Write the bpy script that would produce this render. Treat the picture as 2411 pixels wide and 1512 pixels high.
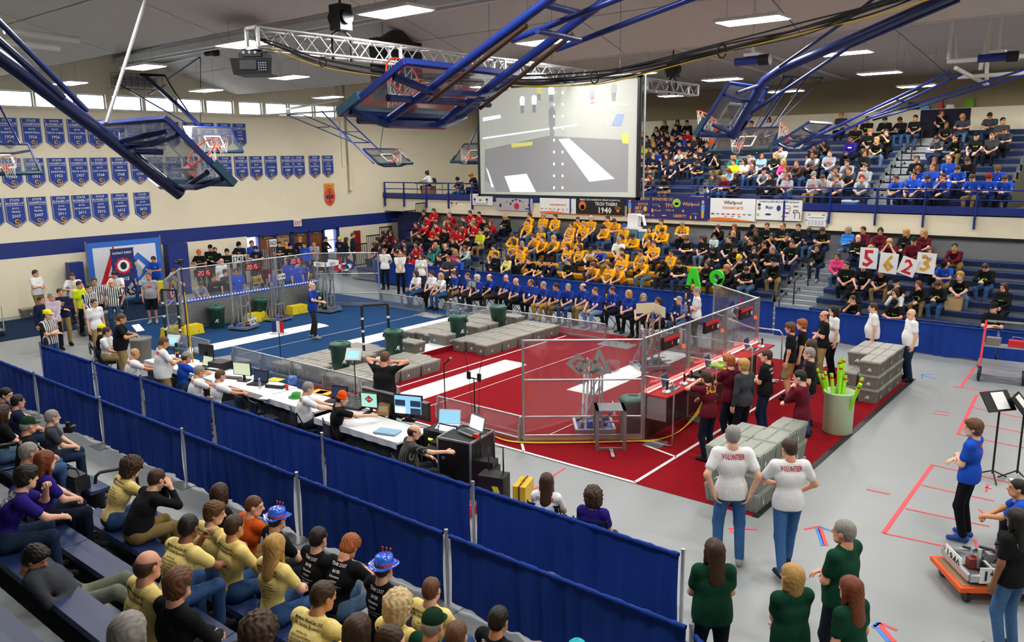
import bpy, bmesh, math, random
import numpy as np
from mathutils import Vector, Matrix
from mathutils.bvhtree import BVHTree

for _o in list(bpy.data.objects):
    bpy.data.objects.remove(_o)
SC = bpy.context.scene
COL = SC.collection
PI = math.pi
rnd = random.Random(11)

# ------------------------------------------------------------------ camera
W_PX, H_PX, F_PX = 2411, 1512, 1885.99
CAM = np.array([23.981, -11.335, 5.333])
YAW, PITCH, ROLL = math.radians(129.28), math.radians(11.563), math.radians(-.8)
def _axes():
    cy, sy, cp, sp = math.cos(YAW), math.sin(YAW), math.cos(PITCH), math.sin(PITCH)
    f = np.array([cy*cp, sy*cp, -sp]); r = np.array([sy, -cy, 0.]); u = np.cross(r, f)
    c, s = math.cos(ROLL), math.sin(ROLL)
    return c*r+s*u, -s*r+c*u, f
RGT, UPV, FWD = _axes()
_cd = bpy.data.cameras.new('camera')
_cam = bpy.data.objects.new('camera', _cd); COL.objects.link(_cam)
_m = Matrix((( RGT[0], UPV[0], -FWD[0], CAM[0]), (RGT[1], UPV[1], -FWD[1], CAM[1]), (RGT[2], UPV[2], -FWD[2], CAM[2]), (0, 0, 0, 1)))
_cam.matrix_world = _m
_cd.sensor_fit = 'HORIZONTAL'; _cd.sensor_width = 36.0; _cd.lens = 36.0*F_PX/W_PX
_cd.clip_start = .05; _cd.clip_end = 300
SC.camera = _cam

def at(x, y, ax, val):
    """world point seen at photo pixel (x, y) that lies on the plane axis = val"""
    d = FWD+(x-W_PX/2)/F_PX*RGT-(y-H_PX/2)/F_PX*UPV
    return CAM+(val-CAM[ax])/d[ax]*d
def G(x, y, z=0.): return at(x, y, 2, z)
def topx(P):
    d = np.asarray(P, float)-CAM; z = d@FWD
    return W_PX/2+F_PX*(d@RGT)/z, H_PX/2-F_PX*(d@UPV)/z

# ------------------------------------------------------------------ world, exposure
SC.view_settings.view_transform = 'Standard'; SC.view_settings.look = 'None'
SC.view_settings.gamma = 1.0; SC.view_settings.use_curve_mapping = False
SC.view_settings.exposure = 0.55
_w = bpy.data.worlds.new('world'); SC.world = _w; _w.use_nodes = True
_w.node_tree.nodes['Background'].inputs[0].default_value = (.86, .93, 1, 1)
_w.node_tree.nodes['Background'].inputs[1].default_value = 4.0
SC.cycles.use_denoising = True
SC.cycles.max_bounces = 5; SC.cycles.diffuse_bounces = 2; SC.cycles.glossy_bounces = 2
SC.cycles.transmission_bounces = 2; SC.cycles.transparent_max_bounces = 10
SC.cycles.sample_clamp_indirect = 6
SC.cycles.use_adaptive_sampling = True; SC.cycles.adaptive_threshold = .12; SC.cycles.adaptive_min_samples = 12

# ceiling fixtures (x, y, z, angle) come with their own area lights further down
LIGHT_W = 100.0

# ------------------------------------------------------------------ materials
_MATS = {}
def mat(name, col, rough=.6, metal=0., noise=.06, scale=8., spec=.5, bump=0., bscale=60., emit=None, es=1., coat=0.):
    if name in _MATS: return _MATS[name]
    m = bpy.data.materials.new(name); m.use_nodes = True
    nt = m.node_tree; b = nt.nodes['Principled BSDF']
    b.inputs['Roughness'].default_value = rough; b.inputs['Metallic'].default_value = metal
    b.inputs['Specular IOR Level'].default_value = spec
    if coat: b.inputs['Coat Weight'].default_value = coat
    c = (col[0], col[1], col[2], 1)
    if noise:
        tc = nt.nodes.new('ShaderNodeTexCoord'); n = nt.nodes.new('ShaderNodeTexNoise')
        n.inputs['Scale'].default_value = scale; n.inputs['Detail'].default_value = 4
        nt.links.new(tc.outputs['Object'], n.inputs['Vector'])
        mx = nt.nodes.new('ShaderNodeMix'); mx.data_type = 'RGBA'
        mx.inputs[6].default_value = tuple(x*(1-noise) for x in c[:3])+(1,)
        mx.inputs[7].default_value = tuple(min(1, x*(1+noise)) for x in c[:3])+(1,)
        nt.links.new(n.outputs['Fac'], mx.inputs[0]); nt.links.new(mx.outputs[2], b.inputs['Base Color'])
        if bump:
            n2 = nt.nodes.new('ShaderNodeTexNoise'); n2.inputs['Scale'].default_value = bscale
            nt.links.new(tc.outputs['Object'], n2.inputs['Vector'])
            bp = nt.nodes.new('ShaderNodeBump'); bp.inputs['Strength'].default_value = bump; bp.inputs['Distance'].default_value = .02
            nt.links.new(n2.outputs['Fac'], bp.inputs['Height']); nt.links.new(bp.outputs['Normal'], b.inputs['Normal'])
    else:
        b.inputs['Base Color'].default_value = c
    if emit:
        b.inputs['Emission Color'].default_value = (emit[0], emit[1], emit[2], 1); b.inputs['Emission Strength'].default_value = es
    _MATS[name] = m
    return m
def srgb(h):
    v = [int(h[i:i+2], 16)/255 for i in (0, 2, 4)]
    return tuple(x/12.92 if x <= .04045 else ((x+.055)/1.055)**2.4 for x in v)
def clear(name, tint=(.97, .98, 1), refl=.10, dirt=.04):
    """thin clear sheet: mostly see-through, a little gloss and haze"""
    if name in _MATS: return _MATS[name]
    m = bpy.data.materials.new(name); m.use_nodes = True; nt = m.node_tree; nt.nodes.clear()
    o = nt.nodes.new('ShaderNodeOutputMaterial'); t = nt.nodes.new('ShaderNodeBsdfTransparent'); t.inputs[0].default_value = tint+(1,)
    g = nt.nodes.new('ShaderNodeBsdfGlossy'); g.inputs['Roughness'].default_value = .06
    d = nt.nodes.new('ShaderNodeBsdfDiffuse'); d.inputs[0].default_value = (.8, .82, .86, 1)
    fr = nt.nodes.new('ShaderNodeLayerWeight'); fr.inputs[0].default_value = .25
    mm = nt.nodes.new('ShaderNodeMath'); mm.operation = 'MULTIPLY_ADD'; mm.inputs[1].default_value = .5; mm.inputs[2].default_value = refl*.4
    nt.links.new(fr.outputs['Fresnel'], mm.inputs[0])
    a = nt.nodes.new('ShaderNodeMixShader'); nt.links.new(mm.outputs[0], a.inputs[0]); nt.links.new(t.outputs[0], a.inputs[1]); nt.links.new(g.outputs[0], a.inputs[2])
    b = nt.nodes.new('ShaderNodeMixShader'); b.inputs[0].default_value = dirt
    nt.links.new(a.outputs[0], b.inputs[1]); nt.links.new(d.outputs[0], b.inputs[2]); nt.links.new(b.outputs[0], o.inputs[0])
    _MATS[name] = m
    return m

# ------------------------------------------------------------------ mesh builder
class MB:
    def __init__(s): s.v = []; s.f = []; s.mi = []; s.cur = 0; s.sm = []
    def add(s, vs, fs, smooth=False):
        o = len(s.v); s.v += [tuple(map(float, v)) for v in vs]
        for f in fs: s.f.append(tuple(i+o for i in f)); s.mi.append(s.cur); s.sm.append(smooth)
        return s
    def box(s, c, d, rz=0, rot=None):
        x, y, z = d[0]/2, d[1]/2, d[2]/2
        vs = [Vector(p) for p in ((-x,-y,-z),(x,-y,-z),(x,y,-z),(-x,y,-z),(-x,-y,z),(x,-y,z),(x,y,z),(-x,y,z))]
        M = rot if rot is not None else Matrix.Rotation(rz, 3, 'Z')
        c = Vector(c)
        return s.add([M@v+c for v in vs], [(3,2,1,0),(4,5,6,7),(0,1,5,4),(1,2,6,5),(2,3,7,6),(3,0,4,7)])
    def bb(s, lo, hi): return s.box([(a+b)/2 for a, b in zip(lo, hi)], [b-a for a, b in zip(lo, hi)])
    def bar(s, a, b, w, h=None, up=(0,0,1)):
        """rectangular bar from a to b"""
        a, b = Vector(a), Vector(b); h = h or w
        z = (b-a); L = z.length; z.normalize(); u = Vector(up)
        if abs(u.dot(z)) > .97: u = Vector((1,0,0))
        x = u.cross(z).normalized(); y = z.cross(x)
        M = Matrix((x, y, z)).transposed()
        return s.box((a+b)/2, (w, h, L), rot=M)
    def cyl(s, a, b, r, n=10, r2=None, caps=True, smooth=True):
        a, b = Vector(a), Vector(b); r2 = r if r2 is None else r2
        z = (b-a).normalized(); u = Vector((0,0,1)) if abs(z.z) < .95 else Vector((1,0,0))
        x = u.cross(z).normalized(); y = z.cross(x); vs = []
        for p, q in ((a, r), (b, r2)):
            for i in range(n):
                t = 2*PI*i/n; vs.append(p+x*(q*math.cos(t))+y*(q*math.sin(t)))
        s.add(vs, [(i, (i+1) % n, n+(i+1) % n, n+i) for i in range(n)], smooth)
        if caps: s.add(vs, [tuple(range(n))[::-1], tuple(range(n, 2*n))])
        return s
    def tube(s, pts, r, n=8, closed=False, smooth=True):
        P = [Vector(p) for p in pts]; m = len(P); vs = []; ref = None
        for i, p in enumerate(P):
            if closed: t = (P[(i+1) % m]-P[i-1]).normalized()
            else: t = (P[min(i+1, m-1)]-P[max(i-1, 0)]).normalized()
            if ref is None: ref = Vector((0,0,1)) if abs(t.z) < .9 else Vector((1,0,0))
            x = ref.cross(t)
            if x.length < 1e-5: x = Vector((1,0,0)).cross(t)
            x.normalize(); y = t.cross(x); ref = y
            rr = r[i] if isinstance(r, (list, tuple)) else r
            for k in range(n):
                a = 2*PI*k/n; vs.append(p+x*(rr*math.cos(a))+y*(rr*math.sin(a)))
        fs = []
        for i in range(m if closed else m-1):
            j = (i+1) % m
            for k in range(n): fs.append((i*n+k, i*n+(k+1) % n, j*n+(k+1) % n, j*n+k))
        s.add(vs, fs, smooth)
        if not closed: s.add(vs, [tuple(range(n))[::-1], tuple(range((m-1)*n, m*n))])
        return s
    def lathe(s, prof, c=(0,0,0), n=20, smooth=True, caps=True):
        vs = []
        for r, z in prof:
            for k in range(n):
                a = 2*PI*k/n; vs.append((c[0]+r*math.cos(a), c[1]+r*math.sin(a), c[2]+z))
        m = len(prof)
        s.add(vs, [(i*n+k, i*n+(k+1) % n, (i+1)*n+(k+1) % n, (i+1)*n+k) for i in range(m-1) for k in range(n)], smooth)
        if caps: s.add(vs, [tuple(range(n))[::-1], tuple(range((m-1)*n, m*n))])
        return s
    def prism(s, poly, o, ux, uy, th):
        """extrude a 2D polygon placed at o with axes ux, uy by th along ux x uy"""
        o, ux, uy = Vector(o), Vector(ux), Vector(uy); nn = ux.cross(uy).normalized()*th
        n = len(poly); vs = [o+ux*a+uy*b for a, b in poly]; vs += [v+nn for v in vs]
        return s.add(vs, [tuple(range(n))[::-1], tuple(range(n, 2*n))]+[(i, (i+1) % n, n+(i+1) % n, n+i) for i in range(n)])
    def quad(s, a, b, c, d): return s.add([a, b, c, d], [(0, 1, 2, 3)])
    def ball(s, c, r, n=10, m=6):
        r = r if isinstance(r, (tuple, list)) else (r, r, r)
        vs = []
        for i in range(m+1):
            t = PI*i/m
            for k in range(n):
                a = 2*PI*k/n; vs.append((c[0]+r[0]*math.sin(t)*math.cos(a), c[1]+r[1]*math.sin(t)*math.sin(a), c[2]-r[2]*math.cos(t)))
        return s.add(vs, [(i*n+k, i*n+(k+1) % n, (i+1)*n+(k+1) % n, (i+1)*n+k) for i in range(m) for k in range(n)], True)
    def mesh(s, name, mats):
        me = bpy.data.meshes.new(name); me.from_pydata(s.v, [], s.f)
        for m in (mats if isinstance(mats, (list, tuple)) else [mats]): me.materials.append(m)
        me.polygons.foreach_set('material_index', s.mi); me.polygons.foreach_set('use_smooth', s.sm)
        me.validate(); me.update()
        return me
    def build(s, name, mats, parent=None, loc=(0,0,0), rz=0):
        return link(name, s.mesh(name, mats), parent, loc, rz)
def link(name, me, parent=None, loc=(0,0,0), rz=0):
    o = bpy.data.objects.new(name, me); COL.objects.link(o)
    o.location = loc; o.rotation_euler = (0, 0, rz)
    if parent: o.parent = parent
    return o
def tag(o, label=None, cat=None, group=None, kind=None):
    if label: o['label'] = label
    if cat: o['category'] = cat
    if group: o['group'] = group
    if kind: o['kind'] = kind
    return o
def thing(name, label, cat, loc=(0,0,0), rz=0, group=None):
    o = bpy.data.objects.new(name, None); COL.objects.link(o); o.empty_display_size = .2
    o.location = loc; o.rotation_euler = (0, 0, rz)
    return tag(o, label, cat, group)
def struct(name, mb, m):
    o = mb.build(name, m); o['kind'] = 'structure'; return o
def dup(o, loc=None, rz=None, label=None, parent=None, group=None):
    c = o.copy(); COL.objects.link(c)
    if parent: c.parent = parent
    if loc is not None: c.location = loc
    if rz is not None: c.rotation_euler = (0, 0, rz)
    if label: c['label'] = label
    if group: c['group'] = group
    for ch in o.children: dup(ch, parent=c)
    return c
_FONT = {}
def glyphs(txt, bold=False, spacing=1.0):
    """flat glyph mesh (verts 2D, faces) of a word, 1 unit cap height, centred"""
    k = (txt, bold, spacing)
    if k in _FONT: return _FONT[k]
    cu = bpy.data.curves.new('t', 'FONT'); cu.body = txt; cu.align_x = 'CENTER'; cu.resolution_u = 1
    cu.offset = .022 if bold else 0; cu.space_character = spacing
    o = bpy.data.objects.new('t', cu); me = o.to_mesh()
    v = [(p.co.x, p.co.y) for p in me.vertices]; f = [tuple(p.vertices) for p in me.polygons]
    o.to_mesh_clear(); bpy.data.objects.remove(o); bpy.data.curves.remove(cu)
    if v:
        s = 1/.69; v = [(x*s, y*s) for x, y in v]
    _FONT[k] = (v, f)
    return _FONT[k]
def text_on(mb, txt, o, ux, uy, size, bold=True, wmax=None, spacing=1.0):
    """letters of cap height size: baseline centre o, axes ux, uy"""
    v, f = glyphs(txt, bold, spacing)
    if not v: return
    o, ux, uy = Vector(o), Vector(ux), Vector(uy); sx = size
    w = max(p[0] for p in v)-min(p[0] for p in v)
    if wmax and w*sx > wmax: sx = wmax/w
    mb.add([o+ux*(a*sx)+uy*(b*size) for a, b in v], f)
# ------------------------------------------------------------------ figures: smooth implicit bodies meshed with surface nets
class Field:
    def __init__(s, lo, hi, h):
        s.lo = np.array(lo, float); s.h = h
        s.n = np.ceil((np.array(hi)-s.lo)/h).astype(int)+1
        s.F = np.full(s.n, .3, np.float32)
        s.ax = [(s.lo[i]+h*np.arange(s.n[i])).astype(np.float32) for i in range(3)]
    def _sub(s, lo, hi):
        a = np.clip(((lo-s.lo)/s.h).astype(int), 0, s.n-1); b = np.clip(((hi-s.lo)/s.h).astype(int)+2, 1, s.n)
        if np.any(b <= a): return None
        sl = tuple(slice(a[i], b[i]) for i in range(3))
        return sl, s.ax[0][sl[0]][:, None, None], s.ax[1][sl[1]][None, :, None], s.ax[2][sl[2]][None, None, :]
    def _mix(s, sl, d, k, sub=False):
        F = s.F[sl]
        if sub:
            h = np.clip(.5-.5*(F+d)/k, 0, 1); s.F[sl] = F*(1-h)+(-d)*h+k*h*(1-h)
        else:
            h = np.clip(.5+.5*(d-F)/k, 0, 1); s.F[sl] = d*(1-h)+F*h-k*h*(1-h)
    def cone(s, a, b, ra, rb=None, k=.03, n=None, q=1.0):
        """capsule a-b of radius ra..rb, flattened by q along n"""
        a = np.array(a, float); b = np.array(b, float); rb = ra if rb is None else rb
        R = max(ra, rb)+k+2*s.h
        u = s._sub(np.minimum(a, b)-R, np.maximum(a, b)+R)
        if u is None: return s
        sl, X, Y, Z = u; ba = b-a; L = max(float(ba@ba), 1e-9)
        px, py, pz = X-a[0], Y-a[1], Z-a[2]
        t = np.clip((px*ba[0]+py*ba[1]+pz*ba[2])/L, 0, 1)
        px, py, pz = px-t*ba[0], py-t*ba[1], pz-t*ba[2]
        d2 = px*px+py*py+pz*pz
        if n is not None:
            e = px*n[0]+py*n[1]+pz*n[2]; d2 = d2+e*e*(q*q-1)
        s._mix(sl, np.sqrt(d2)-(ra+(rb-ra)*t), k); return s
    def ell(s, c, r, k=.03, sub=False, M=None):
        c = np.array(c, float); r = np.array(r, float); R = r.max()+k+2*s.h
        u = s._sub(c-R, c+R)
        if u is None: return s
        sl, X, Y, Z = u; x, y, z = X-c[0], Y-c[1], Z-c[2]
        if M is not None: x, y, z = M[0][0]*x+M[1][0]*y+M[2][0]*z, M[0][1]*x+M[1][1]*y+M[2][1]*z, M[0][2]*x+M[1][2]*y+M[2][2]*z
        k0 = np.sqrt((x/r[0])**2+(y/r[1])**2+(z/r[2])**2); k1 = np.sqrt((x/r[0]**2)**2+(y/r[1]**2)**2+(z/r[2]**2)**2)+1e-6
        s._mix(sl, k0*(k0-1)/k1, k, sub); return s
    def cut(s, p, n):
        """keep the side that n points away from"""
        X, Y, Z = s.ax[0][:, None, None], s.ax[1][None, :, None], s.ax[2][None, None, :]
        s.F = np.maximum(s.F, (X-p[0])*n[0]+(Y-p[1])*n[1]+(Z-p[2])*n[2]); return s
    def mesh(s):
        F = s.F; F[0] = F[-1] = .3; F[:, 0] = F[:, -1] = .3; F[:, :, 0] = F[:, :, -1] = .3
        S = F < 0; n = s.n
        c = np.zeros(n-1, np.int8)
        for i in (0, 1):
            for j in (0, 1):
                for k in (0, 1): c += S[i:n[0]-1+i, j:n[1]-1+j, k:n[2]-1+k]
        I, J, K = np.nonzero((c > 0) & (c < 8)); m = len(I)
        acc = np.zeros((m, 3)); cnt = np.zeros(m)
        for ax in range(3):
            o1, o2 = [(0, 0), (1, 0), (0, 1), (1, 1)], None
            for e in o1:
                off = [0, 0, 0]; r = [q for q in range(3) if q != ax]; off[r[0]], off[r[1]] = e
                fa = F[I+off[0], J+off[1], K+off[2]]; of2 = list(off); of2[ax] = 1
                fb = F[I+of2[0], J+of2[1], K+of2[2]]
                x = (fa < 0) != (fb < 0); t = np.where(x, fa/np.where(x, fa-fb, 1), 0)
                p = np.empty((m, 3)); p[:, 0], p[:, 1], p[:, 2] = off; p[:, ax] = t
                acc += p*x[:, None]; cnt += x
        V = s.lo+s.h*(np.stack([I, J, K], 1)+acc/cnt[:, None])
        vid = np.full(n-1, -1, np.int64); vid[I, J, K] = np.arange(m)
        Q = []
        for ax in range(3):
            a = [slice(None)]*3; b = [slice(None)]*3; a[ax] = slice(0, -1); b[ax] = slice(1, None)
            sa, sb = S[tuple(a)], S[tuple(b)]
            e = np.stack(np.nonzero(sa != sb), 1)
            r = [q for q in range(3) if q != ax]
            e = e[(e[:, r[0]] > 0) & (e[:, r[1]] > 0)]
            def cell(d0, d1):
                f = e.copy(); f[:, r[0]] -= d0; f[:, r[1]] -= d1; return vid[f[:, 0], f[:, 1], f[:, 2]]
            q = np.stack([cell(1, 1), cell(0, 1), cell(0, 0), cell(1, 0)], 1)
            fl = sa[e[:, 0], e[:, 1], e[:, 2]]
            if ax == 1: fl = ~fl
            q[~fl] = q[~fl][:, ::-1]; Q.append(q)
        return V, np.concatenate(Q)

def merge(parts):
    V = []; Q = []; M = []; o = 0
    for v, q, m in parts:
        V.append(v); Q.append(q+o); M.append(m if isinstance(m, np.ndarray) else np.full(len(q), m)); o += len(v)
    return np.concatenate(V), np.concatenate(Q), np.concatenate(M)
def np_mesh(name, V, Q, M=None, nmat=1):
    me = bpy.data.meshes.new(name); nf = len(Q); w = Q.shape[1]
    me.vertices.add(len(V)); me.vertices.foreach_set('co', V.astype(np.float32).ravel())
    me.loops.add(nf*w); me.loops.foreach_set('vertex_index', Q.astype(np.int32).ravel())
    me.polygons.add(nf); me.polygons.foreach_set('loop_start', np.arange(0, nf*w, w, dtype=np.int32))
    me.polygons.foreach_set('use_smooth', np.ones(nf, bool))
    if M is not None: me.polygons.foreach_set('material_index', M.astype(np.int32))
    for _ in range(nmat): me.materials.append(None)
    me.update(calc_edges=True)
    return me

def rot(yaw=0, pitch=0, roll=0):
    """yaw left about Z, pitch down about X, roll about Y"""
    return np.array(Matrix.Rotation(yaw, 3, 'Z') @ Matrix.Rotation(-pitch, 3, 'X') @ Matrix.Rotation(roll, 3, 'Y'))
_HEADS = {}
def head_mesh(fem, h):
    k = (fem, h)
    if k in _HEADS: return _HEADS[k]
    f = Field((-.11, -.13, -.2), (.11, .14, .15), h); g = .94 if fem else 1.
    f.ell((0, -.012, .034), (.076*g, .097, .086), .02)
    f.ell((0, .02, -.03), (.061*g, .069, .088), .03)
    f.cone((-.026*g, .046, -.088), (.026*g, .046, -.088), .03*g, k=.03)
    f.cone((-.045, .015, -.075), (-.045, .0, -.02), .022*g, k=.03).cone((.045, .015, -.075), (.045, .0, -.02), .022*g, k=.03)
    f.cone((-.036, .074, .026), (.036, .074, .026), .014, k=.02)
    for s in (-1, 1):
        f.ell((s*.031, .1, .006), (.019, .018, .014), .014, True)
        f.ell((s*.031, .072, .005), (.016, .017, .013), .006)
        f.ell((s*.08*g, -.01, -.006), (.011, .022, .033), .008)
    f.cone((0, .086, .012), (0, .106, -.026), .007, .014, .012)
    f.cone((-.013, .09, -.03), (.013, .09, -.03), .009, k=.01)
    f.cone((-.019, .083, -.06), (.019, .083, -.06), .009, k=.008)
    f.cone((0, -.022, -.06), (0, -.034, -.19), .05*g, .054*g, .03)
    V, Q = f.mesh(); C = V[Q].mean(1); M = np.zeros(len(Q), int)
    for s in (-1, 1):
        dx, dz = C[:, 0]-s*.031, C[:, 2]-.005
        M[(np.hypot(dx/.015, dz/.008) < 1) & (C[:, 1] > .06)] = 1
        M[(np.abs(dx) < .019) & (np.abs(dz-.021) < max(.005, h*.45)) & (C[:, 1] > .06)] = 2
    M[(np.hypot(C[:, 0]/.024, (C[:, 2]+.061)/.0095) < 1) & (C[:, 1] > .07)] = 3
    _HEADS[k] = (V, Q, M); return _HEADS[k]
_HANDS = {}
def hand_mesh(curl, h):
    k = (curl, h)
    if k in _HANDS: return _HANDS[k]
    f = Field((-.07, -.05, -.12), (.09, .21, .05), h); e = max(0., h-.005)*.35
    f.ell((0, .045, 0), (.04, .056, .017+e), .01).cone((0, -.04, 0), (0, .02, 0), .026, .026, .02)
    c = {'r': (.3, .45, .35), 'f': (1.15, 1.35, .9), 'o': (.06, .12, .1), 'g': (.75, .8, .5)}[curl]
    for x, y, L, sp in ((.029, .08, .07, .09), (.010, .09, .08, .02), (-.010, .087, .074, -.04), (-.029, .075, .058, -.11)):
        p = np.array([x, y, 0.]); a = 0.
        for i, fr in enumerate((.45, .31, .24)):
            a += c[i]; d = np.array([math.sin(sp)*math.cos(a), math.cos(sp)*math.cos(a), -math.sin(a)])
            q = p+d*L*fr*1.12; f.cone(p, q, .0098-.0012*i+e, .0092-.0012*i+e, .003); p = q
    t = {'r': (.62, .72, -.3), 'f': (.35, .75, -.55), 'o': (.75, .65, -.1), 'g': (.45, .7, -.6)}[curl]
    p = np.array([.026, .018, -.004]); d = np.array(t); q = p+d*.052; f.cone(p, q, .0135+e, .011+e, .008)
    d2 = np.array((t[0]*.5, t[1]+.2, t[2]-.1)); f.cone(q, q+d2*.036, .0108+e, .0085+e, .004)
    V, Q = f.mesh(); _HANDS[k] = (V, Q); return _HANDS[k]
def ik(S, T, l1, l2, pole):
    S, T = np.array(S, float), np.array(T, float); d = T-S; L = np.linalg.norm(d)
    if L > (l1+l2)*.995: T = S+d/L*(l1+l2)*.995; d = T-S; L = np.linalg.norm(d)
    a = (l1*l1-l2*l2+L*L)/(2*L); hgt = math.sqrt(max(l1*l1-a*a, 1e-6)); u = d/L
    p = np.array(pole, float); p = p-u*(p@u); p /= np.linalg.norm(p)+1e-9
    return S+u*a+p*hgt, T

# poses: hands given as (x, y, z) from the mid-shoulder point in metres (x = outwards), elbow pole, curl, palm normal
HIPS = {'lap': ((.05, .30, -.36), (.8, -.3, -.5), 'g', (-.5, .3, -.8))}
POSES = {
 # name: sit, lean, hands L, R, head(yaw, pitch), knees apart, extra
 's_lap':   dict(sit=1, lean=.10, L=((-.04, .31, -.34), (-1, -.3, -.4), 'f'), R=((.05, .31, -.33), (1, -.3, -.4), 'f'), head=(.25, .05), kn=.12),
 's_lap2':  dict(sit=1, lean=.05, L=((-.10, .30, -.36), (-1, -.3, -.4), 'r'), R=((.06, .31, -.36), (1, -.3, -.4), 'r'), head=(.75, .0), kn=.10),
 's_knee':  dict(sit=1, lean=.55, L=((-.04, .40, -.27), (-1, .1, -.5), 'f'), R=((.04, .39, -.29), (1, .1, -.5), 'f'), head=(.3, -.25), kn=.19),
 's_cross': dict(sit=1, lean=.02, L=((.02, .18, -.22), (-1, -.2, -.6), 'r'), R=((-.02, .21, -.26), (1, -.2, -.6), 'r'), head=(.5, .0), kn=.14),
 's_chin':  dict(sit=1, lean=.42, L=((-.02, .25, .04), (-.5, .6, -1), 'g'), R=((.06, .36, -.3), (1, 0, -.4), 'r'), head=(.35, .05), kn=.13),
 's_phone': dict(sit=1, lean=.30, L=((-.04, .34, -.22), (-1, -.1, -.6), 'g'), R=((.05, .33, -.22), (1, -.1, -.6), 'g'), head=(.05, .62), kn=.12),
 's_cheeks':dict(sit=1, lean=.5, L=((-.075, .22, .07), (-.4, .7, -1), 'o'), R=((.075, .22, .07), (.4, .7, -1), 'o'), head=(.2, .1), kn=.12),
 's_back':  dict(sit=1, lean=-.12, L=((-.15, .33, -.38), (-1, -.4, -.3), 'r'), R=((.15, .33, -.38), (1, -.4, -.3), 'r'), head=(-.4, -.05), kn=.2),
 's_thigh': dict(sit=1, lean=.12, L=((-.14, .36, -.36), (-1, -.3, -.2), 'r'), R=((.14, .36, -.36), (1, -.3, -.2), 'r'), head=(.1, .02), kn=.16),
 's_watch': dict(sit=1, lean=.22, L=((-.06, .36, -.30), (-1, -.2, -.5), 'f'), R=((.04, .36, -.30), (1, -.2, -.5), 'f'), head=(-.75, .08), kn=.12),
 's_hunch': dict(sit=1, lean=.45, L=((-.05, .38, -.30), (-1, 0, -.5), 'f'), R=((.06, .38, -.30), (1, 0, -.5), 'f'), head=(-.25, .1), kn=.13),
 's_read':  dict(sit=1, lean=.38, L=((-.08, .40, -.20), (-1, 0, -.6), 'g'), R=((.08, .40, -.20), (1, 0, -.6), 'g'), head=(-.1, .5), kn=.12),
 's_elbow': dict(sit=1, lean=.48, L=((-.16, .42, -.30), (-1, 0, -.3), 'r'), R=((.03, .30, .0), (.6, .5, -1), 'g'), head=(-.55, .05), kn=.15),
 's_type':  dict(sit=1, lean=.18, L=((-.13, .46, -.22), (-1, -.1, -.5), 'r'), R=((.13, .46, -.22), (1, -.1, -.5), 'r'), head=(.0, .2), kn=.1),
 's_reach': dict(sit=1, lean=.2, L=((-.10, .34, -.3), (-1, -.2, -.5), 'r'), R=((.3, .5, -.1), (1, -.2, -.6), 'r'), head=(-.3, .15), kn=.12),
 's_recline': dict(sit=1, lean=-.75, L=((-.04, .30, -.26), (-1, -.2, -.3), 'g'), R=((.05, .30, -.26), (1, -.2, -.3), 'g'), head=(-.15, .5), kn=.13, legs='up'),
 'st_rest': dict(lean=.0, L=((-.25, .03, -.53), (-.6, -1, 0), 'r'), R=((.25, .03, -.53), (.6, -1, 0), 'r'), head=(0, .05), kn=.10),
 'st_cross':dict(lean=-.03, L=((.02, .17, -.24), (-1, -.3, -.6), 'r'), R=((-.02, .20, -.28), (1, -.3, -.6), 'r'), head=(.25, .0), kn=.11),
 'st_hips': dict(lean=.0, L=((-.21, -.09, -.47), (-1, -.6, .2), 'r'), R=((.21, -.09, -.47), (1, -.6, .2), 'r'), head=(0, .1), kn=.13),
 'st_hip1': dict(lean=.0, L=((-.24, .03, -.52), (-.6, -1, 0), 'r'), R=((.20, .06, -.44), (1, -.5, .2), 'f'), head=(.2, .05), kn=.11),
 'st_clasp':dict(lean=.0, L=((-.02, .22, -.46), (-1, -.3, -.2), 'f'), R=((.03, .23, -.45), (1, -.3, -.2), 'f'), head=(.5, .0), kn=.10),
 'st_hold': dict(lean=.05, L=((-.10, .30, -.22), (-1, -.2, -.6), 'g'), R=((.10, .30, -.22), (1, -.2, -.6), 'g'), head=(0, .3), kn=.10),
 'st_desk': dict(lean=.38, L=((-.14, .40, -.36), (-1, -.2, -.2), 'r'), R=((.14, .40, -.36), (1, -.2, -.2), 'r'), head=(0, .4), kn=.11),
 'st_mic':  dict(lean=.0, L=((-.03, .24, -.16), (-1, -.1, -.6), 'f'), R=((.30, .38, -.22), (1, -.3, -.6), 'r'), head=(-.1, .0), kn=.13, step=.10),
 'st_ears': dict(lean=.12, L=((-.14, .10, .13), (-1, .25, .1), 'g'), R=((.14, .10, .13), (1, .25, .1), 'g'), head=(0, .25), kn=.11),
 'st_chin': dict(lean=.06, L=((.02, .16, -.02), (-.8, .2, -1), 'g'), R=((-.06, .22, -.24), (1, 0, -.6), 'r'), head=(.15, .1), kn=.10),
 'st_face': dict(lean=.08, L=((-.07, .20, .10), (-1, .3, -.5), 'g'), R=((.20, .30, -.30), (1, -.3, -.4), 'r'), head=(0, .15), kn=.09),
 'st_back': dict(lean=-.02, L=((-.08, -.16, -.42), (-1, -.4, 0), 'r'), R=((.08, -.16, -.42), (1, -.4, 0), 'r'), head=(-.3, .0), kn=.10),
 'st_walk': dict(lean=.04, L=((-.22, .10, -.50), (-.6, -1, 0), 'r'), R=((.24, -.05, -.52), (.6, -1, 0), 'r'), head=(.1, .1), kn=.08, step=.2),
 'st_look': dict(lean=.02, L=((-.16, .26, -.33), (-1, -.4, -.4), 'g'), R=((.18, .16, -.40), (1, -.5, -.2), 'r'), head=(.3, .15), kn=.09, step=.22),
}
_BODY = {}; _SUB = {}
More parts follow.
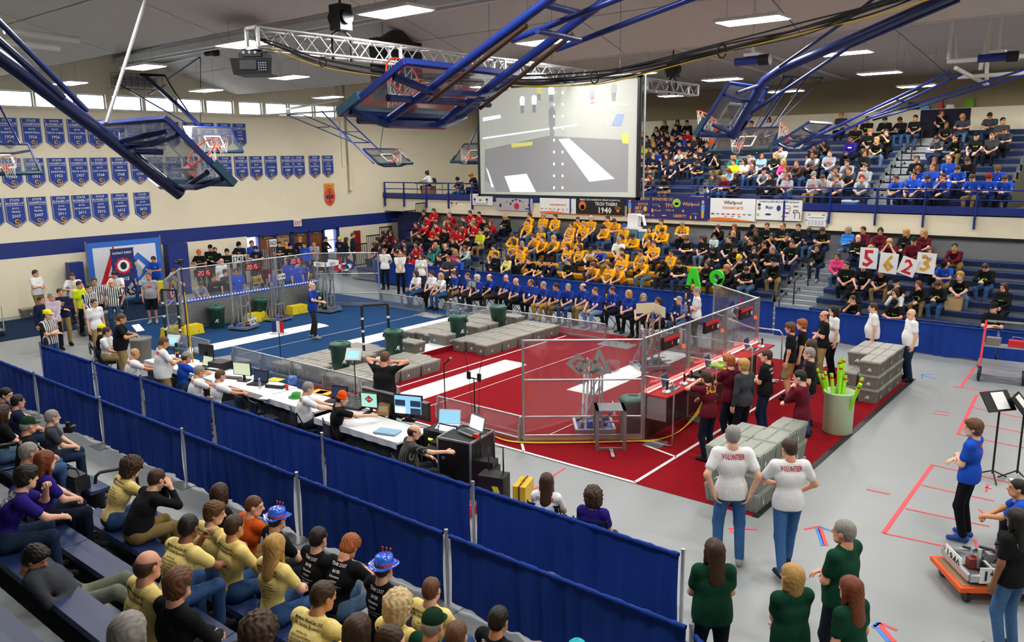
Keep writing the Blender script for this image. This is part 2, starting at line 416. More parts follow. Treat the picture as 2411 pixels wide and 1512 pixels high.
def body(pose, fem=False, sleeve='s', legs='l', fat=0., lod=.026):
    """returns dict of meshes and the head matrix of a figure; +Y is forward, origin on the seat or the floor under the hips"""
    key = (pose, fem, sleeve, legs, fat, lod)
    if key in _BODY: return _BODY[key]
    p = POSES[pose]; sit = p.get('sit', 0); le = p['lean']
    P = np.array([0, 0, .10 if sit else .94]); ex = np.array([1., 0, 0])
    def dirs(a): return np.array([0, math.sin(a), math.cos(a)]), np.array([0, math.cos(a), -math.sin(a)])
    U, Fw = dirs(le*.85); U2, F2 = dirs(le*1.25)
    Cc = P+U*.31; N = Cc+U2*.20; sw = .155 if fem else .178
    shm = N-U2*.045+F2*.005
    head_yaw, head_p = p['head']; HR = rot(head_yaw, head_p+max(0, le*.35))
    U3 = np.array([0, math.sin(le*.9), math.cos(le*.9)])
    piv = N+U3*.055+np.array([0, .012, 0]); HC = piv+HR@np.array([0, .025, .105])
    hw = .09
    hips = [P+ex*s*hw+np.array([0, 0, -.01]) for s in (-1, 1)]
    knees = []; ank = []; toe = []
    for i, s in enumerate((-1, 1)):
        if sit:
            if p.get('legs') == 'up':
                A = np.array([s*.13, .72, -.10+(.02 if s > 0 else 0)]); K, A = ik(hips[i], A, .43, .43, (s*.15, .1, 1))
            else:
                A = np.array([s*(p['kn']-.01), .40+(.03 if s > 0 else -.02), -.345]); K, A = ik(hips[i], A, .425, .43, (s*p['kn']*1.5, .6, 1))
        else:
            st = p.get('step', .0)*s
            A = np.array([s*p['kn'], st-.02, .085]); K, A = ik(hips[i], A, .43, .43, (s*.2, 1, 0))
        knees.append(K); ank.append(A)
        td = np.array([s*.25, 1, 0.]); td /= np.linalg.norm(td); toe.append(td)
    arms = []
    for s, nm in ((-1, 'L'), (1, 'R')):
        S = shm+ex*s*sw; T, pole, curl = p[nm]
        tgt = shm+np.array([T[0], 0, 0])+np.array([0, T[1], T[2]])
        E, Wt = ik(S, tgt, .285, .25, pole); arms.append((s, S, E, Wt, curl))
    allp = np.array([P]+knees+ank+[HC]+[a[j] for a in arms for j in (1, 2, 3)])
    lo, hi = allp.min(0)-.24, allp.max(0)+.24
    up_lo = np.minimum(np.array([-.35, -.3, P[2]-.3]), np.array([a[j] for a in arms for j in (1, 2, 3)]).min(0)-.1)
    up_hi = np.maximum(np.array([.35, .3, N[2]+.1]), np.array([a[j] for a in arms for j in (1, 2, 3)]+[N]).max(0)+.12)
    lw_pts = np.array(hips+knees+ank); lw_lo, lw_hi = lw_pts.min(0)-.2, lw_pts.max(0)+.2
    fb = 1+.28*fat
    def torso(f, o, hem):
        r = (.118 if fem else .125)*fb
        if hem:
            for s in (-1, 1): f.cone(P+ex*s*.05+U*.06, P+ex*s*.058-U*.25, .113*fb+o, .122*fb+o, k=.05, n=Fw, q=1.02)
        f.cone(P-ex*.055, P+ex*.055, .115*fb+o, k=.05, n=Fw, q=1.12)
        f.cone(P+U*.08, Cc-U*.05, r*(.95 if not fat else 1.05)+o, r*.98+o, k=.06, n=Fw, q=1.28-.2*fat)
        if fat: f.ell(P+U*.14+Fw*.05*fat, (.15*fb+o, .13*fb+o, .15*fb+o), .06)
        f.cone(Cc-ex*.06+U2*.02, Cc+ex*.06+U2*.02, (.106 if fem else .116)*(1+.12*fat)+o, k=.06, n=F2, q=1.2)
        if fem:
            for s in (-1, 1): f.ell(Cc+ex*s*.068+U2*.0+F2*.085, (.058+o, .05+o, .058+o), .04)
        f.cone(shm-ex*(sw-.02), shm+ex*(sw-.02), .055+o, k=.05)
        f.cone(shm+U2*.005, N+U3*.03-F2*.01, .075+o*.6, .055+o*.3, .05)
    def limb(f, o, frac, full, rr=1.):
        for s, S, E, Wt, c in arms:
            f.cone(S, S+(E-S)*frac, .05*rr+o, (.05-.012*frac)*rr+o, .045)
            if full: f.cone(E, Wt, .04*rr+o, .029*rr+o, .03)
    # --- body (skin)
    kb = ('b', pose, fem, fat, lod); kt = ('t', pose, fem, legs, fat, lod); ks = ('s', pose, lod)
    f = Field(lo, hi, lod) if kb not in _SUB else Field((0, 0, 0), (.1, .1, .1), .05)
    if kb in _SUB: out = {'body': _SUB[kb]}
    else: out = {'body': None}
    torso(f, 0, 0); limb(f, 0, 1., True)
    for i in range(2):
        f.cone(hips[i], knees[i], .083*fb, .056, .04); f.cone(knees[i], ank[i], .056, .036, .03)
        f.cone(ank[i], ank[i]+toe[i]*.12-np.array([0, 0, .05]), .035, .03, .03)
    f.cone(N-U3*.03, N+U3*.07, .056 if not fem else .05, k=.03)
    parts = []
    if kb not in _SUB: V, Q = f.mesh(); parts = [(V, Q, 0)]
    hh = {.021: .0092, .016: .0078, .026: .0125, .045: .019}.get(lod, .009); hd = {.021: .008, .016: .0066, .026: .0095, .045: .017}.get(lod, .0065)
    V, Q, M = head_mesh(fem, hh); parts.append((V@HR.T+HC, Q, M))
    for s, S, E, Wt, curl in arms:
        V, Q = hand_mesh(curl, hd)
        y = Wt-E; y /= np.linalg.norm(y)
        zr = np.array([s*.7, -.15, .75]) if curl in 'rfg' else np.array([s*.9, .2, .3])
        if Wt[2] < S[2]-.35 and not sit: zr = np.array([s*1., -.1, .1])
        z = zr-y*(zr@y); z /= np.linalg.norm(z); x = np.cross(y, z)
        sx = 1. if s < 0 else -1.
        B = np.stack([x*sx, y, z], 1); V2 = V@B.T+Wt; Q2 = Q if sx > 0 else Q[:, ::-1]
        parts.append((V2, Q2, 0))
    if kb not in _SUB: V, Q, M = merge(parts); _SUB[kb] = np_mesh('body', V, Q, M, 4)
    out['body'] = _SUB[kb]
    # --- shirt
    f = Field(up_lo, up_hi, lod)
    torso(f, .014, 0 if sit else 1)
    if sleeve == 'l': limb(f, .011, 1., True)
    elif sleeve == 's': limb(f, .019, .62, False)
    else: limb(f, .012, .12, False)
    f.cut(N+U3*.035, U3*.9-F2*.3)
    if sit: f.cut(P+U*.015, -U*.92+Fw*.38)
    else: f.cut(P-U*.085, -U)
    V, Q = f.mesh(); out['shirt'] = np_mesh('shirt', V, Q); out['_sv'] = (V, Q)
    # --- trousers
    f = Field(lw_lo, lw_hi, lod)
    f.cone(P-ex*.055, P+ex*.055, .115*fb+.009, k=.05, n=Fw, q=1.12).cone(P-ex*.05+U*.07, P+ex*.05+U*.07, .10*fb+.008, k=.05, n=Fw, q=1.15)
    for i in range(2):
        if legs == 's': f.cone(hips[i], hips[i]+(knees[i]-hips[i])*.92, .096*fb, .086, .04)
        else:
            f.cone(hips[i], knees[i], .094*fb, .068, .04)
            f.cone(knees[i], ank[i]+(knees[i]-ank[i])*.03, .067, .056, .03)
    if kt not in _SUB: V, Q = f.mesh(); _SUB[kt] = np_mesh('trousers', V, Q)
    out['trousers'] = _SUB[kt]
    # --- shoes
    for i in range(2):
        if ks+(i,) in _SUB: out['shoe%d' % i] = _SUB[ks+(i,)]; continue
        f = Field(ank[i]-.2, ank[i]+.26, max(.014, lod*.75))
        a = ank[i]; hl = a-toe[i]*.045-np.array([0, 0, .045]); tp = a+toe[i]*.165-np.array([0, 0, .055])
        f.cone(hl, tp, .042, .036, .02).cone(a, a+toe[i]*.06-np.array([0, 0, .02]), .045, .042, .03)
        f.cut(a-np.array([0, 0, .085]), (0, 0, -1.))
        V, Q = f.mesh(); out['shoe%d' % i] = _SUB[ks+(i,)] = np_mesh('shoe', V, Q)
    HM = Matrix([list(HR[i])+[HC[i]] for i in range(3)]+[[0, 0, 0, 1]])
    out['head'] = HM; out['chest'] = (Cc, U2, F2, N); out['hands'] = [(Wt, (Wt-E)/np.linalg.norm(Wt-E)) for s, S, E, Wt, c in arms]
    out['P'] = P
    _BODY[key] = out
    return out

# --- hair and hats, in the head frame
_HAIR = {}
def hair(kind, h=.009):
    if (kind, h) in _HAIR: return _HAIR[kind, h]
    f = Field((-.2, -.24, -.42), (.2, .16, .22), h)
    cap = lambda e=.0: f.ell((0, -.018, .042), (.084+e, .102+e, .088+e), .02)
    lump = 0
    if kind in ('short', 'cut'):
        cap(.004 if kind == 'short' else -.001); f.ell((0, -.06, -.01), (.074, .06, .075), .03)
        f.cut((0, .072, .05), (0, .8, -.6)); f.cut((0, .03, -.02), (0, .35, -.95)); lump = .006
    elif kind == 'mop':
        cap(.014); f.ell((0, -.05, -.03), (.09, .07, .08), .03); f.ell((0, .06, .085), (.06, .04, .03), .03)
        f.cut((0, .085, .05), (0, .75, -.65)); f.cut((0, .02, -.05), (0, .4, -.9)); lump = .012
    elif kind == 'ring':
        f.ell((0, -.022, .018), (.085, .103, .062), .02); f.ell((0, -.06, -.02), (.074, .06, .06), .03)
        f.cut((0, .0, .052), (0, .25, 1)); f.cut((0, .02, 0), (0, 1, -.2)); f.cut((0, .03, -.03), (0, .3, -.95))
    elif kind == 'recede':
        cap(-.002); f.ell((0, -.06, -.01), (.074, .06, .075), .03)
        f.cut((0, .02, .1), (0, .8, .35)); f.cut((0, .03, -.02), (0, .35, -.95)); lump = .004
    elif kind in ('long', 'pony', 'bun', 'bob'):
        cap(.012); f.ell((0, -.05, -.03), (.088, .07, .09), .03)
        if kind == 'long':
            f.cone((0, -.075, .02), (0, -.10, -.27), .085, .09, .04, (0, 1, 0), 1.7)
            for s in (-1, 1): f.cone((s*.078, -.01, .0), (s*.085, .0, -.2), .028, .02, .03)
        if kind == 'bob':
            f.cone((0, -.06, 0), (0, -.05, -.12), .095, .09, .04, (0, 1, 0), 1.3)
            for s in (-1, 1): f.cone((s*.08, .005, .0), (s*.082, .01, -.11), .03, .024, .03)
        if kind == 'pony':
            f.cone((0, -.11, .04), (0, -.15, .01), .03, .03, .02).cone((0, -.15, .01), (0, -.15, -.2), .034, .014, .02)
        if kind == 'bun': f.ell((0, -.10, .11), (.045, .045, .04), .02)
        f.ell((0, .12, -.03), (.062, .11, .105), .015, True)
        f.ell((0, .09, .0), (.07, .05, .06), .02, True); lump = .007
    elif kind == 'curly':
        cap(.04); f.ell((0, -.05, -.05), (.12, .09, .10), .04); f.ell((0, .13, -.03), (.066, .11, .11), .015, True); lump = .03
    if lump:
        X, Y, Z = np.meshgrid(*f.ax, indexing='ij')
        q = 70 if lump < .02 else 95
        f.F += lump*.5*(np.sin(X*q+np.sin(Z*q*.6)*1.4)*np.sin(Y*q*.9+1.3)*np.sin(Z*q*.55+.4*np.sin(X*q)) if lump > .02 else np.sin(X*150+4*np.sin(Z*30))*np.sin(Z*25+Y*60)).astype(np.float32)
    V, Q = f.mesh(); me = np_mesh('hair', V, Q); _HAIR[kind, h] = me
    return me
_HATS = {}
def hat(kind):
    if kind in _HATS: return _HATS[kind]
    mb = MB()
    if kind in ('cap', 'capback'):
        prof = [(.098*math.cos(t), .03+.095*math.sin(t)) for t in [i*PI/12 for i in range(7)]]
        prof[-1] = (.004, prof[-1][1]); prof = [(.098, .015)]+prof
        mb.lathe(prof, (0, -.014, .02), 18)
        mb.v = [(x*.92, (y+.014)*1.06-.014, z) for x, y, z in mb.v]
        sg = 1 if kind == 'cap' else -1; n = 9; vs = []
        for k in range(n):
            a = PI*(.12+.76*k/(n-1)); x, y = .086*math.cos(a), .096*math.sin(a); e = .075*math.sin(PI*k/(n-1))**.6
            vs += [(x, sg*y-.014, .037), (x*1.02, sg*(y+e)-.014, .03-.012*math.sin(a))]
        vs += [(x, y, z+.006) for x, y, z in vs]; m = 2*n
        fs = [(2*k, 2*k+2, 2*k+3, 2*k+1) for k in range(n-1)]+[(m+2*k+1, m+2*k+3, m+2*k+2, m+2*k) for k in range(n-1)]+[(2*k+1, 2*k+3, m+2*k+3, m+2*k+1) for k in range(n-1)]
        mb.add(vs, fs, True); mb.ball((0, -.014, .145), .008, 6, 4)
    elif kind == 'beanie':
        prof = [(.094, -.01), (.098, 0), (.098, .035), (.093, .037)]+[(.094*math.cos(t), .04+.105*math.sin(t)) for t in [i*PI/12 for i in range(7)]]
        prof[-1] = (.004, prof[-1][1]); mb.lathe(prof, (0, -.014, .025), 18)
    elif kind == 'fedora':
        mb.lathe([(.155, .03), (.16, .036), (.13, .034), (.098, .04), (.096, .09), (.085, .14), (.05, .146), (.004, .135)], (0, -.012, .0), 22)
        mb.v = [(x*.95, (y+.012)*1.1-.012, z+(.02 if abs(x) > .12 else 0)) for x, y, z in mb.v]
        b = MB()
    elif kind == 'ears':
        prof = [(.10, 0), (.105, .02)]+[(.10*math.cos(t), .04+.10*math.sin(t)) for t in [i*PI/12 for i in range(7)]]
        prof[-1] = (.004, prof[-1][1]); mb.lathe(prof, (0, -.014, .02), 16)
        for s in (-1, 1): mb.ball((s*.06, -.01, .15), (.03, .018, .035), 8, 5)
    me = mb.mesh('hat', []); me.materials.append(None); _HATS[kind] = me
    return me

SKIN = [mat('skin_'+n, srgb(c), .5, noise=.05, scale=20) for n, c in (('fair', 'e3b094'), ('rosy', 'dd9e80'), ('tan', 'cf9468'), ('brown', '8a5a3c'), ('dark', '4d3024'))]
M_EYE = mat('eye', srgb('2c2622'), .25, noise=0); M_BROW = mat('brow', srgb('3a281c'), .8, noise=0); M_LIP = mat('lip', srgb('b56a5c'), .5, noise=0)
HC_ = {k: mat('hair_'+n, srgb(c), .55, noise=.35, scale=45, spec=.4) for k, n, c in (('k', 'black', '17120f'), ('b', 'brown', '3d281a'), ('n', 'chestnut', '5e3d24'), ('r', 'auburn', '70381e'), ('o', 'ginger', '9a5526'), ('y', 'blond', 'b58c4e'), ('Y', 'pale', 'cbb184'), ('g', 'grey', '8a8680'), ('w', 'silver', 'bdb9b2'))}
_CL = {}
def cloth(hexc, rough=.85):
    if hexc not in _CL: _CL[hexc] = mat('cloth_'+hexc, srgb(hexc), rough, noise=.10, scale=14, spec=.15, bump=.25, bscale=28)
    return _CL[hexc]
def denim(hexc):
    k = 'd'+hexc
    if k not in _CL: _CL[k] = mat('denim_'+hexc, srgb(hexc), .9, noise=.25, scale=9, spec=.1, bump=.25, bscale=35)
    return _CL[k]
SHOE = [cloth('1c1c1e'), cloth('2b2f36'), cloth('9a9a98'), cloth('3b2a20'), cloth('2f4f9a')]
def setm(o, i, m):
    s = o.material_slots[i]; s.link = 'OBJECT'; s.material = m
def person(loc, rz, pose, shirt, trousers, hairk='short', hairc='b', skin=0, fem=False, sleeve='s', legs='l', fat=0., hatk=None, hatm=None, scale=1., shoe=0, lod=.026, label='', group=None, cat='person', glasses=False):
    B = body(pose, fem, sleeve, legs, fat, lod)
    o = link('person', B['body'], None, loc, rz); o.scale = (scale,)*3
    setm(o, 0, SKIN[skin]); setm(o, 1, M_EYE); setm(o, 2, HC_['b'] if hairc in 'kb' else HC_[hairc]); setm(o, 3, M_LIP)
    s = link('shirt', B['shirt'], o); setm(s, 0, shirt)
    t = link('trousers', B['trousers'], o); setm(t, 0, trousers)
    for i in (0, 1):
        q = link('shoe', B['shoe%d' % i], o); setm(q, 0, SHOE[shoe])
    if hairk and not (hatk and hairk in ('short', 'cut', 'mop', 'recede')):
        q = link('hair', hair(hairk, .009 if lod < .018 else .0125 if lod < .03 else .021), o); q.matrix_basis = B['head']; setm(q, 0, HC_[hairc])
    elif hatk:
        q = link('hair', hair('ring', .012 if lod < .03 else .021), o); q.matrix_basis = B['head']; setm(q, 0, HC_[hairc])
    if hatk:
        q = link('hat', hat(hatk), o); q.matrix_basis = B['head']; setm(q, 0, hatm)
    if glasses:
        q = link('glasses', glasses_mesh(), o); q.matrix_basis = B['head']
    tag(o, label, cat, group)
    return o
_GL = []
def glasses_mesh():
    if not _GL:
        mb = MB()
        for s in (-1, 1):
            mb.tube([(s*.032+.02*math.cos(a), .097-.006*abs(math.cos(a)), .004+.015*math.sin(a)) for a in [i*PI/5 for i in range(10)]], .0022, 5, True)
            mb.tube([(s*.052, .09, .008), (s*.078, .06, .008), (s*.084, -.01, .01)], .002, 5)
        mb.tube([(-.012, .1, .006), (0, .104, .008), (.012, .1, .006)], .002, 5)
        _GL.append(mb.mesh('glasses', mat('glasses_black', srgb('14141a'), .3, noise=0)))
    return _GL[0]
_DEC = {}
def project(B, shapes, key, name, m, parent, front=True, up=.02, w=1.):
    """put flat print shapes (verts 2D in metres, faces, around the upper chest or back) on the shirt surface of figure B"""
    kk = (id(B['shirt']), key, front, up)
    if kk not in _DEC:
        V, Q = B['_sv']
        if '_bvh' not in B: B['_bvh'] = BVHTree.FromPolygons([Vector(v) for v in V], [tuple(int(i) for i in q) for q in Q])
        C, U, F, N = B['chest']; sg = 1 if front else -1
        vs = []; fs = []
        for v2, f2 in shapes:
            o = len(vs)
            for x, y in v2:
                p = Vector(C)+Vector(U)*(up+y)+Vector((1, 0, 0))*(x*-sg)+Vector(F)*(.5*sg)
                hit = B['_bvh'].ray_cast(p, -Vector(F)*sg, 1.)
                q = hit[0] if hit[0] is not None else p-Vector(F)*sg*.36
                vs.append(q+Vector(F)*(.0045*sg))
            fs += [tuple(i+o for i in f) for f in f2]
        me = bpy.data.meshes.new(name); me.from_pydata(vs, [], fs); me.materials.append(None); me.update(); _DEC[kk] = me
    q = link(name, _DEC[kk], parent); setm(q, 0, m)
    return q
# ------------------------------------------------------------------ the hall
X0, XE, YN, YF = -7.624, 33.0, -24.0, 24.4
M_CREAM = mat('cream_block_paint', srgb('f0e7cb'), .65, noise=.03, scale=1.5)
def block_joints(m, bw=.41, bh=.205, depth=.25):
    """faint painted-over masonry joints as relief"""
    nt = m.node_tree; b = nt.nodes['Principled BSDF']
    tc = nt.nodes.new('ShaderNodeTexCoord'); mp = nt.nodes.new('ShaderNodeSeparateXYZ'); cb = nt.nodes.new('ShaderNodeCombineXYZ')
    ad = nt.nodes.new('ShaderNodeMath'); ad.operation = 'ADD'
    nt.links.new(tc.outputs['Object'], mp.inputs[0]); nt.links.new(mp.outputs[0], ad.inputs[0]); nt.links.new(mp.outputs[1], ad.inputs[1])
    nt.links.new(ad.outputs[0], cb.inputs[0]); nt.links.new(mp.outputs[2], cb.inputs[1])
    br = nt.nodes.new('ShaderNodeTexBrick'); br.inputs['Scale'].default_value = 1; br.inputs['Brick Width'].default_value = bw
    br.inputs['Row Height'].default_value = bh; br.inputs['Mortar Size'].default_value = .006; br.inputs['Mortar Smooth'].default_value = .4
    nt.links.new(cb.outputs[0], br.inputs['Vector'])
    bp = nt.nodes.new('ShaderNodeBump'); bp.invert = True; bp.inputs['Strength'].default_value = depth; bp.inputs['Distance'].default_value = .01
    nt.links.new(br.outputs['Fac'], bp.inputs['Height']); nt.links.new(bp.outputs['Normal'], b.inputs['Normal'])
block_joints(M_CREAM)
M_NAVY = mat('navy_wall_paint', srgb('182f7c'), .5, noise=.04)
M_BLUE = mat('blue_enamel', srgb('172c78'), .32, noise=.05, scale=3)
M_SEATB = mat('blue_seat_plastic', srgb('192c58'), .45, noise=.10, scale=5)
M_SEATY = mat('gold_seat_plastic', srgb('d99a1c'), .45, noise=.06, scale=5)
M_TAN = mat('tan_upper_wall', srgb('9c9070'), .8, noise=.05, scale=2); block_joints(M_TAN)
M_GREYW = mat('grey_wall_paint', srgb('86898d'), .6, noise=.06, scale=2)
M_CEIL = mat('grey_roof_plank', srgb('d3cec4'), .8, noise=.06, scale=3, bump=.2, bscale=25)
M_GAP = mat('roof_joint_dark', srgb('3b3a38'), .9)
M_WHITEM = mat('white_painted_steel', srgb('dcdcd8'), .4, noise=.05)
M_ALU = mat('aluminium', srgb('c4c7ca'), .32, .85, noise=.06, scale=12)
M_STEEL = mat('galvanised_steel', srgb('8f9193'), .45, .7, noise=.12, scale=10)
M_BLACKM = mat('black_metal', srgb('17181b'), .45, .3, noise=.05)
M_BLACK = mat('black_plastic', srgb('141518'), .45, noise=.08)
M_WHITE = mat('white_sheet', srgb('eceeee'), .5, noise=.02)
M_GREYP = mat('grey_floor_cover', srgb('8e9394'), .4, noise=.06, scale=.6, bump=.15, bscale=3)
M_RED = mat('red_print', srgb('cf1d2b'), .5, noise=.03); M_INK = mat('black_print', srgb('17171a'), .6, noise=0)
M_WINK = mat('white_print', srgb('f2f3f4'), .6, noise=0); M_GOLD = mat('gold_print', srgb('d8a63a'), .5, noise=0)
M_ORANGE = mat('orange_print', srgb('e8792b'), .5, noise=0); M_LGREEN = mat('lime_print', srgb('9fcb3b'), .5, noise=0); M_LBLUE = mat('light_blue_print', srgb('5aa3d6'), .5, noise=0)
M_BRED = mat('rim_orange_red', srgb('e8441f'), .4, noise=.04)
M_NET = mat('white_net_cord', srgb('e9e6de'), .8, noise=0)

struct('floor', MB().bb((X0-.3, YN, -.12), (XE, YF, 0)), M_GREYP)
# left wall with the clerestory windows and the door bay
wins = [(-7.2, -5.0), (-4.9, -3.9), (-2.7, -1.4), (-1.3, .76), (.83, 2.18), (2.26, 3.29), (3.53, 4.69), (4.82, 6.04), (6.15, 7.30), (7.42, 8.69), (8.94, 10.1), (10.27, 11.46), (11.55, 12.88), (12.98, 14.18)]
w = MB()
w.bb((X0-.3, YN, 2.61), (X0, YF, 7.30)); w.bb((X0-.3, YN, 7.85), (X0, YF, 10.2)); w.bb((X0-.3, YN, 0), (X0, 8.81, 2.05)); w.bb((X0-.3, 13.94, 0), (X0, YF, 2.05))
y = YN
for a, b in wins: w.bb((X0-.3, y, 7.30), (X0, a, 7.85)); y = b
w.bb((X0-.3, y, 7.30), (X0, YF, 7.85))
struct('wall_left', w, M_CREAM)
struct('trim_1', MB().bb((X0-.28, YN, 2.05), (X0+.004, YF, 2.61)), M_NAVY)
struct('trim_2', MB().bb((X0-.02, YN, 7.24), (X0+.10, 14.3, 7.30)), M_CREAM)
glass_w = clear('window_glass', (.98, .99, 1), .06, .03); M_MULL = mat('grey_window_frame', srgb('8d97a8'), .5)
for i, (a, b) in enumerate(wins):
    f = MB(); t = .035; x = X0-.14
    f.bb((x-.03, a, 7.30), (x+.03, b, 7.30+t)).bb((x-.03, a, 7.85-t), (x+.03, b, 7.85)).bb((x-.03, a, 7.30), (x+.03, a+t, 7.85)).bb((x-.03, b-t, 7.30), (x+.03, b, 7.85))
    o = struct('window_%d' % (i+1), f, M_MULL)
    MB().bb((x-.006, a, 7.30), (x+.006, b, 7.85)).build('pane', glass_w, o)
# door bay: two glazed side lights, four wooden leaves, blue frames
M_WOOD = mat('brown_door_wood', srgb('7a4a22'), .45, noise=.25, scale=6); M_WOODL = mat('light_door_wood', srgb('b08a5e'), .45, noise=.15, scale=6)
fr = MB()
for a, b in ((9.35, 9.43), (10.28, 10.36), (11.08, 11.25), (12.09, 12.19), (12.96, 13.06), (13.73, 13.94)): fr.bb((X0-.2, a, 0), (X0+.03, b, 2.05))
fr.bb((X0-.2, 8.81, 1.99), (X0+.03, 13.94, 2.05))
struct('door_frame', fr, M_NAVY)
for i, (a, b, kind) in enumerate(((9.43, 10.28, 'w'), (10.36, 11.08, 'l'), (11.25, 12.09, 'w'), (12.19, 12.96, 'w'))):
    o = struct('door_%d' % (i+1), MB().bb((X0-.14, a, .01), (X0-.09, b, 1.99)), M_WOOD if kind == 'w' else M_WOODL)
    MB().bb((X0-.09, a+.1, .95), (X0-.03, b-.1, 1.0)).build('push_bar', M_STEEL, o)
    MB().bb((X0-.09, a+.25, 1.86), (X0-.04, b-.2, 1.93)).build('door_closer', M_STEEL, o)
for i, (a, b) in enumerate(((8.81, 9.35), (13.06, 13.73))):
    o = struct('window_%d' % (len(wins)+1+i), MB().bb((X0-.14, a, 0), (X0-.08, b, .9)).bb((X0-.14, a, 1.45), (X0-.08, b, 1.5)), M_MULL)
    MB().bb((X0-.115, a, .9), (X0-.105, b, 1.99)).build('pane', glass_w, o)
# drain pipe and corner pier
p = MB().cyl((X0+.12, 14.75, 3.9), (X0+.12, 14.75, 8.8), .09, 14).lathe([(.11, -.02), (.11, .12)], (X0+.12, 14.75, 3.85), 14)
tag(p.build('drain_pipe', M_CREAM), 'cream vertical drain pipe on the wall by the balcony end', 'pipe')
struct('trim_3', MB().bb((X0, 14.35, 5.0), (X0+.05, 14.55, 9.2)), M_CREAM)

# other walls
YB = 16.963
struct('wall_back', MB().bb((X0-.3, YF, 0), (XE, YF+.3, 10.4)), M_TAN)
struct('wall_back_ledge', MB().bb((X0, YF-.25, 3.3), (XE, YF, 6.95)), M_CREAM)
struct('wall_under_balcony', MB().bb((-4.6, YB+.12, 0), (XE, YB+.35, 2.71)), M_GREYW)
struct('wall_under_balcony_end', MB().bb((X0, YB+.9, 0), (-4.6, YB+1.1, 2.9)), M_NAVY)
struct('wall_right', MB().bb((XE, YN, 0), (XE+.3, YF+.3, 10.4)), M_CREAM)
struct('wall_near', MB().bb((X0-.3, YN-.3, 0), (XE+.3, YN, 10.4)), M_CREAM)
# folded roof: ridges and valleys run along x
prof = [(YN, 8.1), (-17.4, 9.4), (-9.4, 8.1), (-5.2, 9.3), (-.75, 8.15), (4.0, 9.42), (8.75, 8.1), (16.6, 9.1), (YF+.3, 8.25)]
roof = MB()
for (a, za), (b, zb) in zip(prof, prof[1:]): roof.prism([(a, za+.12), (b, zb+.12), (b, zb+.45), (a, za+.45)], (X0-.3, 0, 0), (0, 1, 0), (0, 0, 1), XE-X0+.6)
ceil = struct('ceiling', roof, M_GAP)
for (a, za), (b, zb) in zip(prof, prof[1:]):
    if b < -5.3: n = 1
    else: n = 2
    for k in range(n):
        ya, yb = a+(b-a)*k/n, a+(b-a)*(k+1)/n; z1, z2 = za+(zb-za)*k/n, za+(zb-za)*(k+1)/n
        x = X0-.2
        while x < XE:
            e = min(x+4.9, XE); g = .018
            m = MB(); s = (z2-z1)/(yb-ya)
            vs = [(x+g, ya+g, z1+g*s), (e-g, ya+g, z1+g*s), (e-g, yb-g, z2-g*s), (x+g, yb-g, z2-g*s)]
            vs += [(p[0], p[1], p[2]+.13) for p in vs]
            m.add(vs, [(3, 2, 1, 0), (4, 5, 6, 7), (0, 1, 5, 4), (1, 2, 6, 5), (2, 3, 7, 6), (3, 0, 4, 7)])
            m.build('roof_plank', M_CEIL, ceil); x = e
# white ridge rail and roof pipes that carry the baskets
rr = MB().bb((X0, 3.72, 9.0), (26, 3.84, 9.2)).bb((X0, 4.16, 9.0), (26, 4.28, 9.2)); struct('trim_4', rr, M_WHITEM)
def pipe(name, label, pts, r, m=M_WHITEM, cat='pipe'): return tag(MB().tube(pts, r, 8).build(name, m), label, cat)

# ------------------------------------------------------------------ balcony
slab = MB().bb((X0, YB, 2.71), (XE, YF, 3.34)); struct('floor_balcony', slab, M_CREAM)
struct('trim_5', MB().bb((X0, YB-.05, 3.38), (XE, YB+.25, 3.62)), M_BLUE)
struct('trim_6', MB().bb((-4.6, YB+.0, 2.62), (XE, YB+.13, 2.705)), M_BLACKM)
struct('floor_balcony_deck', MB().bb((X0, YB+.25, 3.30), (XE, YF, 3.37)), mat('balcony_deck_grey', srgb('4c4c50'), .7))
rail = thing('balcony_railing', 'blue steel railing along the front of the upper balcony', 'railing')
MB().cyl((X0+.1, YB, 4.15), (XE, YB, 4.15), .028, 10).build('top_rail', M_BLUE, rail)
MB().cyl((X0+.1, YB, 3.84), (XE, YB, 3.84), .022, 8).build('middle_rail', M_BLUE, rail)
pm = None; x = X0+.15
for x in [X0+.15]+[at(px, 445, 1, YB)[0] for px in (952, 1005, 1057, 1113)]+[2.0+2.2*i for i in range(2)]+[at(px, 455, 1, YB)[0] for px in (1535, 1673, 1850, 1957, 2066, 2180, 2302)]+[22.9, 25., 27.2, 29.4]:
    pp = MB().bb((-.025, -.03, 2.98), (.025, .03, 4.17)).bb((-.03, -.06, 2.95), (.03, .0, 3.7))
    if pm is None: pm = pp.mesh('post', M_BLUE)
    link('post', pm, rail, (x, YB-.04, 0))
mesh_w = MB()
for i in range(60):
    x = 14.5+i*.11
    mesh_w.bar((x, YB+.2, 3.37), (x+.12, YB+.2, 3.6), .008); mesh_w.bar((x+.12, YB+.2, 3.37), (x, YB+.2, 3.6), .008)
mw = mesh_w.build('infill_mesh', mat('tan_wire', srgb('b9985a'), .6), rail); mw['kind'] = 'stuff'

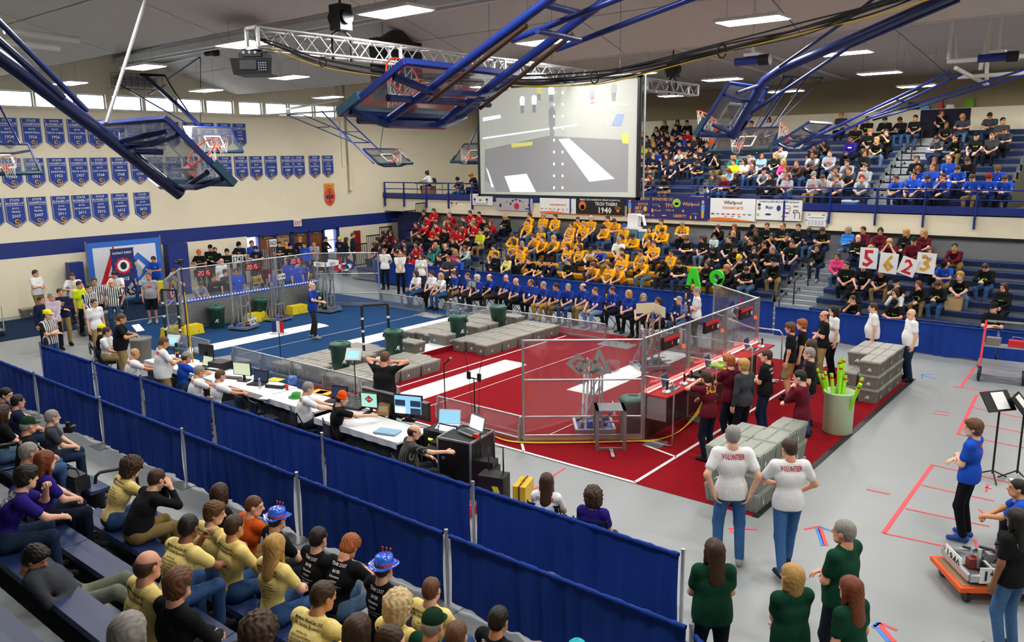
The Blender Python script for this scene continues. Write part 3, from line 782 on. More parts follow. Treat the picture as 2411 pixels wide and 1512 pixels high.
# ------------------------------------------------------------------ bleachers
def lo_row(i): return 12.28+.61*i, .53+.215*i
def hi_row(i): return 17.6+.66*i, 3.78+.256*i
def nr_row(i): return -6.4-.74*i, .53+.30*i
M_TREAD = mat('grey_bleacher_tread', srgb('6e747a'), .6, noise=.12, scale=4)
M_ALUT = mat('aluminium_step', srgb('aab0b4'), .4, .6, noise=.15, scale=6)
_SM = {}
def seat_mod(L, m):
    k = (round(L, 3), m.name)
    if k not in _SM:
        b = MB(); n = 7; vs = []
        prof2 = [(-.02, -.16), (-.035, -.03), (-.02, 0), (.12, -.012), (.26, 0), (.275, -.05), (.25, -.06), (-.005, -.06)]
        q = len(prof2)
        for xx in (0, L): vs += [(xx, py, pz) for py, pz in prof2]
        b.add(vs, [(i, (i+1) % q, q+(i+1) % q, q+i) for i in range(q)]+[tuple(range(q))[::-1], tuple(range(q, 2*q))])
        _SM[k] = b.mesh('seat_module', m)
    return _SM[k]
def bleachers(label, x0, x1, rowf, rows, dirn, depth, base, gold=None, mod=1.5, parts_rows=None):
    t = thing('bleachers', label, 'bleachers', (x0, 0, 0))
    for i in range(rows):
        yy, z = rowf(i); tz = z-.43
        b = MB(); b.bb((0, min(yy-dirn*depth*.5, yy+dirn*depth*.55), tz-.04), (x1-x0, max(yy-dirn*depth*.5, yy+dirn*depth*.55), tz))
        b.bb((0, min(yy+dirn*.03, yy+dirn*.06), tz), (x1-x0, max(yy+dirn*.03, yy+dirn*.06), z-.1))
        b.build('tread', M_TREAD, t)
        n = max(1, round((x1-x0)/mod)); L = (x1-x0)/n
        for k in range(n):
            g = gold and gold(i, x0+(k+.5)*L)
            o = link('seat_module', seat_mod(L-.012, M_SEATY if g else M_SEATB), t, (k*L, yy, z))
            if dirn < 0: o.rotation_euler = (0, 0, PI); o.location = ((k+1)*L, yy, z)
    yb, zb = rowf(rows-1)
    MB().bb((0, min(yb, yb+dirn*.4), base), (x1-x0, max(yb, yb+dirn*.4), zb-.45)).build('understructure', M_BLACKM, t)
    e = MB()
    for xx in (0.02, x1-x0-.06):
        for i in range(rows):
            yy, z = rowf(i); e.bb((xx, min(yy, yy+dirn*depth), base), (xx+.04, max(yy, yy+dirn*depth), z-.44))
    e.build('side_frame', M_BLACKM, t)
    return t
goldf = lambda i, x: (i <= 4 and 4.1 < x < 13.2 and not (i == 3 and x > 9.5) and not (i == 2 and 10 < x < 11.8)) or (i == 5 and 6 < x < 8.8)
bleachers('blue lower bleachers filled by the crowd in red shirts', -4.4, 1.4, lo_row, 8, 1, .61, 0)
bleachers('lower bleachers with gold and blue seats under the gold and black shirted crowd', 2.7, 14.45, lo_row, 8, 1, .61, 0, goldf)
bleachers('mostly empty blue lower bleachers at the right behind the 5623 signs', 15.85, 26.0, lo_row, 8, 1, .61, 0)
bleachers('upper balcony bleachers packed with dark shirts beside the screen', 3.2, 9.3, hi_row, 10, 1, .66, 3.37)
bleachers('upper balcony bleachers in the middle with grey shirted spectators', 10.3, 15.8, hi_row, 10, 1, .66, 3.37)
bleachers('upper balcony bleachers at the right with blue polo shirts', 16.8, 19.9, hi_row, 10, 1, .66, 3.37)
bleachers('near blue bleachers left of the near aisle', 3.0, 12.0, nr_row, 5, -1, .74, 0)
bleachers('near blue bleachers holding the pale yellow shirted supporters', 13.35, 22.3, nr_row, 6, -1, .74, 0)
def aisle(label, x0, x1, rowf, rows, dirn, depth, base, m):
    t = thing('aisle_steps', label, 'steps', (x0, 0, 0))
    for i in range(rows):
        yy, z = rowf(i)
        for h in (0, 1):
            y0 = yy-dirn*depth*.5+dirn*h*depth*.5; y1 = y0+dirn*(depth*.5 if h == 0 else depth*.75); zz = z-.43+h*.11
            MB().bb((0, min(y0, y1), zz-.10), (x1-x0, max(y0, y1), zz)).build('step', m, t)
    return t
aisle('grey aisle steps between the red shirts and the gold shirts', 1.4, 2.7, lo_row, 8, 1, .61, 0, M_ALUT)
aisle('grey aisle steps between the black shirts and the 5623 signs', 14.45, 15.85, lo_row, 8, 1, .61, 0, M_ALUT)
aisle('grey upper aisle steps right of the dark shirted upper crowd', 9.3, 10.3, hi_row, 10, 1, .66, 3.37, M_ALUT)
aisle('grey upper aisle steps left of the blue polo shirts', 15.8, 16.8, hi_row, 10, 1, .66, 3.37, M_ALUT)
aisle('grey aisle steps in the near bleachers', 12.0, 13.35, nr_row, 5, -1, .74, 0, M_ALUT)
def hand_rail(label, x, rowf, i, two=True):
    yy, z = rowf(i); zt = z-.43; yb, z2 = rowf(i+1)
    t = thing('aisle_handrail', label, 'handrail', (x, yy+.1, zt), group='black aisle handrails')
    MB().tube([(0, .0, 0), (0, 0, .82), (0, .05, .88), (0, .5, 1.02), (0, .55, 1.0), (0, .56, .93)], .022, 8).build('rail', M_BLACKM, t)
    MB().tube([(0, 0, .45), (0, .45, .58), (0, .5, .55), (0, .51, .48)], .018, 8).build('lower_rail', M_BLACKM, t)
    return t
_nm = ('lowest', 'second', 'third', 'fourth', 'fifth', 'topmost')
for a, (x, rf, rows, nm) in enumerate(((2.05, lo_row, (0, 2, 4, 6), 'lower aisle beside the red shirts'), (15.1, lo_row, (0, 2, 4), 'lower aisle beside the black shirts'), (9.8, hi_row, (1, 4), 'upper aisle near the screen'), (16.3, hi_row, (0, 2, 4, 6, 8), 'upper aisle beside the blue polo shirts'))):
    for k, i in enumerate(rows): hand_rail('black pipe handrail, %s one in the %s' % (_nm[k], nm), x, rf, i)
def hoop_rail(label, x, y, z, rz):
    t = thing('bench_handrail', label, 'handrail', (x, y, z), rz)
    MB().tube([(0, 0, -.55), (0, 0, .40), (0, -.04, .46), (0, -.5, .52), (0, -.56, .48), (0, -.58, .38)], .024, 8).build('rail', M_BLACKM, t)
    MB().tube([(0, 0, .1), (0, -.44, .14), (0, -.5, .10), (0, -.51, .02)], .022, 8).build('lower_rail', M_BLACKM, t)
hoop_rail('black pipe handrail at the front of the empty near bench', 12.75, -6.3, .55, 0)
hoop_rail('black pipe handrail beside the man in the green cap', 11.3, -7.1, .85, 0)
# folding black guard at the left end of the lower bleachers
g = thing('bleacher_guard', 'stepped black guard rails at the left end of the lower bleachers', 'railing')
for i in range(6):
    yy = 12.3+.8*i; z0 = .55+.33*i
    b = MB().bb((-4.62, yy, z0+.95), (-4.58, yy+.78, z0+1.0)).bb((-4.62, yy, z0), (-4.58, yy+.78, z0+.05))
    for k in range(8): b.bb((-4.61, yy+k*.105, z0), (-4.59, yy+k*.105+.02, z0+1.0))
    b.build('guard_panel', M_BLACKM, g)
# ------------------------------------------------------------------ ceiling lights
M_LAMP = mat('lamp_diffuser', (1, 1, 1), .6, noise=0, emit=(1, .97, .93), es=9.)
M_LCASE = mat('lamp_case', srgb('e8e8ea'), .4)
def ceil_z(y):
    for (a, za), (b, zb) in zip(prof, prof[1:]):
        if a <= y <= b: return za+(zb-za)*(y-a)/(b-a)
    return 8.2
lamps = []
for px, py in ((930, 28), (572, 104), (337, 158), (163, 196), (1770, 48), (1285, 98), (680, 182), (485, 213), (772, 229), (1988, 125), (2070, 172), (1700, 187), (1235, 176)):
    q = at(px, py, 2, 7.75); lamps.append((q[0], q[1], 7.75, (px, py)))
for px, py in ((1848, 215), (1590, 225), (2160, 203)):
    q = at(px, py, 2, 7.55); lamps.append((q[0], min(q[1], 22.6), 7.55, (px, py)))
for x, yy in ((18.9, -.8), (24.4, -.8), (23.2, 4), (28.6, 4), (22.7, 10.3), (28, 10.3), (-3, -6.5), (2.5, -6.5), (8, -6.5), (13.5, -6.5), (19, -6.5), (24.5, -6.5), (28.5, -4), (22, 16.5), (22, 21), (5.2, 10.5), (11, 10.5), (-3, 15.5), (3.2, 16), (0, 21)):
    lamps.append((x, yy, 7.75, None))
cm = MB().bb((-.6, -.32, 0), (.6, .32, .05)).bb((-.62, -.34, -.012), (.62, -.30, .03)).bb((-.62, .30, -.012), (.62, .34, .03)).mesh('case', M_LCASE)
dm = MB().bb((-.575, -.295, -.02), (.575, .295, 0)).mesh('diffuser', M_LAMP)
for i, (x, yy, z, px) in enumerate(lamps):
    where = 'seen in front of %s' % ['the roof above the truss', 'the roof over the projector', 'the roof over the banners', 'the windows at the far left', 'the roof right of the cable bundle', 'the folded basket arm', 'the roof right of the projector', 'the roof over the left side baskets', 'the drain pipe', 'the big right mast', 'the back roof edge at the right', 'the top of the right basket board', 'the truss over the screen', 'the tan wall behind the right baskets', 'the tan wall beside the truss end', 'the tan wall over the upper right crowd'][i] if i < 16 else 'farther along the roof outside the picture'
    t = thing('ceiling_light', 'white hanging ceiling light '+where, 'ceiling light', (x, yy, z), .0, 'hanging ceiling lights')
    link('case', cm, t); link('diffuser', dm, t)
    wz = ceil_z(yy)+.1-z
    MB().cyl((-.5, 0, .05), (-.5, 0, wz), .004, 5).cyl((.5, 0, .05), (.5, 0, wz), .004, 5).build('hanger', M_STEEL, t)
    ld = bpy.data.lights.new('lamp_light', 'AREA'); ld.shape = 'RECTANGLE'; ld.size = 1.15; ld.size_y = .6; ld.energy = LIGHT_W; ld.color = (1, .965, .92)
    lo_ = bpy.data.objects.new('lamp_light', ld); COL.objects.link(lo_); lo_.parent = t; lo_.location = (0, 0, -.04)
# ------------------------------------------------------------------ playing field
FL, FDX, FWY, FGY, FH, S1, S2 = 16.723, 1.795, 1.409, 8.142, 2.0, 4.014, 5.148
M_CBLUE = mat('blue_carpet', srgb('1f4470'), .95, noise=.12, scale=5, spec=.1, bump=.5, bscale=180)
M_CRED = mat('red_carpet', srgb('8a0e1b'), .95, noise=.12, scale=5, spec=.1, bump=.5, bscale=180)
M_CDRK = mat('dark_red_carpet', srgb('6d0f18'), .95, noise=.14, scale=4, spec=.1, bump=.5, bscale=180)
M_CDBL = mat('dark_blue_carpet', srgb('1b2f4c'), .95, noise=.14, scale=4, spec=.1, bump=.5, bscale=180)
M_TAPEW = mat('white_tape', srgb('e8e8e6'), .6, noise=.03); M_TAPER = mat('red_tape', srgb('e0444f'), .6, noise=.04); M_TAPEB = mat('blue_tape', srgb('2f7fd0'), .6, noise=.04)
M_POLY = clear('polycarbonate', (.97, .98, .99), .10, .03)
M_POLYD = clear('scratched_polycarbonate', (.94, .955, .975), .14, .07)
XC = FL/2; CX0, CX1 = XC-.32, XC+.32
tag(MB().bb((0-3.1, -.42, .002), (XC, 9.0, .009)).build('blue_field_carpet', M_CBLUE), 'blue carpet of the field half at the far blue player stations', 'carpet')
tag(MB().bb((XC, -.42, .002), (19.72, 9.0, .009)).build('red_field_carpet', M_CRED), 'red carpet of the field half at the red player stations', 'carpet')
tag(MB().bb((19.66, -.44, .003), (19.76, 9.02, .014)).build('carpet_edge_strip', M_BLACK), 'dark edging strip along the right border of the red carpet', 'strip')
tag(MB().bb((-6.9, -3.0, .002), (-3.3, 4.2, .008)).build('dark_entry_carpet', M_CDBL), 'dark blue carpet by the left wall under the waiting volunteers', 'carpet')
def tape(name, label, a, b, w=.05, m=M_TAPEW, z=.011, grp='white field lines'):
    a, b = Vector((a[0], a[1], z)), Vector((b[0], b[1], z)); d = (b-a).normalized(); n = Vector((-d.y, d.x, 0))*w/2
    o = MB().add([a-n, b-n, b+n, a+n, a-n+Vector((0, 0, .003)), b-n+Vector((0, 0, .003)), b+n+Vector((0, 0, .003)), a+n+Vector((0, 0, .003))], [(3, 2, 1, 0), (4, 5, 6, 7), (0, 1, 5, 4), (1, 2, 6, 5), (2, 3, 7, 6), (3, 0, 4, 7)]).build(name, m)
    return tag(o, label, 'tape line', grp)
tape('field_line', 'white line across the red carpet beside the right grey tote piles', (10.25, .1), (10.25, 8.05))
tape('field_line', 'white line on the red carpet behind the red player stations', (17.62, -.4), (17.62, 9.0), .06)
tape('field_line', 'white line along the near edge of the red carpet', (9.5, -.40), (17.65, -.40), .06)
tape('field_line', 'short white line from the red station end to the long white line', (FL+.1, 1.25), (17.62, 1.05), .05)
tape('field_line', 'white corner line from the near red corner post to the carpet edge', (FL-FDX+.02, -.05), (FL-FDX+.35, -.40), .05)
tape('field_line', 'thin white seam on the red carpet beyond the first white platform', (11.9, .2), (11.9, 8.0), .018)
tape('field_line', 'thin white seam on the red carpet before the red stations', (15.1, .4), (15.1, 7.8), .018)
tape('field_line', 'thin white seam on the blue carpet beside the walking announcer', (4.2, .3), (4.2, 7.9), .018)
tape('field_line', 'short white line at the end of the red station by the noodle bin', (FL+.1, 6.95), (17.62, 7.1), .05)
for x0, x1, y0, y1, nm in ((2.4, 3.12, .15, 4.72, 'on the blue carpet in front of the blue stations'), (5.35, 6.12, 3.5, 7.98, 'on the blue carpet behind the grey tote piles'), (10.62, 11.42, .2, 4.6, 'on the red carpet beside the near grey totes'), (13.58, 14.36, 3.35, 8.0, 'on the red carpet nearest the red stations')):
    t = thing('scoring_platform', 'white low scoring platform '+nm, 'platform', ((x0+x1)/2, y0, .009), 0, 'white scoring platforms')
    w2 = (x1-x0)/2; L2 = y1-y0
    MB().add([(-w2, 0, 0), (w2, 0, 0), (w2, L2, 0), (-w2, L2, 0), (-w2+.12, .05, .045), (w2-.12, .05, .045), (w2-.12, L2-.05, .045), (-w2+.12, L2-.05, .045)], [(3, 2, 1, 0), (4, 5, 6, 7), (0, 1, 5, 4), (1, 2, 6, 5), (2, 3, 7, 6), (3, 0, 4, 7)]).build('deck', M_WHITE, t)
# the step in the middle
t = thing('centre_step', 'white topped centre step with red and blue sides between the tote piles', 'platform', (XC, 0, .009))
MB().bb((-.32, .05, 0), (.32, FGY-.05, .14)).build('core', M_STEEL, t)
MB().bb((-.325, .04, .14), (.325, FGY-.04, .152)).build('deck', M_WHITE, t)
MB().bb((.32, .05, .005), (.327, FGY-.05, .142)).build('red_side', M_CRED, t); MB().bb((-.327, .05, .005), (-.32, FGY-.05, .142)).build('blue_side', M_CBLUE, t)
# guard rails
def guard(label, xa, xb, y, side):
    t = thing('guard_rail', label, 'guard rail', (xa, y, .009)); L = xb-xa
    MB().cyl((0, 0, .5), (L, 0, .5), .019, 10).build('top_tube', M_ALU, t)
    MB().bb((0, -.03, 0), (L, .03, .07)).build('base_channel', M_ALU, t)
    MB().bb((0, -.004, .05), (L, .004, .49)).build('clear_sheet', M_POLYD, t)
    n = max(1, round(L/1.3))
    pm = MB().bb((-.02, -.022, 0), (.02, .022, .5)).bb((-.012, -.05*side-.02, 0), (.012, -.05*side+.02, .36)).mesh('post', M_ALU)
    for k in range(n+1): link('post', pm, t, (min(max(k*L/n, .02), L-.02), -.03*side, 0))
    return t
guard('short clear guard rail by the near blue corner behind the yellow cable', FDX, S1, 0, 1)
guard('long clear guard rail in front of the scoring tables', S2, FL-S2, 0, 1)
guard('clear guard rail leading to the near red corner panel', FL-S1, FL-FDX, 0, 1)
guard('short clear guard rail by the far blue corner panel', FDX, S1, FGY, -1)
guard('long clear guard rail in front of the blue polo shirt row', S2, FL-S2, FGY, -1)
guard('short clear guard rail behind the red stations', FL-S1, FL-FDX, FGY, -1)
def ramp(label, xa, xb, y, dirn):
    t = thing('gate_ramp', label, 'ramp', (xa, y, .009)); L = xb-xa
    MB().add([(0, 0, .03), (L, 0, .03), (L, dirn*.55, .005), (0, dirn*.55, .005), (0, 0, .0), (L, 0, .0)], [(0, 1, 2, 3), (0, 4, 5, 1), (4, 3, 2, 5), (0, 3, 4), (1, 5, 2)]).build('plate', M_ALU, t)
    for k in range(int(L/.1)):
        MB().bb((k*.1+.01, min(0, -dirn*.05), .028), (k*.1+.06, max(0, -dirn*.05), .034)).build('hazard_stripe', mat('hazard_yellow', srgb('e3c11f'), .5) if k % 2 else M_BLACK, t)
ramp('grey gate ramp with hazard stripe beside the far blue guard rail', S1+.05, S2-.05, FGY, -1)
ramp('grey gate ramp with black and yellow edge at the far red side', FL-S2+.05, FL-S1-.05, FGY, -1)
ramp('grey gate ramp at the near blue gap behind the score table', S1+.05, S2-.05, 0, 1)

# player station walls ------------------------------------------------------------
M_DIAMOND = mat('diamond_plate', srgb('8c8e90'), .35, .8, noise=.2, scale=40, bump=.8, bscale=35)
M_LEDB = mat('blue_led', (.2, .4, 1), .4, noise=0, emit=(.12, .28, 1), es=14.); M_LEDR = mat('red_led', (1, .2, .15), .4, noise=0, emit=(1, .09, .07), es=16.)
M_LEDD = mat('red_digit_led', (1, .1, .1), .4, noise=0, emit=(1, .02, .03), es=5.)
M_REDSH = mat('red_shelf_mat', srgb('b01420'), .8, noise=.06)
M_DARKP = mat('dark_station_panel', srgb('3a2523'), .4, noise=.15, scale=4)
SEG7 = {'0': 'abcdef', '1': 'bc', '2': 'abged', '5': 'afgcd', '3': 'abgcd', '4': 'fgbc', '9': 'abcfgd', '6': 'afedcg', '8': 'abcdefg', '7': 'abc'}
def seven(mb, s, o, ux, uy, h):
    o, ux, uy = Vector(o), Vector(ux), Vector(uy); w = h*.55; t = h*.11; n = ux.cross(uy)
    for k, ch in enumerate(s):
        c = o+ux*((k-(len(s)-1)/2)*w*1.45)
        for g in SEG7[ch]:
            x0, y0, x1, y1 = {'a': (-w/2, h, w/2, h), 'g': (-w/2, h/2, w/2, h/2), 'd': (-w/2, 0, w/2, 0), 'f': (-w/2, h/2, -w/2, h), 'b': (w/2, h/2, w/2, h), 'e': (-w/2, 0, -w/2, h/2), 'c': (w/2, 0, w/2, h/2)}[g]
            if x0 == x1: P = [(x0-t/2, y0+t*.6), (x0+t/2, y0+t*.6), (x0+t/2, y1-t*.6), (x0-t/2, y1-t*.6)]
            else: P = [(x0+t*.5, y0-t/2), (x1-t*.5, y0-t/2), (x1-t*.5, y0+t/2), (x0+t*.5, y0+t/2)]
            mb.add([c+ux*a+uy*b for a, b in P], [(0, 1, 2, 3)])
def station(label, X, sgn, led, red):
    """player station wall at x = X; sgn points out of the field"""
    t = thing('player_station_barrier', label, 'wall panel', (X, 0, .009)); a, b = FWY, FGY-FWY; st = (b-a)/3
    for k in range(4):
        y = a+k*st; MB().bb((-.03, y-.03, 0), (.03, y+.03, FH)).build('post', M_ALU, t)
    MB().cyl((0, a, FH), (0, b, FH), .022, 10).build('top_tube', M_ALU, t)
    for k in range(3):
        y = a+k*st
        MB().bb((-.004, y+.03, .93), (.004, y+st-.03, FH-.03)).build('clear_sheet', M_POLY, t)
        MB().bb((-.015, y+.03, .02), (.015, y+st-.03, .90)).build('kick_panel', M_DARKP if red else M_DIAMOND, t)
        MB().bb((min(0, sgn*.46), y+.04, .90), (max(0, sgn*.46), y+st-.04, .93)).build('shelf', M_REDSH if red else mat('blue_shelf_mat', srgb('1d46b4'), .8), t)
        MB().bb((min(0, sgn*.44), y+.06, .45), (max(0, sgn*.44), y+.09, .90)).build('shelf_bracket', M_ALU, t)
        lc = MB()
        for q in range(22 if red else 16):
            yy = y+.08+q*(st-.16)/(21 if red else 15); lc.ball((sgn*.05, yy, .965), .016 if red else .014, 6, 4)
        c = MB().bb((min(sgn*.02, sgn*.08), y+.05, .93), (max(sgn*.02, sgn*.08), y+st-.05, .955)).build('light_strip', M_ALU, t)
        o = lc.build('led_row', led, c); o['kind'] = 'stuff'
        # team sign with digits on the outer (driver) side and the field side
        f = MB().box((sgn*.06, y+st/2, FH-.21), (.07, .62, .24)).build('team_sign', M_BLACK, t)
        if red:
            MB().box((sgn*.1, y+st/2, FH-.13), (.012, .62, .07)).build('red_band', mat('red_sign_band', srgb('d8202a'), .4), f)
            m = MB(); seven(m, '1', (sgn*.097, y+st/2, FH-.27), (0, 1 if sgn > 0 else -1, 0), (0, 0, 1), .07); m.build('digit', M_LEDD, f)
            MB().box((sgn*.1, y+st/2+.26, FH-.25), (.012, .05, .08)).build('sticker', M_WHITE, f)
            s_ = MB().cyl((sgn*.12, y+st/2+.45, FH-.34), (sgn*.12, y+st/2+.45, FH-.05), .03, 10).build('stack_light', M_STEEL, t)
            MB().cyl((sgn*.12, y+st/2+.45, FH-.42), (sgn*.12, y+st/2+.45, FH-.34), .036, 10).build('amber_lens', mat('amber_lens', srgb('c03a1a'), .3, emit=(1, .2, .05), es=.4), s_)
        m = MB(); seven(m, '2015', (sgn*.06-sgn*.037, y+st/2, FH-.28), (0, 1 if sgn < 0 else -1, 0), (0, 0, 1), .13); m.build('clock_digits', M_LEDD, f)
    # slatted legs on the outer side
    if red:
        for k in range(4):
            y = a+k*st+(.02 if k < 3 else -.02)
            MB().tube([(sgn*.03, y, 1.28), (sgn*.55, y, 1.28), (sgn*.62, y, 1.2), (sgn*.62, y, .05), (sgn*.55, y, .02), (sgn*.05, y, .02)], .017, 8).build('divider_rail', M_ALU, t)
            MB().bb((sgn*.1, y-.2, 0), (sgn*.45, y+.2, .012)).build('foot_plate', M_STEEL, t)
        for k in range(12):
            y = a+.2+k*.44; MB().box((sgn*.018, y, .6-.1*(k % 3)), (.008, .1, .012)).build('slot', M_BLACK, t)
    return t
station('clear red player station wall with red lights and shelves', FL, 1, M_LEDR, True)
station('clear blue player station wall with blue lights and diamond plate', 0, -1, M_LEDB, False)
# corner human player panels
def logo_shapes(s):
    """three-part emblem: red triangle, white ring, blue square, as 2D outlines of size s (rings as strips)"""
    def outl(P, w):
        n = len(P); c = (sum(p[0] for p in P)/n, sum(p[1] for p in P)/n)
        I = [(c[0]+(p[0]-c[0])*w, c[1]+(p[1]-c[1])*w) for p in P]
        return P+I, [(i, (i+1) % n, n+(i+1) % n, n+i) for i in range(n)]
    tri = outl([(-s*.55, -s*.3), (s*.05, -s*.3), (-s*.2, s*.55)], .45)
    sq = outl([(s*.0, s*.0), (s*.32, -s*.32), (s*.66, s*.02), (s*.34, s*.34)], .5)
    R, r, n = s*.3, s*.18, 20
    ring = ([(R*1.15*math.cos(2*PI*i/n)+s*.06, R*.8*math.sin(2*PI*i/n)-s*.08) for i in range(n)]+[(r*1.15*math.cos(2*PI*i/n)+s*.06, r*.8*math.sin(2*PI*i/n)-s*.08) for i in range(n)], [(i, (i+1) % n, n+(i+1) % n, n+i) for i in range(n)])
    return tri, ring, sq
def corner_panel(label, A, B, out, chute=False, logo=True, ghost=False):
    A, B = Vector((A[0], A[1], .009)), Vector((B[0], B[1], .009)); d = (B-A); L = d.length; d.normalize(); ang = math.atan2(d.y, d.x)
    t = thing('corner_panel', label, 'wall panel', A, ang)
    for x in (.025, L-.025): MB().cyl((x, 0, 0), (x, 0, FH), .024, 10).build('post', M_ALU, t)
    for z, r in ((FH-.02, .021), (1.22, .019), (.50, .017)): MB().cyl((0, 0, z), (L, 0, z), r, 10).build('cross_tube', M_ALU, t)
    MB().bb((.03, -.02, .03), (L-.03, .02, .14)).build('base_channel', M_ALU, t)
    MB().bb((.04, -.004, .1), (L-.04, .004, FH-.03)).build('clear_sheet', M_POLY, t)
    sh = logo_shapes(.62)
    flip = 1 if not ghost else -1
    for nm, (v, f), m in zip(('triangle', 'ring', 'square'), sh, (M_RED, M_WHITE, M_NAVY) if not ghost else (mat('grey_vinyl_back', srgb('8d8f90'), .5),)*3):
        k = MB(); k.add([(L/2-.15*flip+flip*x*1.15, -.007*out, 1.52+y) for x, y in v], f); k.add([(L/2-.15*flip+flip*x*1.15, .007*out, 1.52+y) for x, y in v], [tuple(reversed(q)) for q in f]); k.build('logo_'+nm, m, t)
    k = MB(); text_on(k, 'FIRST', (L/2-.05, -.008*out, 1.13), (flip*1.0, 0, 0), (0, 0, 1), .10, True); k.build('logo_word', M_INK if not ghost else mat('grey_vinyl_back', srgb('8d8f90'), .5), t)
    return t, L
p1, L1 = corner_panel('clear corner panel with grey backed logo at the near red corner', (FL-FDX, 0), (FL, FWY), -1, ghost=True)
ch = MB()
for x in (1.35, 1.85): ch.bb((x, -.5, 0), (x+.06, -.42, .75)).bb((x, -.08, 0), (x+.06, -.02, .75)).bb((x, -.5, .73), (x+.06, -.02, .77))
ch.build('chute_stand', M_STEEL, p1); MB().bb((1.35, -.5, .75), (1.91, -.02, .77)).build('chute_top', M_STEEL, p1); MB().bb((1.35, -.46, .0), (1.91, -.42, .04)).build('chute_foot', M_STEEL, p1)
MB().bb((1.6, -.9, .02), (1.66, -.5, .04)).build('chute_tongue', M_ALU, p1)
p2, _ = corner_panel('clear corner panel with coloured logo at the far blue corner', (0, FGY-FWY), (FDX, FGY), 1)
p3, _ = corner_panel('clear corner panel at the near blue corner', (FDX, 0), (0, FWY), 1, ghost=False)
p4, _ = corner_panel('clear corner panel with red and blue logo at the far red corner', (FL, FGY-FWY), (FL-FDX, FGY), -1)
# ------------------------------------------------------------------ totes
M_TOTE = mat('grey_tote_plastic', srgb('77756f'), .5, noise=.08, scale=6); M_TOTEL = mat('pale_tote_lid', srgb('9b9a92'), .42, noise=.10, scale=5); M_TOTEY = mat('yellow_tote_plastic', srgb('e6cf16'), .45, noise=.05)
M_TOTEG = mat('green_grey_tote_lid', srgb('8d9389'), .45, noise=.08, scale=5)
TL, TW, TH = .683, .43, .307
def tote_meshes(m, ml, nm):
    b = MB(); x0, y0, x1, y1 = TL*.44, TW*.43, TL*.485, TW*.485
    b.add([(-x0, -y0, 0), (x0, -y0, 0), (x0, y0, 0), (-x0, y0, 0), (-x1, -y1, .26), (x1, -y1, .26), (x1, y1, .26), (-x1, y1, .26)], [(3, 2, 1, 0), (4, 5, 6, 7), (0, 1, 5, 4), (1, 2, 6, 5), (2, 3, 7, 6), (3, 0, 4, 7)])
    b.box((0, 0, .262), (TL, TW, .022))
    for k in range(7):
        x = -TL*.4+k*TL*.8/6
        for s in (-1, 1): b.bar((x*.94, s*(y0+.006), .01), (x, s*(y1+.004), .25), .012, .012)
    for k in range(4):
        y = -TW*.33+k*TW*.66/3
        for s in (-1, 1): b.bar((s*(x0+.006), y*.94, .01), (s*(x1+.004), y, .25), .012, .012)
    body_m = b.mesh('tote_body', m)
    l = MB()
    for s in (-1, 1):
        vs = []; n = 6
        l.box((0, s*TW*.247, .287), (TL*.985, TW*.49, .026))
        l.box((0, s*TW*.25, .302), (TL*.86, TW*.40, .008))
        for k in range(6): l.box((-TL*.4+k*TL*.16, 0+s*.012, .303), (TL*.09, .016, .008))
        l.box((0, s*TW*.49, .284), (TL*.5, .02, .03))
    lid = l.mesh('lid', ml)
    g = MB()
    for s in (-1, 1):
        v, f = glyphs('Æ', True); g.add([(s*(x1+.0065), s*(.075*px), .09+.06*py) for px, py in v], f)
        g.add([(s*.1+(px*.055), s*(y1+.0065)*1, .09+.06*py) for px, py in v] if s < 0 else [(-.1-px*.055, y1+.0065, .09+.06*py) for px, py in v], f)
    return body_m, lid, g.mesh('maker_mark', M_WINK)
TM = {'g': tote_meshes(M_TOTE, M_TOTEL, 'grey'), 'p': tote_meshes(M_TOTEG, M_TOTEG, 'pale')}
def tote(loc, rz, label, kind='g', grp='grey plastic totes'):
    t = thing('tote', label, 'tote', loc, rz, grp); b, l, g = TM[kind]
    link('body', b, t); link('lid', l, t); link('maker_mark', g, t)
    return t
rt = random.Random(5); cols = ('nearest the centre step', 'in the middle column', 'in the outer column')
rows_n = ('first', 'second', 'third', 'fourth', 'fifth')
for side, xa, dx in (('red', CX1+.23, .44), ('blue', CX0-.23, -.44)):
    for part, ya in (('near', .42), ('far', 4.98)):
        for c in range(3):
            for r in range(5 if part == 'far' else 4):
                y = ya+r*.70+(.1 if c == 1 else 0)
                if part == 'far' and r == 4: y = min(y, 7.72)
                tote((xa+c*dx+rt.uniform(-.004, .004), y, .009), PI/2+rt.uniform(-.006, .006), 'grey tote %s, %s from the front, %s %s side floor pile' % (cols[c], rows_n[r], part, side), grp='grey totes in the four floor piles')
for y, nm in ((4.62, 'alone in front of the second far green bin'), (6.0, 'behind the second far green bin'), (6.5, 'in front of the farthest green bin'), (7.78, 'behind the farthest green bin'), (.25, 'in front of the nearest green bin'), (1.65, 'behind the nearest green bin'), (3.42, 'behind the bin beside the tall dark frame')):
    tote((XC, y, .161), rt.uniform(-.006, .006), 'grey tote on the centre step %s' % nm, grp='grey totes on the centre step')
for nm, xs, ys, hs, k in (('near', (19.05, 19.49), (-.02, .67, 1.36), ((3, 3), (3, 3), (2, 3)), 'p'), ('far', (18.93, 19.38), (6.72, 7.41, 8.1), ((2, 3), (3, 3), (3, 3)), 'g')):
    for j, y in enumerate(ys):
        for i, x in enumerate(xs):
            for h in range(hs[j][i]):
                tote((x, y, .012+h*.308), PI/2+rt.uniform(-.006, .006), '%s tote, %s layer, %s row, %s column, %s right stack' % ('grey green' if k == 'p' else 'grey', ('bottom', 'middle', 'top')[h], ('front', 'middle', 'back')[j], ('left', 'right')[i], nm), k, 'totes in the right hand stacks')
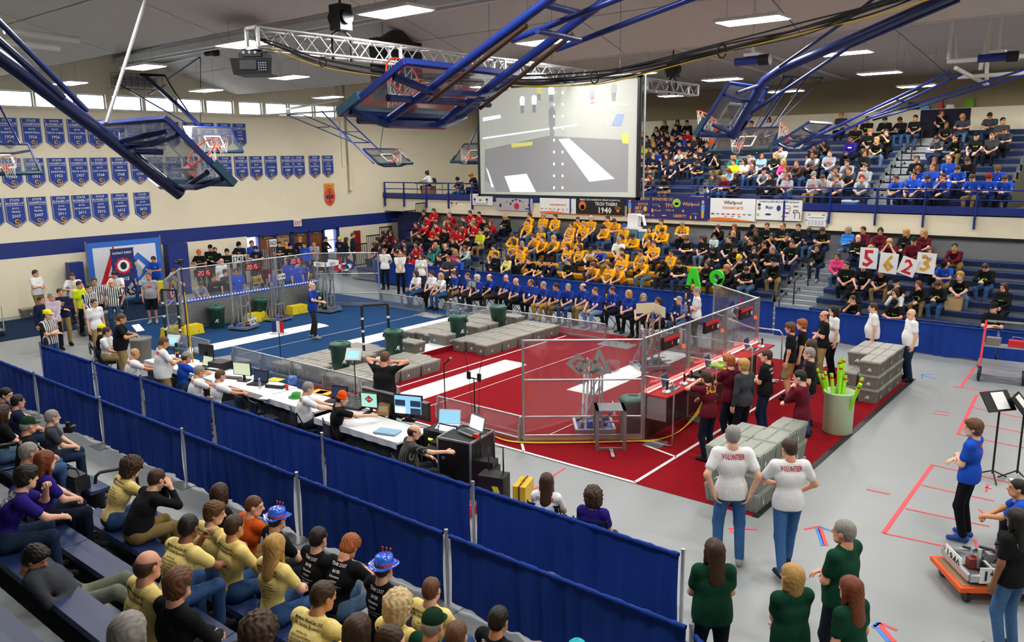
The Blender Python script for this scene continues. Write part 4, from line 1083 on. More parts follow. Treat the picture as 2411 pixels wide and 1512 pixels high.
for i, (px, py, rz, nm) in enumerate(((450, 787, .0, 'nearest the yellow cable under the blue wall'), (404, 790, .1, 'behind the dark striped post at the near blue corner'), (603, 757, .0, 'between the two left green bins'), (700, 738, .0, 'right of the tallest robot'),)):
    q = G(px, py); q[0] = max(q[0], .34)
    t = thing('yellow_tote', 'yellow upside down tote '+nm, 'tote', (q[0], q[1], .009), PI/2+rz, 'yellow totes along the blue wall')
    b = MB(); x1, y1, x0, y0 = TL*.5, TW*.5, TL*.46, TW*.44
    b.add([(-x1, -y1, 0), (x1, -y1, 0), (x1, y1, 0), (-x1, y1, 0), (-x0, -y0, .29), (x0, -y0, .29), (x0, y0, .29), (-x0, y0, .29)], [(3, 2, 1, 0), (4, 5, 6, 7), (0, 1, 5, 4), (1, 2, 6, 5), (2, 3, 7, 6), (3, 0, 4, 7)])
    b.box((0, 0, .02), (TL*1.03, TW*1.03, .03)); b.build('body', M_TOTEY, t)
    m = MB()
    for x, w_, h_ in ((-.08, .02, .12), (-.04, .07, .025), (.1, .02, .1), (.16, .02, .13)):
        m.add([(x, -y1-.002+.0, .05), (x+w_, -y1-.002, .05), (x+w_, -y1+.02, .05+h_), (x, -y1+.02, .05+h_)], [(0, 1, 2, 3)])
    m.build('tape_mark', M_STEEL, t)
# stacked yellow tote behind the blue wall
t = thing('yellow_tote', 'yellow tote on a dark stack behind the man in the brown cap', 'tote', (-5.2, 3.6, .62), PI/2, 'yellow totes along the blue wall')
MB().box((0, 0, .15), (.7, .44, .3)).bb((-.36, -.23, .27), (.36, .23, .31)).build('body', M_TOTEY, t)
t = thing('dark_tote_stack_base', 'dark tote carrying the yellow tote behind the blue wall', 'tote', (-5.2, 3.6, .0), PI/2)
MB().box((0, 0, .3), (.68, .44, .6)).bb((-.36, -.23, .56), (.36, .23, .62)).build('body', M_TOTE, t)
for j, (x, y, hn) in enumerate(((-2.3, -.55, 2), (-2.3, .2, 2), (-3.0, -.2, 2))):
    for h in range(hn): tote((x, y, .012+h*.308), PI/2*(j % 2), 'grey tote, %s of the stack behind the referee, %s stack' % (('bottom', 'top')[h], ('left', 'right', 'rear')[j]), 'g', 'totes stacked at the blue corner')
tote(tuple(G(75, 745))[:2]+(.01,), PI/2, 'lone grey tote against the left wall', 'g')
# ------------------------------------------------------------------ recycling containers
M_BIN = mat('green_bin_plastic', srgb('12392f'), .42, noise=.08, scale=5); M_BINL = mat('green_bin_lid', srgb('1c5a4c'), .4, noise=.08, scale=5)
_b = MB(); _b.lathe([(.2, 0), (.205, .03), (.245, .55), (.262, .60), (.262, .66), (.25, .67)], (0, 0, 0), 24)
for s in (-1, 1): _b.box((s*.27, 0, .56), (.06, .12, .09))
bin_body = _b.mesh('body', M_BIN)
bin_lid = MB().lathe([(.272, .665), (.277, .685), (.262, .705), (.15, .735), (.03, .742), (.004, .742)], (0, 0, 0), 24).bar((-.09, 0, .75), (.09, 0, .75), .03, .02).mesh('lid', M_BINL)
_g = MB()
for aa, txt in ((-.6, 'Æ'), (2.2, '♻'), (1.2, 'Æ')):
    v, f = glyphs(txt, True); c, s_ = math.cos(aa), math.sin(aa)
    _g.add([((.2335)*c-s_*px*.09, .2335*s_+c*px*.09, .22+py*.10) for px, py in v], f)
bin_mark = _g.mesh('white_mark', M_WINK)
def rbin(loc, rz, label):
    t = thing('recycling_bin', label, 'bin', loc, rz, 'green recycling bins'); link('body', bin_body, t); link('lid', bin_lid, t); link('white_mark', bin_mark, t)
for px, py, nm in ((800, 806, 'nearest on the centre step'), (926, 775, 'second on the centre step beside the tall dark frame'), (1078, 741, 'third on the centre step'), (1173, 720, 'farthest on the centre step')):
    q = at(px, py, 0, XC); rbin((XC, q[1], .161), .3 if px < 1100 else 2.2, 'dark green recycling bin with lid, '+nm)
for px, py, nm in ((512, 772, 'left of the first robot at the blue wall'), (620, 752, 'between the yellow totes at the blue wall'), (752, 731, 'behind the announcer at the blue wall')):
    q = G(px, py); rbin((max(.34, q[0]), q[1], .009), 0, 'dark green recycling bin with lid '+nm)
rbin((FL-.42, 1.75, .009), .5, 'dark green recycling bin inside the near red corner')
# tall dark striped frames at the field edges
def striped_frame(label, P, Q, h, w=.05):
    P, Q = Vector(P), Vector(Q); t = thing('striped_frame', label, 'frame', P); d = Q-P
    pieces = [((0, 0, 0), (0, 0, h)), ((d.x, d.y, 0), (d.x, d.y, h)), ((0, 0, h), (d.x, d.y, h))]
    for a, b in pieces: MB().bar(a, b, w, w).build('dark_bar', M_BLACK, t)
    for k in range(4):
        for b in ((0, 0), (d.x, d.y)): MB().box((b[0], b[1], h*(.12+.22*k)), (w*1.08, w*1.08, .06)).build('white_band', M_WHITE, t)
    return t
def vert(px, py_bot, py_top, z=0.):
    q = G(px, py_bot, z); k = at(px, py_top, 0, q[0]); return q, k[2]
a, h1 = vert(876, 868, 742, .16)
striped_frame('tall dark frame with white bands by the man covering his ears', (XC-.55, 2.2, .009), (XC-.15, 2.75, .009), 1.55, .05)
striped_frame('tall dark frame with white bands at the far blue guard rail', tuple(G(1062, 745)), tuple(G(1084, 741)), 1.75, .04)
striped_frame('tall dark frame with white bands in front of the white shirted man', tuple(at(1588, 765, 1, 8.55)*np.array([1, 1, 0])), tuple(at(1621, 765, 1, 8.55)*np.array([1, 1, 0])), 1.8, .045)
striped_frame('two dark banded posts leaning at the near blue corner', (1.9, -.15, .009), (2.35, .05, .009), 1.75, .045)
# ------------------------------------------------------------------ folded basketball backstops
M_GLASSB = clear('backboard_glass', (.93, .96, .97), .10, .03)
M_PAD = mat('teal_board_pad', srgb('1c4a63'), .5, noise=.06); M_DKBLUE = mat('dark_blue_steel', srgb('10215a'), .3, noise=.05, scale=3, coat=.3)
M_BROWN = mat('brown_strut', srgb('4a3428'), .4, .5)
def PL(ax, v, *pp): return [tuple(at(x, y, ax, v)) for x, y in pp]
def backstop(label, ctr, u, up, n, tubes=(), extra=None, pad=M_PAD):
    C, U, V, N = Vector(ctr), Vector(u).normalized(), Vector(up).normalized(), Vector(n).normalized()
    t = thing('basketball_backstop', label, 'basketball hoop', C, 0, 'folded basketball backstops')
    w, h = .915, .535; P = lambda a, b, c=0: U*a+V*b+N*c
    R = Matrix((U, N, V)).transposed()
    g = MB().box((0, 0, 0), (2*w-.06, .012, 2*h-.06), rot=R).build('backboard', M_GLASSB, t)
    fr = MB()
    for a, b in ((P(-w, h, -.02), P(w, h, -.02)), (P(-w, -h, -.02), P(w, -h, -.02)), (P(-w, -h, -.02), P(-w, h, -.02)), (P(w, -h, -.02), P(w, h, -.02))): fr.bar(a, b, .05, .06, up=N)
    fr.build('board_frame', M_BLUE, t)
    sq = MB(); s0 = .305
    for a, b in ((P(-s0, .12, .01), P(s0, .12, .01)), (P(-s0, -.33, .01), P(s0, -.33, .01)), (P(-s0, -.33, .01), P(-s0, .12, .01)), (P(s0, -.33, .01), P(s0, .12, .01))): sq.bar(a, b, .05, .004, up=N)
    sq.build('target_square', M_WINK, g)
    pd = MB(); pd.box(P(0, -h-.01, 0), (2*w+.06, .09, .07), rot=R)
    for s in (-1, 1): pd.box(P(s*(w+.01), -h+.15, 0), (.07, .09, .38), rot=R)
    pd.build('edge_pad', pad, t)
    # back frame
    bf = MB()
    for s in (-1, 1): bf.bar(P(s*w*.98, h*.6, -.06), P(s*.45, h*.6, -.2), .06, .05, up=V).bar(P(s*w*.98, -h*.8, -.06), P(s*.45, -h*.8, -.2), .06, .05, up=V)
    bf.bar(P(-.45, h*.6, -.2), P(.45, h*.6, -.2), .06, .05, up=V).bar(P(-.45, -h*.8, -.2), P(.45, -h*.8, -.2), .06, .05, up=V)
    bf.build('back_frame', M_DKBLUE, t)
    rc = P(0, -.38, .15+.23)
    rim = MB().tube([rc+U*(.23*math.cos(a))+N*(.23*math.sin(a)) for a in [2*PI*i/22 for i in range(22)]], .011, 7, True)
    rim.build('rim', M_BRED, t)
    MB().add([P(-.07, -.34, .01), P(.07, -.34, .01), P(.1, -.52, .01), P(-.1, -.52, .01), P(-.09, -.38, .16), P(.09, -.38, .16), P(.05, -.44, .15), P(-.05, -.44, .15)], [(3, 2, 1, 0), (4, 5, 6, 7), (0, 1, 5, 4), (1, 2, 6, 5), (2, 3, 7, 6), (3, 0, 4, 7)]).build('rim_bracket', M_BRED, t)
    dn = (Vector((0, 0, -1))*.75-V*.35).normalized(); nb = MB(); K = 12
    def ring(r, d, off): return [rc+U*(r*math.cos(2*PI*(i+off)/K))+N*(r*math.sin(2*PI*(i+off)/K))+dn*d for i in range(K)]
    rg = [ring(.225, 0, 0), ring(.19, .12, .5), ring(.15, .23, 0), ring(.125, .33, .5), ring(.12, .42, 0)]
    for k in range(4):
        for i in range(K):
            a = rg[k][i]; o = 0 if k % 2 == 0 else 1
            for j in ((i, (i-1) % K) if o == 0 else (i, (i+1) % K)): nb.cyl(a, rg[k+1][j], .0042, 4, caps=False)
    nb.build('net', M_NET, t)
    for nm, pts, r, m in tubes:
        MB().tube([Vector(p)-C for p in pts], r, 12).build(nm, m, t)
    return t
c = (13.96, -6.06, 5.46)
backstop('nearest basket at the left, folded up on a thick dark blue mast', c, (1, 0, 0), (0, -.7, .7), (0, .7, .7), (
    ('mast', PL(0, 13.9, (425, 458), (230, 305), (-60, 92)), .083, M_DKBLUE), ('brace', PL(0, 13.6, (205, 262), (-40, 12)), .036, M_DKBLUE), ('brace', PL(0, 14.2, (150, 232), (-40, 62)), .04, M_DKBLUE),
    ('board_arm', [c, tuple(at(300, 355, 0, 13.9))], .04, M_DKBLUE), ('board_arm', [(13.3, -5.9, 5.25), tuple(at(425, 450, 0, 13.9))], .035, M_DKBLUE), ('board_arm', [(14.7, -5.9, 5.2), tuple(at(425, 450, 0, 13.9))], .035, M_DKBLUE), ('board_arm', [(13.3, -6.3, 5.7), tuple(at(275, 335, 0, 13.9))], .035, M_DKBLUE), ('board_arm', [(14.6, -6.3, 5.7), tuple(at(275, 335, 0, 13.9))], .035, M_DKBLUE)))
tag(MB().tube([tuple(at(250, 290, 0, 13.7)), tuple(at(345, -10, 0, 13.0))], .022, 8).build('grey_lift_pole', M_STEEL), 'grey slanting lift pole above the nearest left basket', 'pole')
c = (17.52, -4.73, 6.06)
backstop('large basket at the top centre folded under two blue arms', c, (0, 1, 0), (.91, 0, .41), (-.41, 0, .91), (
    ('arm', PL(1, -5.15, (905, 288), (1345, -40)), .045, M_BLUE), ('arm', PL(1, -4.3, (1033, 292), (1480, -40)), .045, M_BLUE),
    ('strut', PL(1, -5.15, (1010, 240), (1240, 60)), .024, M_BROWN), ('strut', PL(1, -4.3, (1130, 255), (1350, 80)), .024, M_BROWN),
    ('long_brace', PL(1, -4.9, (1205, 95), (1500, -20)), .03, M_BLUE), ('long_brace', PL(1, -4.0, (1310, 117), (1700, -30)), .03, M_BLUE),
    ('cross_tube', [tuple(at(1280, 10, 1, -5.15)), tuple(at(1380, 35, 1, -4.3))], .034, M_BLUE), ('cross_tube', [tuple(at(1265, 72, 1, -5.15)), tuple(at(1365, 95, 1, -4.3))], .03, M_BLUE),
    ('cross_tube', [(17.6, -5.5, 5.95), (17.6, -3.9, 5.95)], .04, M_DKBLUE), ('board_arm', [(17.0, -5.4, 5.75), (17.0, -4.0, 5.75)], .04, M_DKBLUE)))
c = (17.23, 3.73, 6.16)
backstop('large basket right of the screen hanging from a curved blue mast', c, (0, 1, 0), (.55, 0, .83), (-.83, 0, .55), (
    ('mast', PL(1, 3.73, (1722, 325), (1752, 270), (1785, 212), (1800, 190), (1835, 165), (1960, 112), (2260, -20)), .086, M_DKBLUE),
    ('brace', PL(1, 3.4, (1835, 158), (1990, 50), (2080, -20)), .03, M_DKBLUE), ('brace', PL(1, 4.0, (1765, 268), (2000, 110), (2260, 0)), .036, M_DKBLUE),
    ('board_arm', [(17.5, 3.3, 6.45), tuple(at(1790, 200, 1, 3.73))], .035, M_DKBLUE), ('board_arm', [(17.5, 4.2, 6.45), tuple(at(1790, 200, 1, 3.73))], .035, M_DKBLUE), ('board_arm', [(17.0, 3.3, 5.9), tuple(at(1725, 315, 1, 3.73))], .035, M_DKBLUE), ('board_arm', [(17.0, 4.2, 5.9), tuple(at(1725, 315, 1, 3.73))], .035, M_DKBLUE)))
c = (13.97, 11.96, 5.76)
backstop('basket facing down in front of the upper aisle right of the screen', c, (1, 0, 0), (0, .79, .62), (0, -.62, .79), (
    ('arm', PL(0, 13.6, (1775, 322), (1868, 180)), .05, M_DKBLUE), ('arm', PL(0, 14.4, (1800, 322), (1900, 182)), .03, M_DKBLUE), ('cross_tube', PL(0, 13.97, (1845, 181), (1937, 184)), .045, M_DKBLUE),
    ('brace', PL(0, 14.4, (1812, 305), (1935, 186)), .022, M_DKBLUE), ('brace', PL(0, 13.5, (1775, 300), (1845, 185)), .022, M_DKBLUE)))
c = (15.95, 11.21, 5.86)
backstop('basket on long paired blue arms before the upper middle crowd', c, (0, 1, 0), (.85, 0, .52), (-.52, 0, .85), (
    ('arm', PL(1, 10.9, (1868, 347), (2240, 168)), .036, M_BLUE), ('arm', PL(1, 11.6, (1892, 352), (2268, 173)), .036, M_BLUE), ('long_brace', PL(1, 11.1, (2050, 277), (2450, 152)), .026, M_BLUE), ('long_brace', PL(1, 11.7, (2055, 283), (2450, 166)), .026, M_BLUE),
    ('strut', PL(1, 11.2, (1960, 305), (2160, 215)), .018, M_ALU), ('cross_tube', [tuple(at(2105, 232, 1, 10.9)), tuple(at(2125, 238, 1, 11.6))], .03, M_BLUE), ('cross_tube', [tuple(at(2215, 180, 1, 10.9)), tuple(at(2235, 186, 1, 11.6))], .03, M_BLUE), ('cross_tube', [tuple(at(1985, 290, 1, 10.9)), tuple(at(2005, 300, 1, 11.6))], .03, M_BLUE)))
c = (-2.62, 4.59, 6.1)
backstop('main court basket in front of the left wall banners', c, (0, 1, 0), (-.58, 0, .81), (.81, 0, .58), (
    ('mast', PL(1, 4.59, (472, 296), (345, 182)), .075, M_DKBLUE), ('brace', PL(1, 3.9, (440, 290), (290, 205), (247, 172)), .028, M_DKBLUE), ('brace', PL(1, 5.3, (460, 288), (410, 215), (388, 178)), .028, M_DKBLUE),
    ('cross_tube', [tuple(at(247, 172, 1, 3.9)), tuple(at(388, 178, 1, 5.3))], .05, M_DKBLUE), ('brace', PL(1, 4.59, (395, 186), (470, 135)), .03, M_DKBLUE), ('cable', PL(1, 4.59, (472, 135), (472, 290)), .012, M_BLACKM), ('brace', [tuple(at(350, 222, 1, 3.9)), tuple(at(390, 200, 1, 5.3))], .024, M_DKBLUE)))
c = (-1.05, 11.41, 5.45)
backstop('basket on a thin blue ladder frame left of the balcony railing', c, (0, 1, 0), (-.82, 0, .56), (.56, 0, .82), (
    ('arm', PL(1, 10.9, (880, 385), (757, 262)), .03, M_BLUE), ('arm', PL(1, 11.9, (900, 360), (797, 262)), .03, M_BLUE), ('brace', PL(1, 10.9, (832, 336), (676, 271)), .022, M_BLUE), ('brace', PL(1, 11.9, (870, 336), (712, 270)), .022, M_BLUE),
    ('cross_tube', [tuple(at(815, 310, 1, 10.9)), tuple(at(846, 310, 1, 11.9))], .022, M_BLUE), ('cross_tube', [tuple(at(832, 336, 1, 10.9)), tuple(at(870, 336, 1, 11.9))], .022, M_BLUE), ('cross_tube', [tuple(at(745, 300, 1, 10.9)), tuple(at(775, 299, 1, 11.9))], .022, M_BLUE), ('cross_tube', [tuple(at(676, 271, 1, 10.9)), tuple(at(712, 270, 1, 11.9))], .022, M_BLUE), ('cable', PL(1, 11.4, (895, 350), (905, 280)), .012, M_BLACKM)))
c = (1.9, 13.41, 5.54)
backstop('basket half hidden by the left edge of the screen', c, (1, 0, 0), (0, .74, .67), (0, -.67, .74), (('mast', [(1.9, 13.5, 5.3), (1.9, 16.2, 9.1)], .06, M_DKBLUE), ('arm', [(1.3, 13.6, 5.6), (1.3, 16.2, 9.1)], .03, M_DKBLUE)))
backstop('basket cut by the left picture edge in front of the banners', (-2.5, -2.3, 5.5), (0, 1, 0), (-.6, 0, .8), (.8, 0, .6), (('mast', [(-2.7, -2.3, 5.7), (-5.6, -2.3, 8.4)], .06, M_DKBLUE), ('brace', [(-2.6, -1.7, 5.9), (-5.2, -1.7, 8.5)], .03, M_DKBLUE)))
# winches, hanging pipes and roof carriers
def winch(label, P, ax, L=.55):
    t = thing('winch', label, 'winch', P); d = Vector(ax).normalized()
    MB().cyl(-d*L*.5, d*L*.2, .09, 12).build('motor', M_BLUE if 'blue' in label else M_BLACK, t); MB().cyl(d*L*.2, d*L*.5, .12, 14).build('drum', M_BLACKM, t); MB().box((0, 0, .12), (.3, .3, .06)).build('mount', M_WHITEM, t)
    zc = ceil_z(P[1])+.1-P[2]
    MB().bar((0, 0, .14), (0, 0, zc), .05).build('hanger', M_WHITEM, t)
winch('black roof winch above the left main basket', tuple(at(498, 125, 1, 4.59)), (1, .2, 0))
winch('blue roof winch over the right basket', tuple(at(1772, 143, 1, 6.5)), (1, 0, 0), .8)
winch('blue winch on the white carrier at the top right', tuple(at(2350, 135, 1, 10.4)), (1, .1, 0), .8)
q1, q2 = at(2230, 145, 1, 11.2), at(2440, 130, 1, 11.2)
tag(MB().cyl(q1, q2, .06, 10).build('white_carrier_pipe', M_WHITEM), 'white upper carrier pipe under the roof at the top right', 'pipe')
q3, q4 = at(2255, 182, 1, 11.9), at(2440, 170, 1, 11.9)
tag(MB().cyl(q3, q4, .05, 10).build('white_carrier_pipe', M_WHITEM), 'white lower carrier pipe under the roof at the top right', 'pipe')
tag(MB().cyl(at(2250, 160, 1, 11.2), at(2325, 200, 1, 12.6), .05, 10).build('white_carrier_pipe', M_WHITEM), 'slanting white cross pipe of the carrier at the top right', 'pipe')
for k, (xa, ya, xb, yb, Yv) in enumerate(((2243, 50, 2233, 140, 11.2), (2243, 50, 2252, 150, 11.3), (2330, 40, 2308, 165, 11.9), (2330, 40, 2322, 195, 12.2))):
    tag(MB().cyl(at(xa, ya, 1, Yv), at(xb, yb, 1, Yv), .045, 8).build('white_hanger_strut', M_WHITEM), 'white hanger strut of the top right carrier, %s from the left' % ('first', 'second', 'third', 'fourth')[k], 'strut')
for i, (pts, r, lab) in enumerate(((PL(2, 8.3, (1540, 98), (1880, 190)), .05, 'long white roof pipe behind the right cables'), (PL(2, 8.3, (1690, 92), (2010, 192)), .05, 'white roof pipe above the right main mast'), (PL(1, 11.4, (575, 275), (800, 235)), .05, 'white pipe carrying the ladder framed basket'), (PL(0, X0+.5, (600, 272), (790, 262)), .04, 'white pipe along the left wall under the windows'), (PL(1, 4.0, (190, 168), (470, 78)), .06, 'white roof track over the left main basket'), (PL(1, 5.2, (270, 178), (480, 128)), .05, 'second white roof track by the left main basket'), (PL(0, 8.4, (10, 72), (185, 95)), .06, 'beige roof pipe at the upper left'), (PL(0, 9.2, (0, 100), (140, 115)), .05, 'lower beige roof pipe at the upper left'))):
    pipe('roof_pipe', lab, pts, r)
t = thing('wire_vent_cage', 'wire guard cage around a heater on the left wall', 'cage', tuple(at(318, 193, 0, X0+.25)))
cg = MB()
for k in range(9): cg.bb((-.2, -1.0+k*.25, -.28), (.2, -.99+k*.25, -.27)).bb((.19, -1.0+k*.25, -.28), (.2, -.99+k*.25, .28))
for k in range(6): cg.bb((.19, -1, -.28+k*.11), (.2, 1, -.27+k*.11))
o = cg.build('wire_grid', M_BLACKM, t); o['kind'] = 'stuff'
MB().box((0, 0, 0), (.3, 1.5, .3)).build('heater_box', M_STEEL, t)
# ------------------------------------------------------------------ truss, screen, projector, cables
TX, TZ, TY0, TY1 = 12.65, 7.2, -3.74, 11.15
t = thing('lighting_truss', 'long silver box truss hanging under the roof', 'truss', (TX, 0, TZ))
h = .15
for sx in (-1, 1):
    for sz in (-1, 1): MB().cyl((sx*h, TY0, sz*h), (sx*h, TY1, sz*h), .025, 10).build('chord', M_ALU, t)
n = 52; dg = (TY1-TY0)/n
zg = {k: MB() for k in 'lrtb'}
for k in range(n):
    y0, y1 = TY0+k*dg, TY0+(k+1)*dg; s = 1 if k % 2 else -1
    MB().cyl((-h, y0, -s*h), (-h, y1, s*h), .011, 6).build('diagonal', M_ALU, t); MB().cyl((h, y0, -s*h), (h, y1, s*h), .011, 6).build('diagonal', M_ALU, t)
    zg['t'].cyl((-s*h, y0, h), (s*h, y1, h), .011, 6); zg['b'].cyl((-s*h, y0, -h), (s*h, y1, -h), .011, 6)
for kk in 'tb': o = zg[kk].build('flat_lacing', M_ALU, t); o['kind'] = 'stuff'
for k in range(6):
    y = TY0+(TY1-TY0)*k/5; m = MB()
    for sx in (-1, 1):
        m.bar((sx*h, y, -h), (sx*h, y, h), .045); m.bar((-h, y, sx*h), (h, y, sx*h), .045)
    m.build('frame_plate', M_ALU, t)
def hoist(label, y):
    q = thing('chain_hoist', label, 'hoist', (TX, y, TZ)); zc = ceil_z(y)-TZ-.02
    MB().box((0, 0, .5), (.28, .26, .42)).cyl((-.2, 0, .5), (.2, 0, .5), .12, 12).build('motor', M_BLACK, q)
    MB().cyl((0, 0, .7), (0, 0, zc), .02, 8).build('chain', M_BLACKM, q); MB().tube([(0, -.2, -.2), (0, -.2, .2), (0, 0, .32), (0, .2, .2), (0, .2, -.2)], .03, 8).build('sling', M_BLACK, q)
hoist('black chain hoist on the truss near its left end', at(805, 100, 0, TX)[1]); hoist('black chain hoist on the truss right of the screen', at(1585, 150, 0, TX)[1])
# screen: a projected match view drawn as flat print on the screen cloth
SY, SZ1, SX0, SX1 = 4.75, 7.02, at(1127, 210, 1, 4.75)[0], at(1503, 185, 1, 4.75)[0]
SZ0 = at(1503, 465, 1, SY)[2]
sw, sh = SX1-SX0, SZ1-SZ0
t = thing('projection_screen', 'large projection screen showing a dim view of the field', 'screen', (SX0, SY, SZ0))
def glowm(nm, c, e): return mat(nm, srgb(c), .8, noise=.04, scale=2, emit=srgb(c), es=e)
M_SCR = glowm('screen_cloth', '9fa29b', .42); M_SCR2 = glowm('screen_dark', '7e7f80', .40); M_SCR3 = glowm('screen_light', 'cfe0ec', .62); M_SCR4 = glowm('screen_mid', '8f9291', .42); M_SCRY = glowm('screen_yellow', 'b9b55e', .45); M_SCRR = glowm('screen_red', 'a9787a', .42); M_SCRB = glowm('screen_blue', '7f8cc4', .45)
MB().bb((0, 0, 0), (sw, .05, sh)).build('cloth', M_SCR, t)
fr = MB().bb((-.06, -.03, -.06), (0, .08, sh+.06)).bb((sw, -.03, -.06), (sw+.06, .08, sh+.06)).bb((-.06, -.03, -.06), (sw+.06, .08, 0)).bb((-.06, -.03, sh), (sw+.06, .08, sh+.06)); fr.build('black_frame', M_BLACK, t)
MB().cyl((sw+.12, .1, -.05), (sw+.12, .1, sh+.1), .025, 8).cyl((0, .1, sh+.1), (sw+.12, .1, sh+.1), .025, 8).build('support_tube', M_ALU, t)
def sp(x, y):   # photo pixel -> screen plane coordinates
    q = at(x, y, 1, SY-.001); return (float(q[0]-SX0), float(q[2]-SZ0))
SCR = [('carpet_view', M_SCR2, .003, [(1142, 352), (1290, 320), (1480, 330), (1478, 452), (1140, 452)]), ('white_strip_view', M_SCR3, .006, [(1315, 328), (1340, 326), (1447, 421), (1388, 428)]), ('white_corner_view', M_SCR3, .006, [(1188, 415), (1240, 409), (1262, 452), (1202, 452)]),
       ('rail_view', M_SCR3, .006, [(1365, 243), (1480, 245), (1480, 247), (1365, 246)]), ('rail_view', M_SCR3, .006, [(1137, 324), (1362, 292), (1362, 295), (1137, 328)]), ('rail_view', M_SCR3, .006, [(1430, 246), (1432, 246), (1432, 295), (1430, 295)]), ('blue_case_view', M_SCRB, .006, [(1452, 268), (1470, 269), (1462, 297), (1440, 296)]),
       ('yellow_tote_view', M_SCRY, .006, [(1463, 315), (1480, 313), (1480, 338), (1466, 338)]), ('ramp_view', M_SCRY, .006, [(1203, 338), (1254, 334), (1254, 342), (1206, 348)]), ('table_view', M_SCR3, .006, [(1137, 277), (1178, 270), (1180, 278), (1137, 286)]), ('left_line_view', M_SCR3, .006, [(1144, 393), (1150, 402), (1163, 440), (1158, 442)]), ('floor_view', M_SCR4, .0045, [(1140, 425), (1165, 440), (1168, 452), (1140, 452)])]
for nm, m, d, P in SCR:
    MB().add([(a, -d, b) for a, b in [sp(*p) for p in P]], [tuple(range(len(P)))]).build(nm, m, t)
for i, (x, y, sx, sy, ms, mt) in enumerate(((1230, 245, 12, 34, M_SCR3, M_SCR2), (1258, 243, 12, 34, M_SCR3, M_SCR2), (1298, 220, 14, 30, M_SCR3, M_SCR2), (1300, 290, 16, 70, M_SCR2, M_SCR2), (1395, 225, 14, 30, M_SCR4, M_SCRR), (1445, 215, 13, 34, M_SCR4, M_SCR2), (1270, 218, 10, 28, M_SCRY, M_SCR2))):
    m = MB(); P = [(x-sx*.5, y-sy*.4), (x-sx*.2, y-sy*.55), (x+sx*.2, y-sy*.55), (x+sx*.5, y-sy*.4), (x+sx*.45, y+sy*.1), (x-sx*.45, y+sy*.1)]
    m.add([(a, -.009, b) for a, b in [sp(*p) for p in P]], [tuple(range(6))]); m.build('figure_shirt_view', ms, t)
    m = MB(); P = [(x-sx*.35, y+sy*.1), (x+sx*.35, y+sy*.1), (x+sx*.3, y+sy*.65), (x-sx*.3, y+sy*.65)]; m.add([(a, -.008, b) for a, b in [sp(*p) for p in P]], [tuple(range(4))]); m.build('figure_legs_view', mt, t)
for x in (1305, 1325):
    m = MB()
    for k in range(9): m.add([(a, -.01, b) for a, b in [sp(*p) for p in ((x-2, 215+k*28), (x+2, 215+k*28), (x+2, 221+k*28), (x-2, 221+k*28))]], [(0, 1, 2, 3)])
    o = m.build('post_marks_view', M_SCR3, t); o['kind'] = 'stuff'
m = MB()
for k in range(20):
    a0, a1 = 2*PI*k/20, 2*PI*(k+1)/20; m.add([(p[0], -.009, p[1]) for p in [sp(1393+13*math.cos(a)*r, 230+10*math.sin(a)*r) for a, r in ((a0, 1), (a1, 1), (a1, .6), (a0, .6))]], [(0, 1, 2, 3)])
m.build('ring_view', M_SCR3, t)
for x in (.35, 2.3, 4.2): tag(MB().cyl((SX0+x, SY+.05, SZ1+.05), (SX0+x, SY+.05, ceil_z(SY)+.1), .006, 5).build('screen_wire', M_STEEL), 'thin steel wire holding the screen, %s' % {.35: 'at its left end', 2.3: 'in the middle', 4.2: 'at its right end'}[x], 'wire')
# projector under the left truss end
P0 = at(606, 160, 1, -3.55)
t = thing('projector', 'black projector hanging under the left end of the truss', 'projector', tuple(P0), math.radians(38))
b = MB(); b.add([(-.30, -.26, -.12), (.30, -.26, -.12), (.30, .26, -.12), (-.30, .26, -.12), (-.33, -.29, .12), (.33, -.29, .12), (.33, .29, .12), (-.33, .29, .12)], [(3, 2, 1, 0), (4, 5, 6, 7), (0, 1, 5, 4), (1, 2, 6, 5), (2, 3, 7, 6), (3, 0, 4, 7)]); b.build('body', M_BLACK, t)
MB().box((0, -.05, .17), (.44, .3, .08)).box((.0, -.2, .20), (.3, .06, .1)).build('mount_frame', M_BLACKM, t); MB().bb((-.02, -.02, .2), (.02, .02, TZ-P0[2]-.12)).build('drop_pole', M_BLACKM, t)
k = MB()
for i in range(4):
    for j in range(4): k.cyl((.12+i*.035, -.285, -.06+j*.035), (.12+i*.035, -.295, -.06+j*.035), .011, 8)
o = k.build('key_pad', mat('pale_keys', srgb('aebbe0'), .4), t); o['kind'] = 'stuff'
MB().box((-.05, -.287, .02), (.26, .012, .14)).build('port_panel', mat('dark_grey_panel', srgb('33363c'), .5), t)
for i in range(3): MB().cyl((-.12+i*.09, -.23, .21), (-.12+i*.09, -.245, .21), .022, 10).build('round_lamp', M_WHITE, t)
MB().box((-.337, 0, .0), (.012, .34, .16)).build('side_vent', mat('dark_grey_panel', srgb('33363c'), .5), t)
# hanging dark scoreboard behind the truss
q = at(935, 170, 0, 6.0)
t = thing('dark_scoreboard', 'black hanging scoreboard box behind the truss', 'scoreboard', tuple(q))
MB().box((0, 0, 0), (.35, 1.75, 1.75)).build('case', M_BLACK, t); MB().prism([(-.6, .88), (.55, .88), (.15, 1.15), (-.1, 1.15)], (-.15, 0, 0), (0, 1, 0), (0, 0, 1), .3).build('top_cover', M_BLACK, t)
MB().box((.18, .35, -.1), (.02, .9, .6)).build('dim_panel', mat('dim_maroon_panel', srgb('3a2a30'), .4), t)
for s in (-.5, .5): MB().cyl((0, s, .88), (0, s, 2.2), .01, 5).build('hanger', M_STEEL, t)
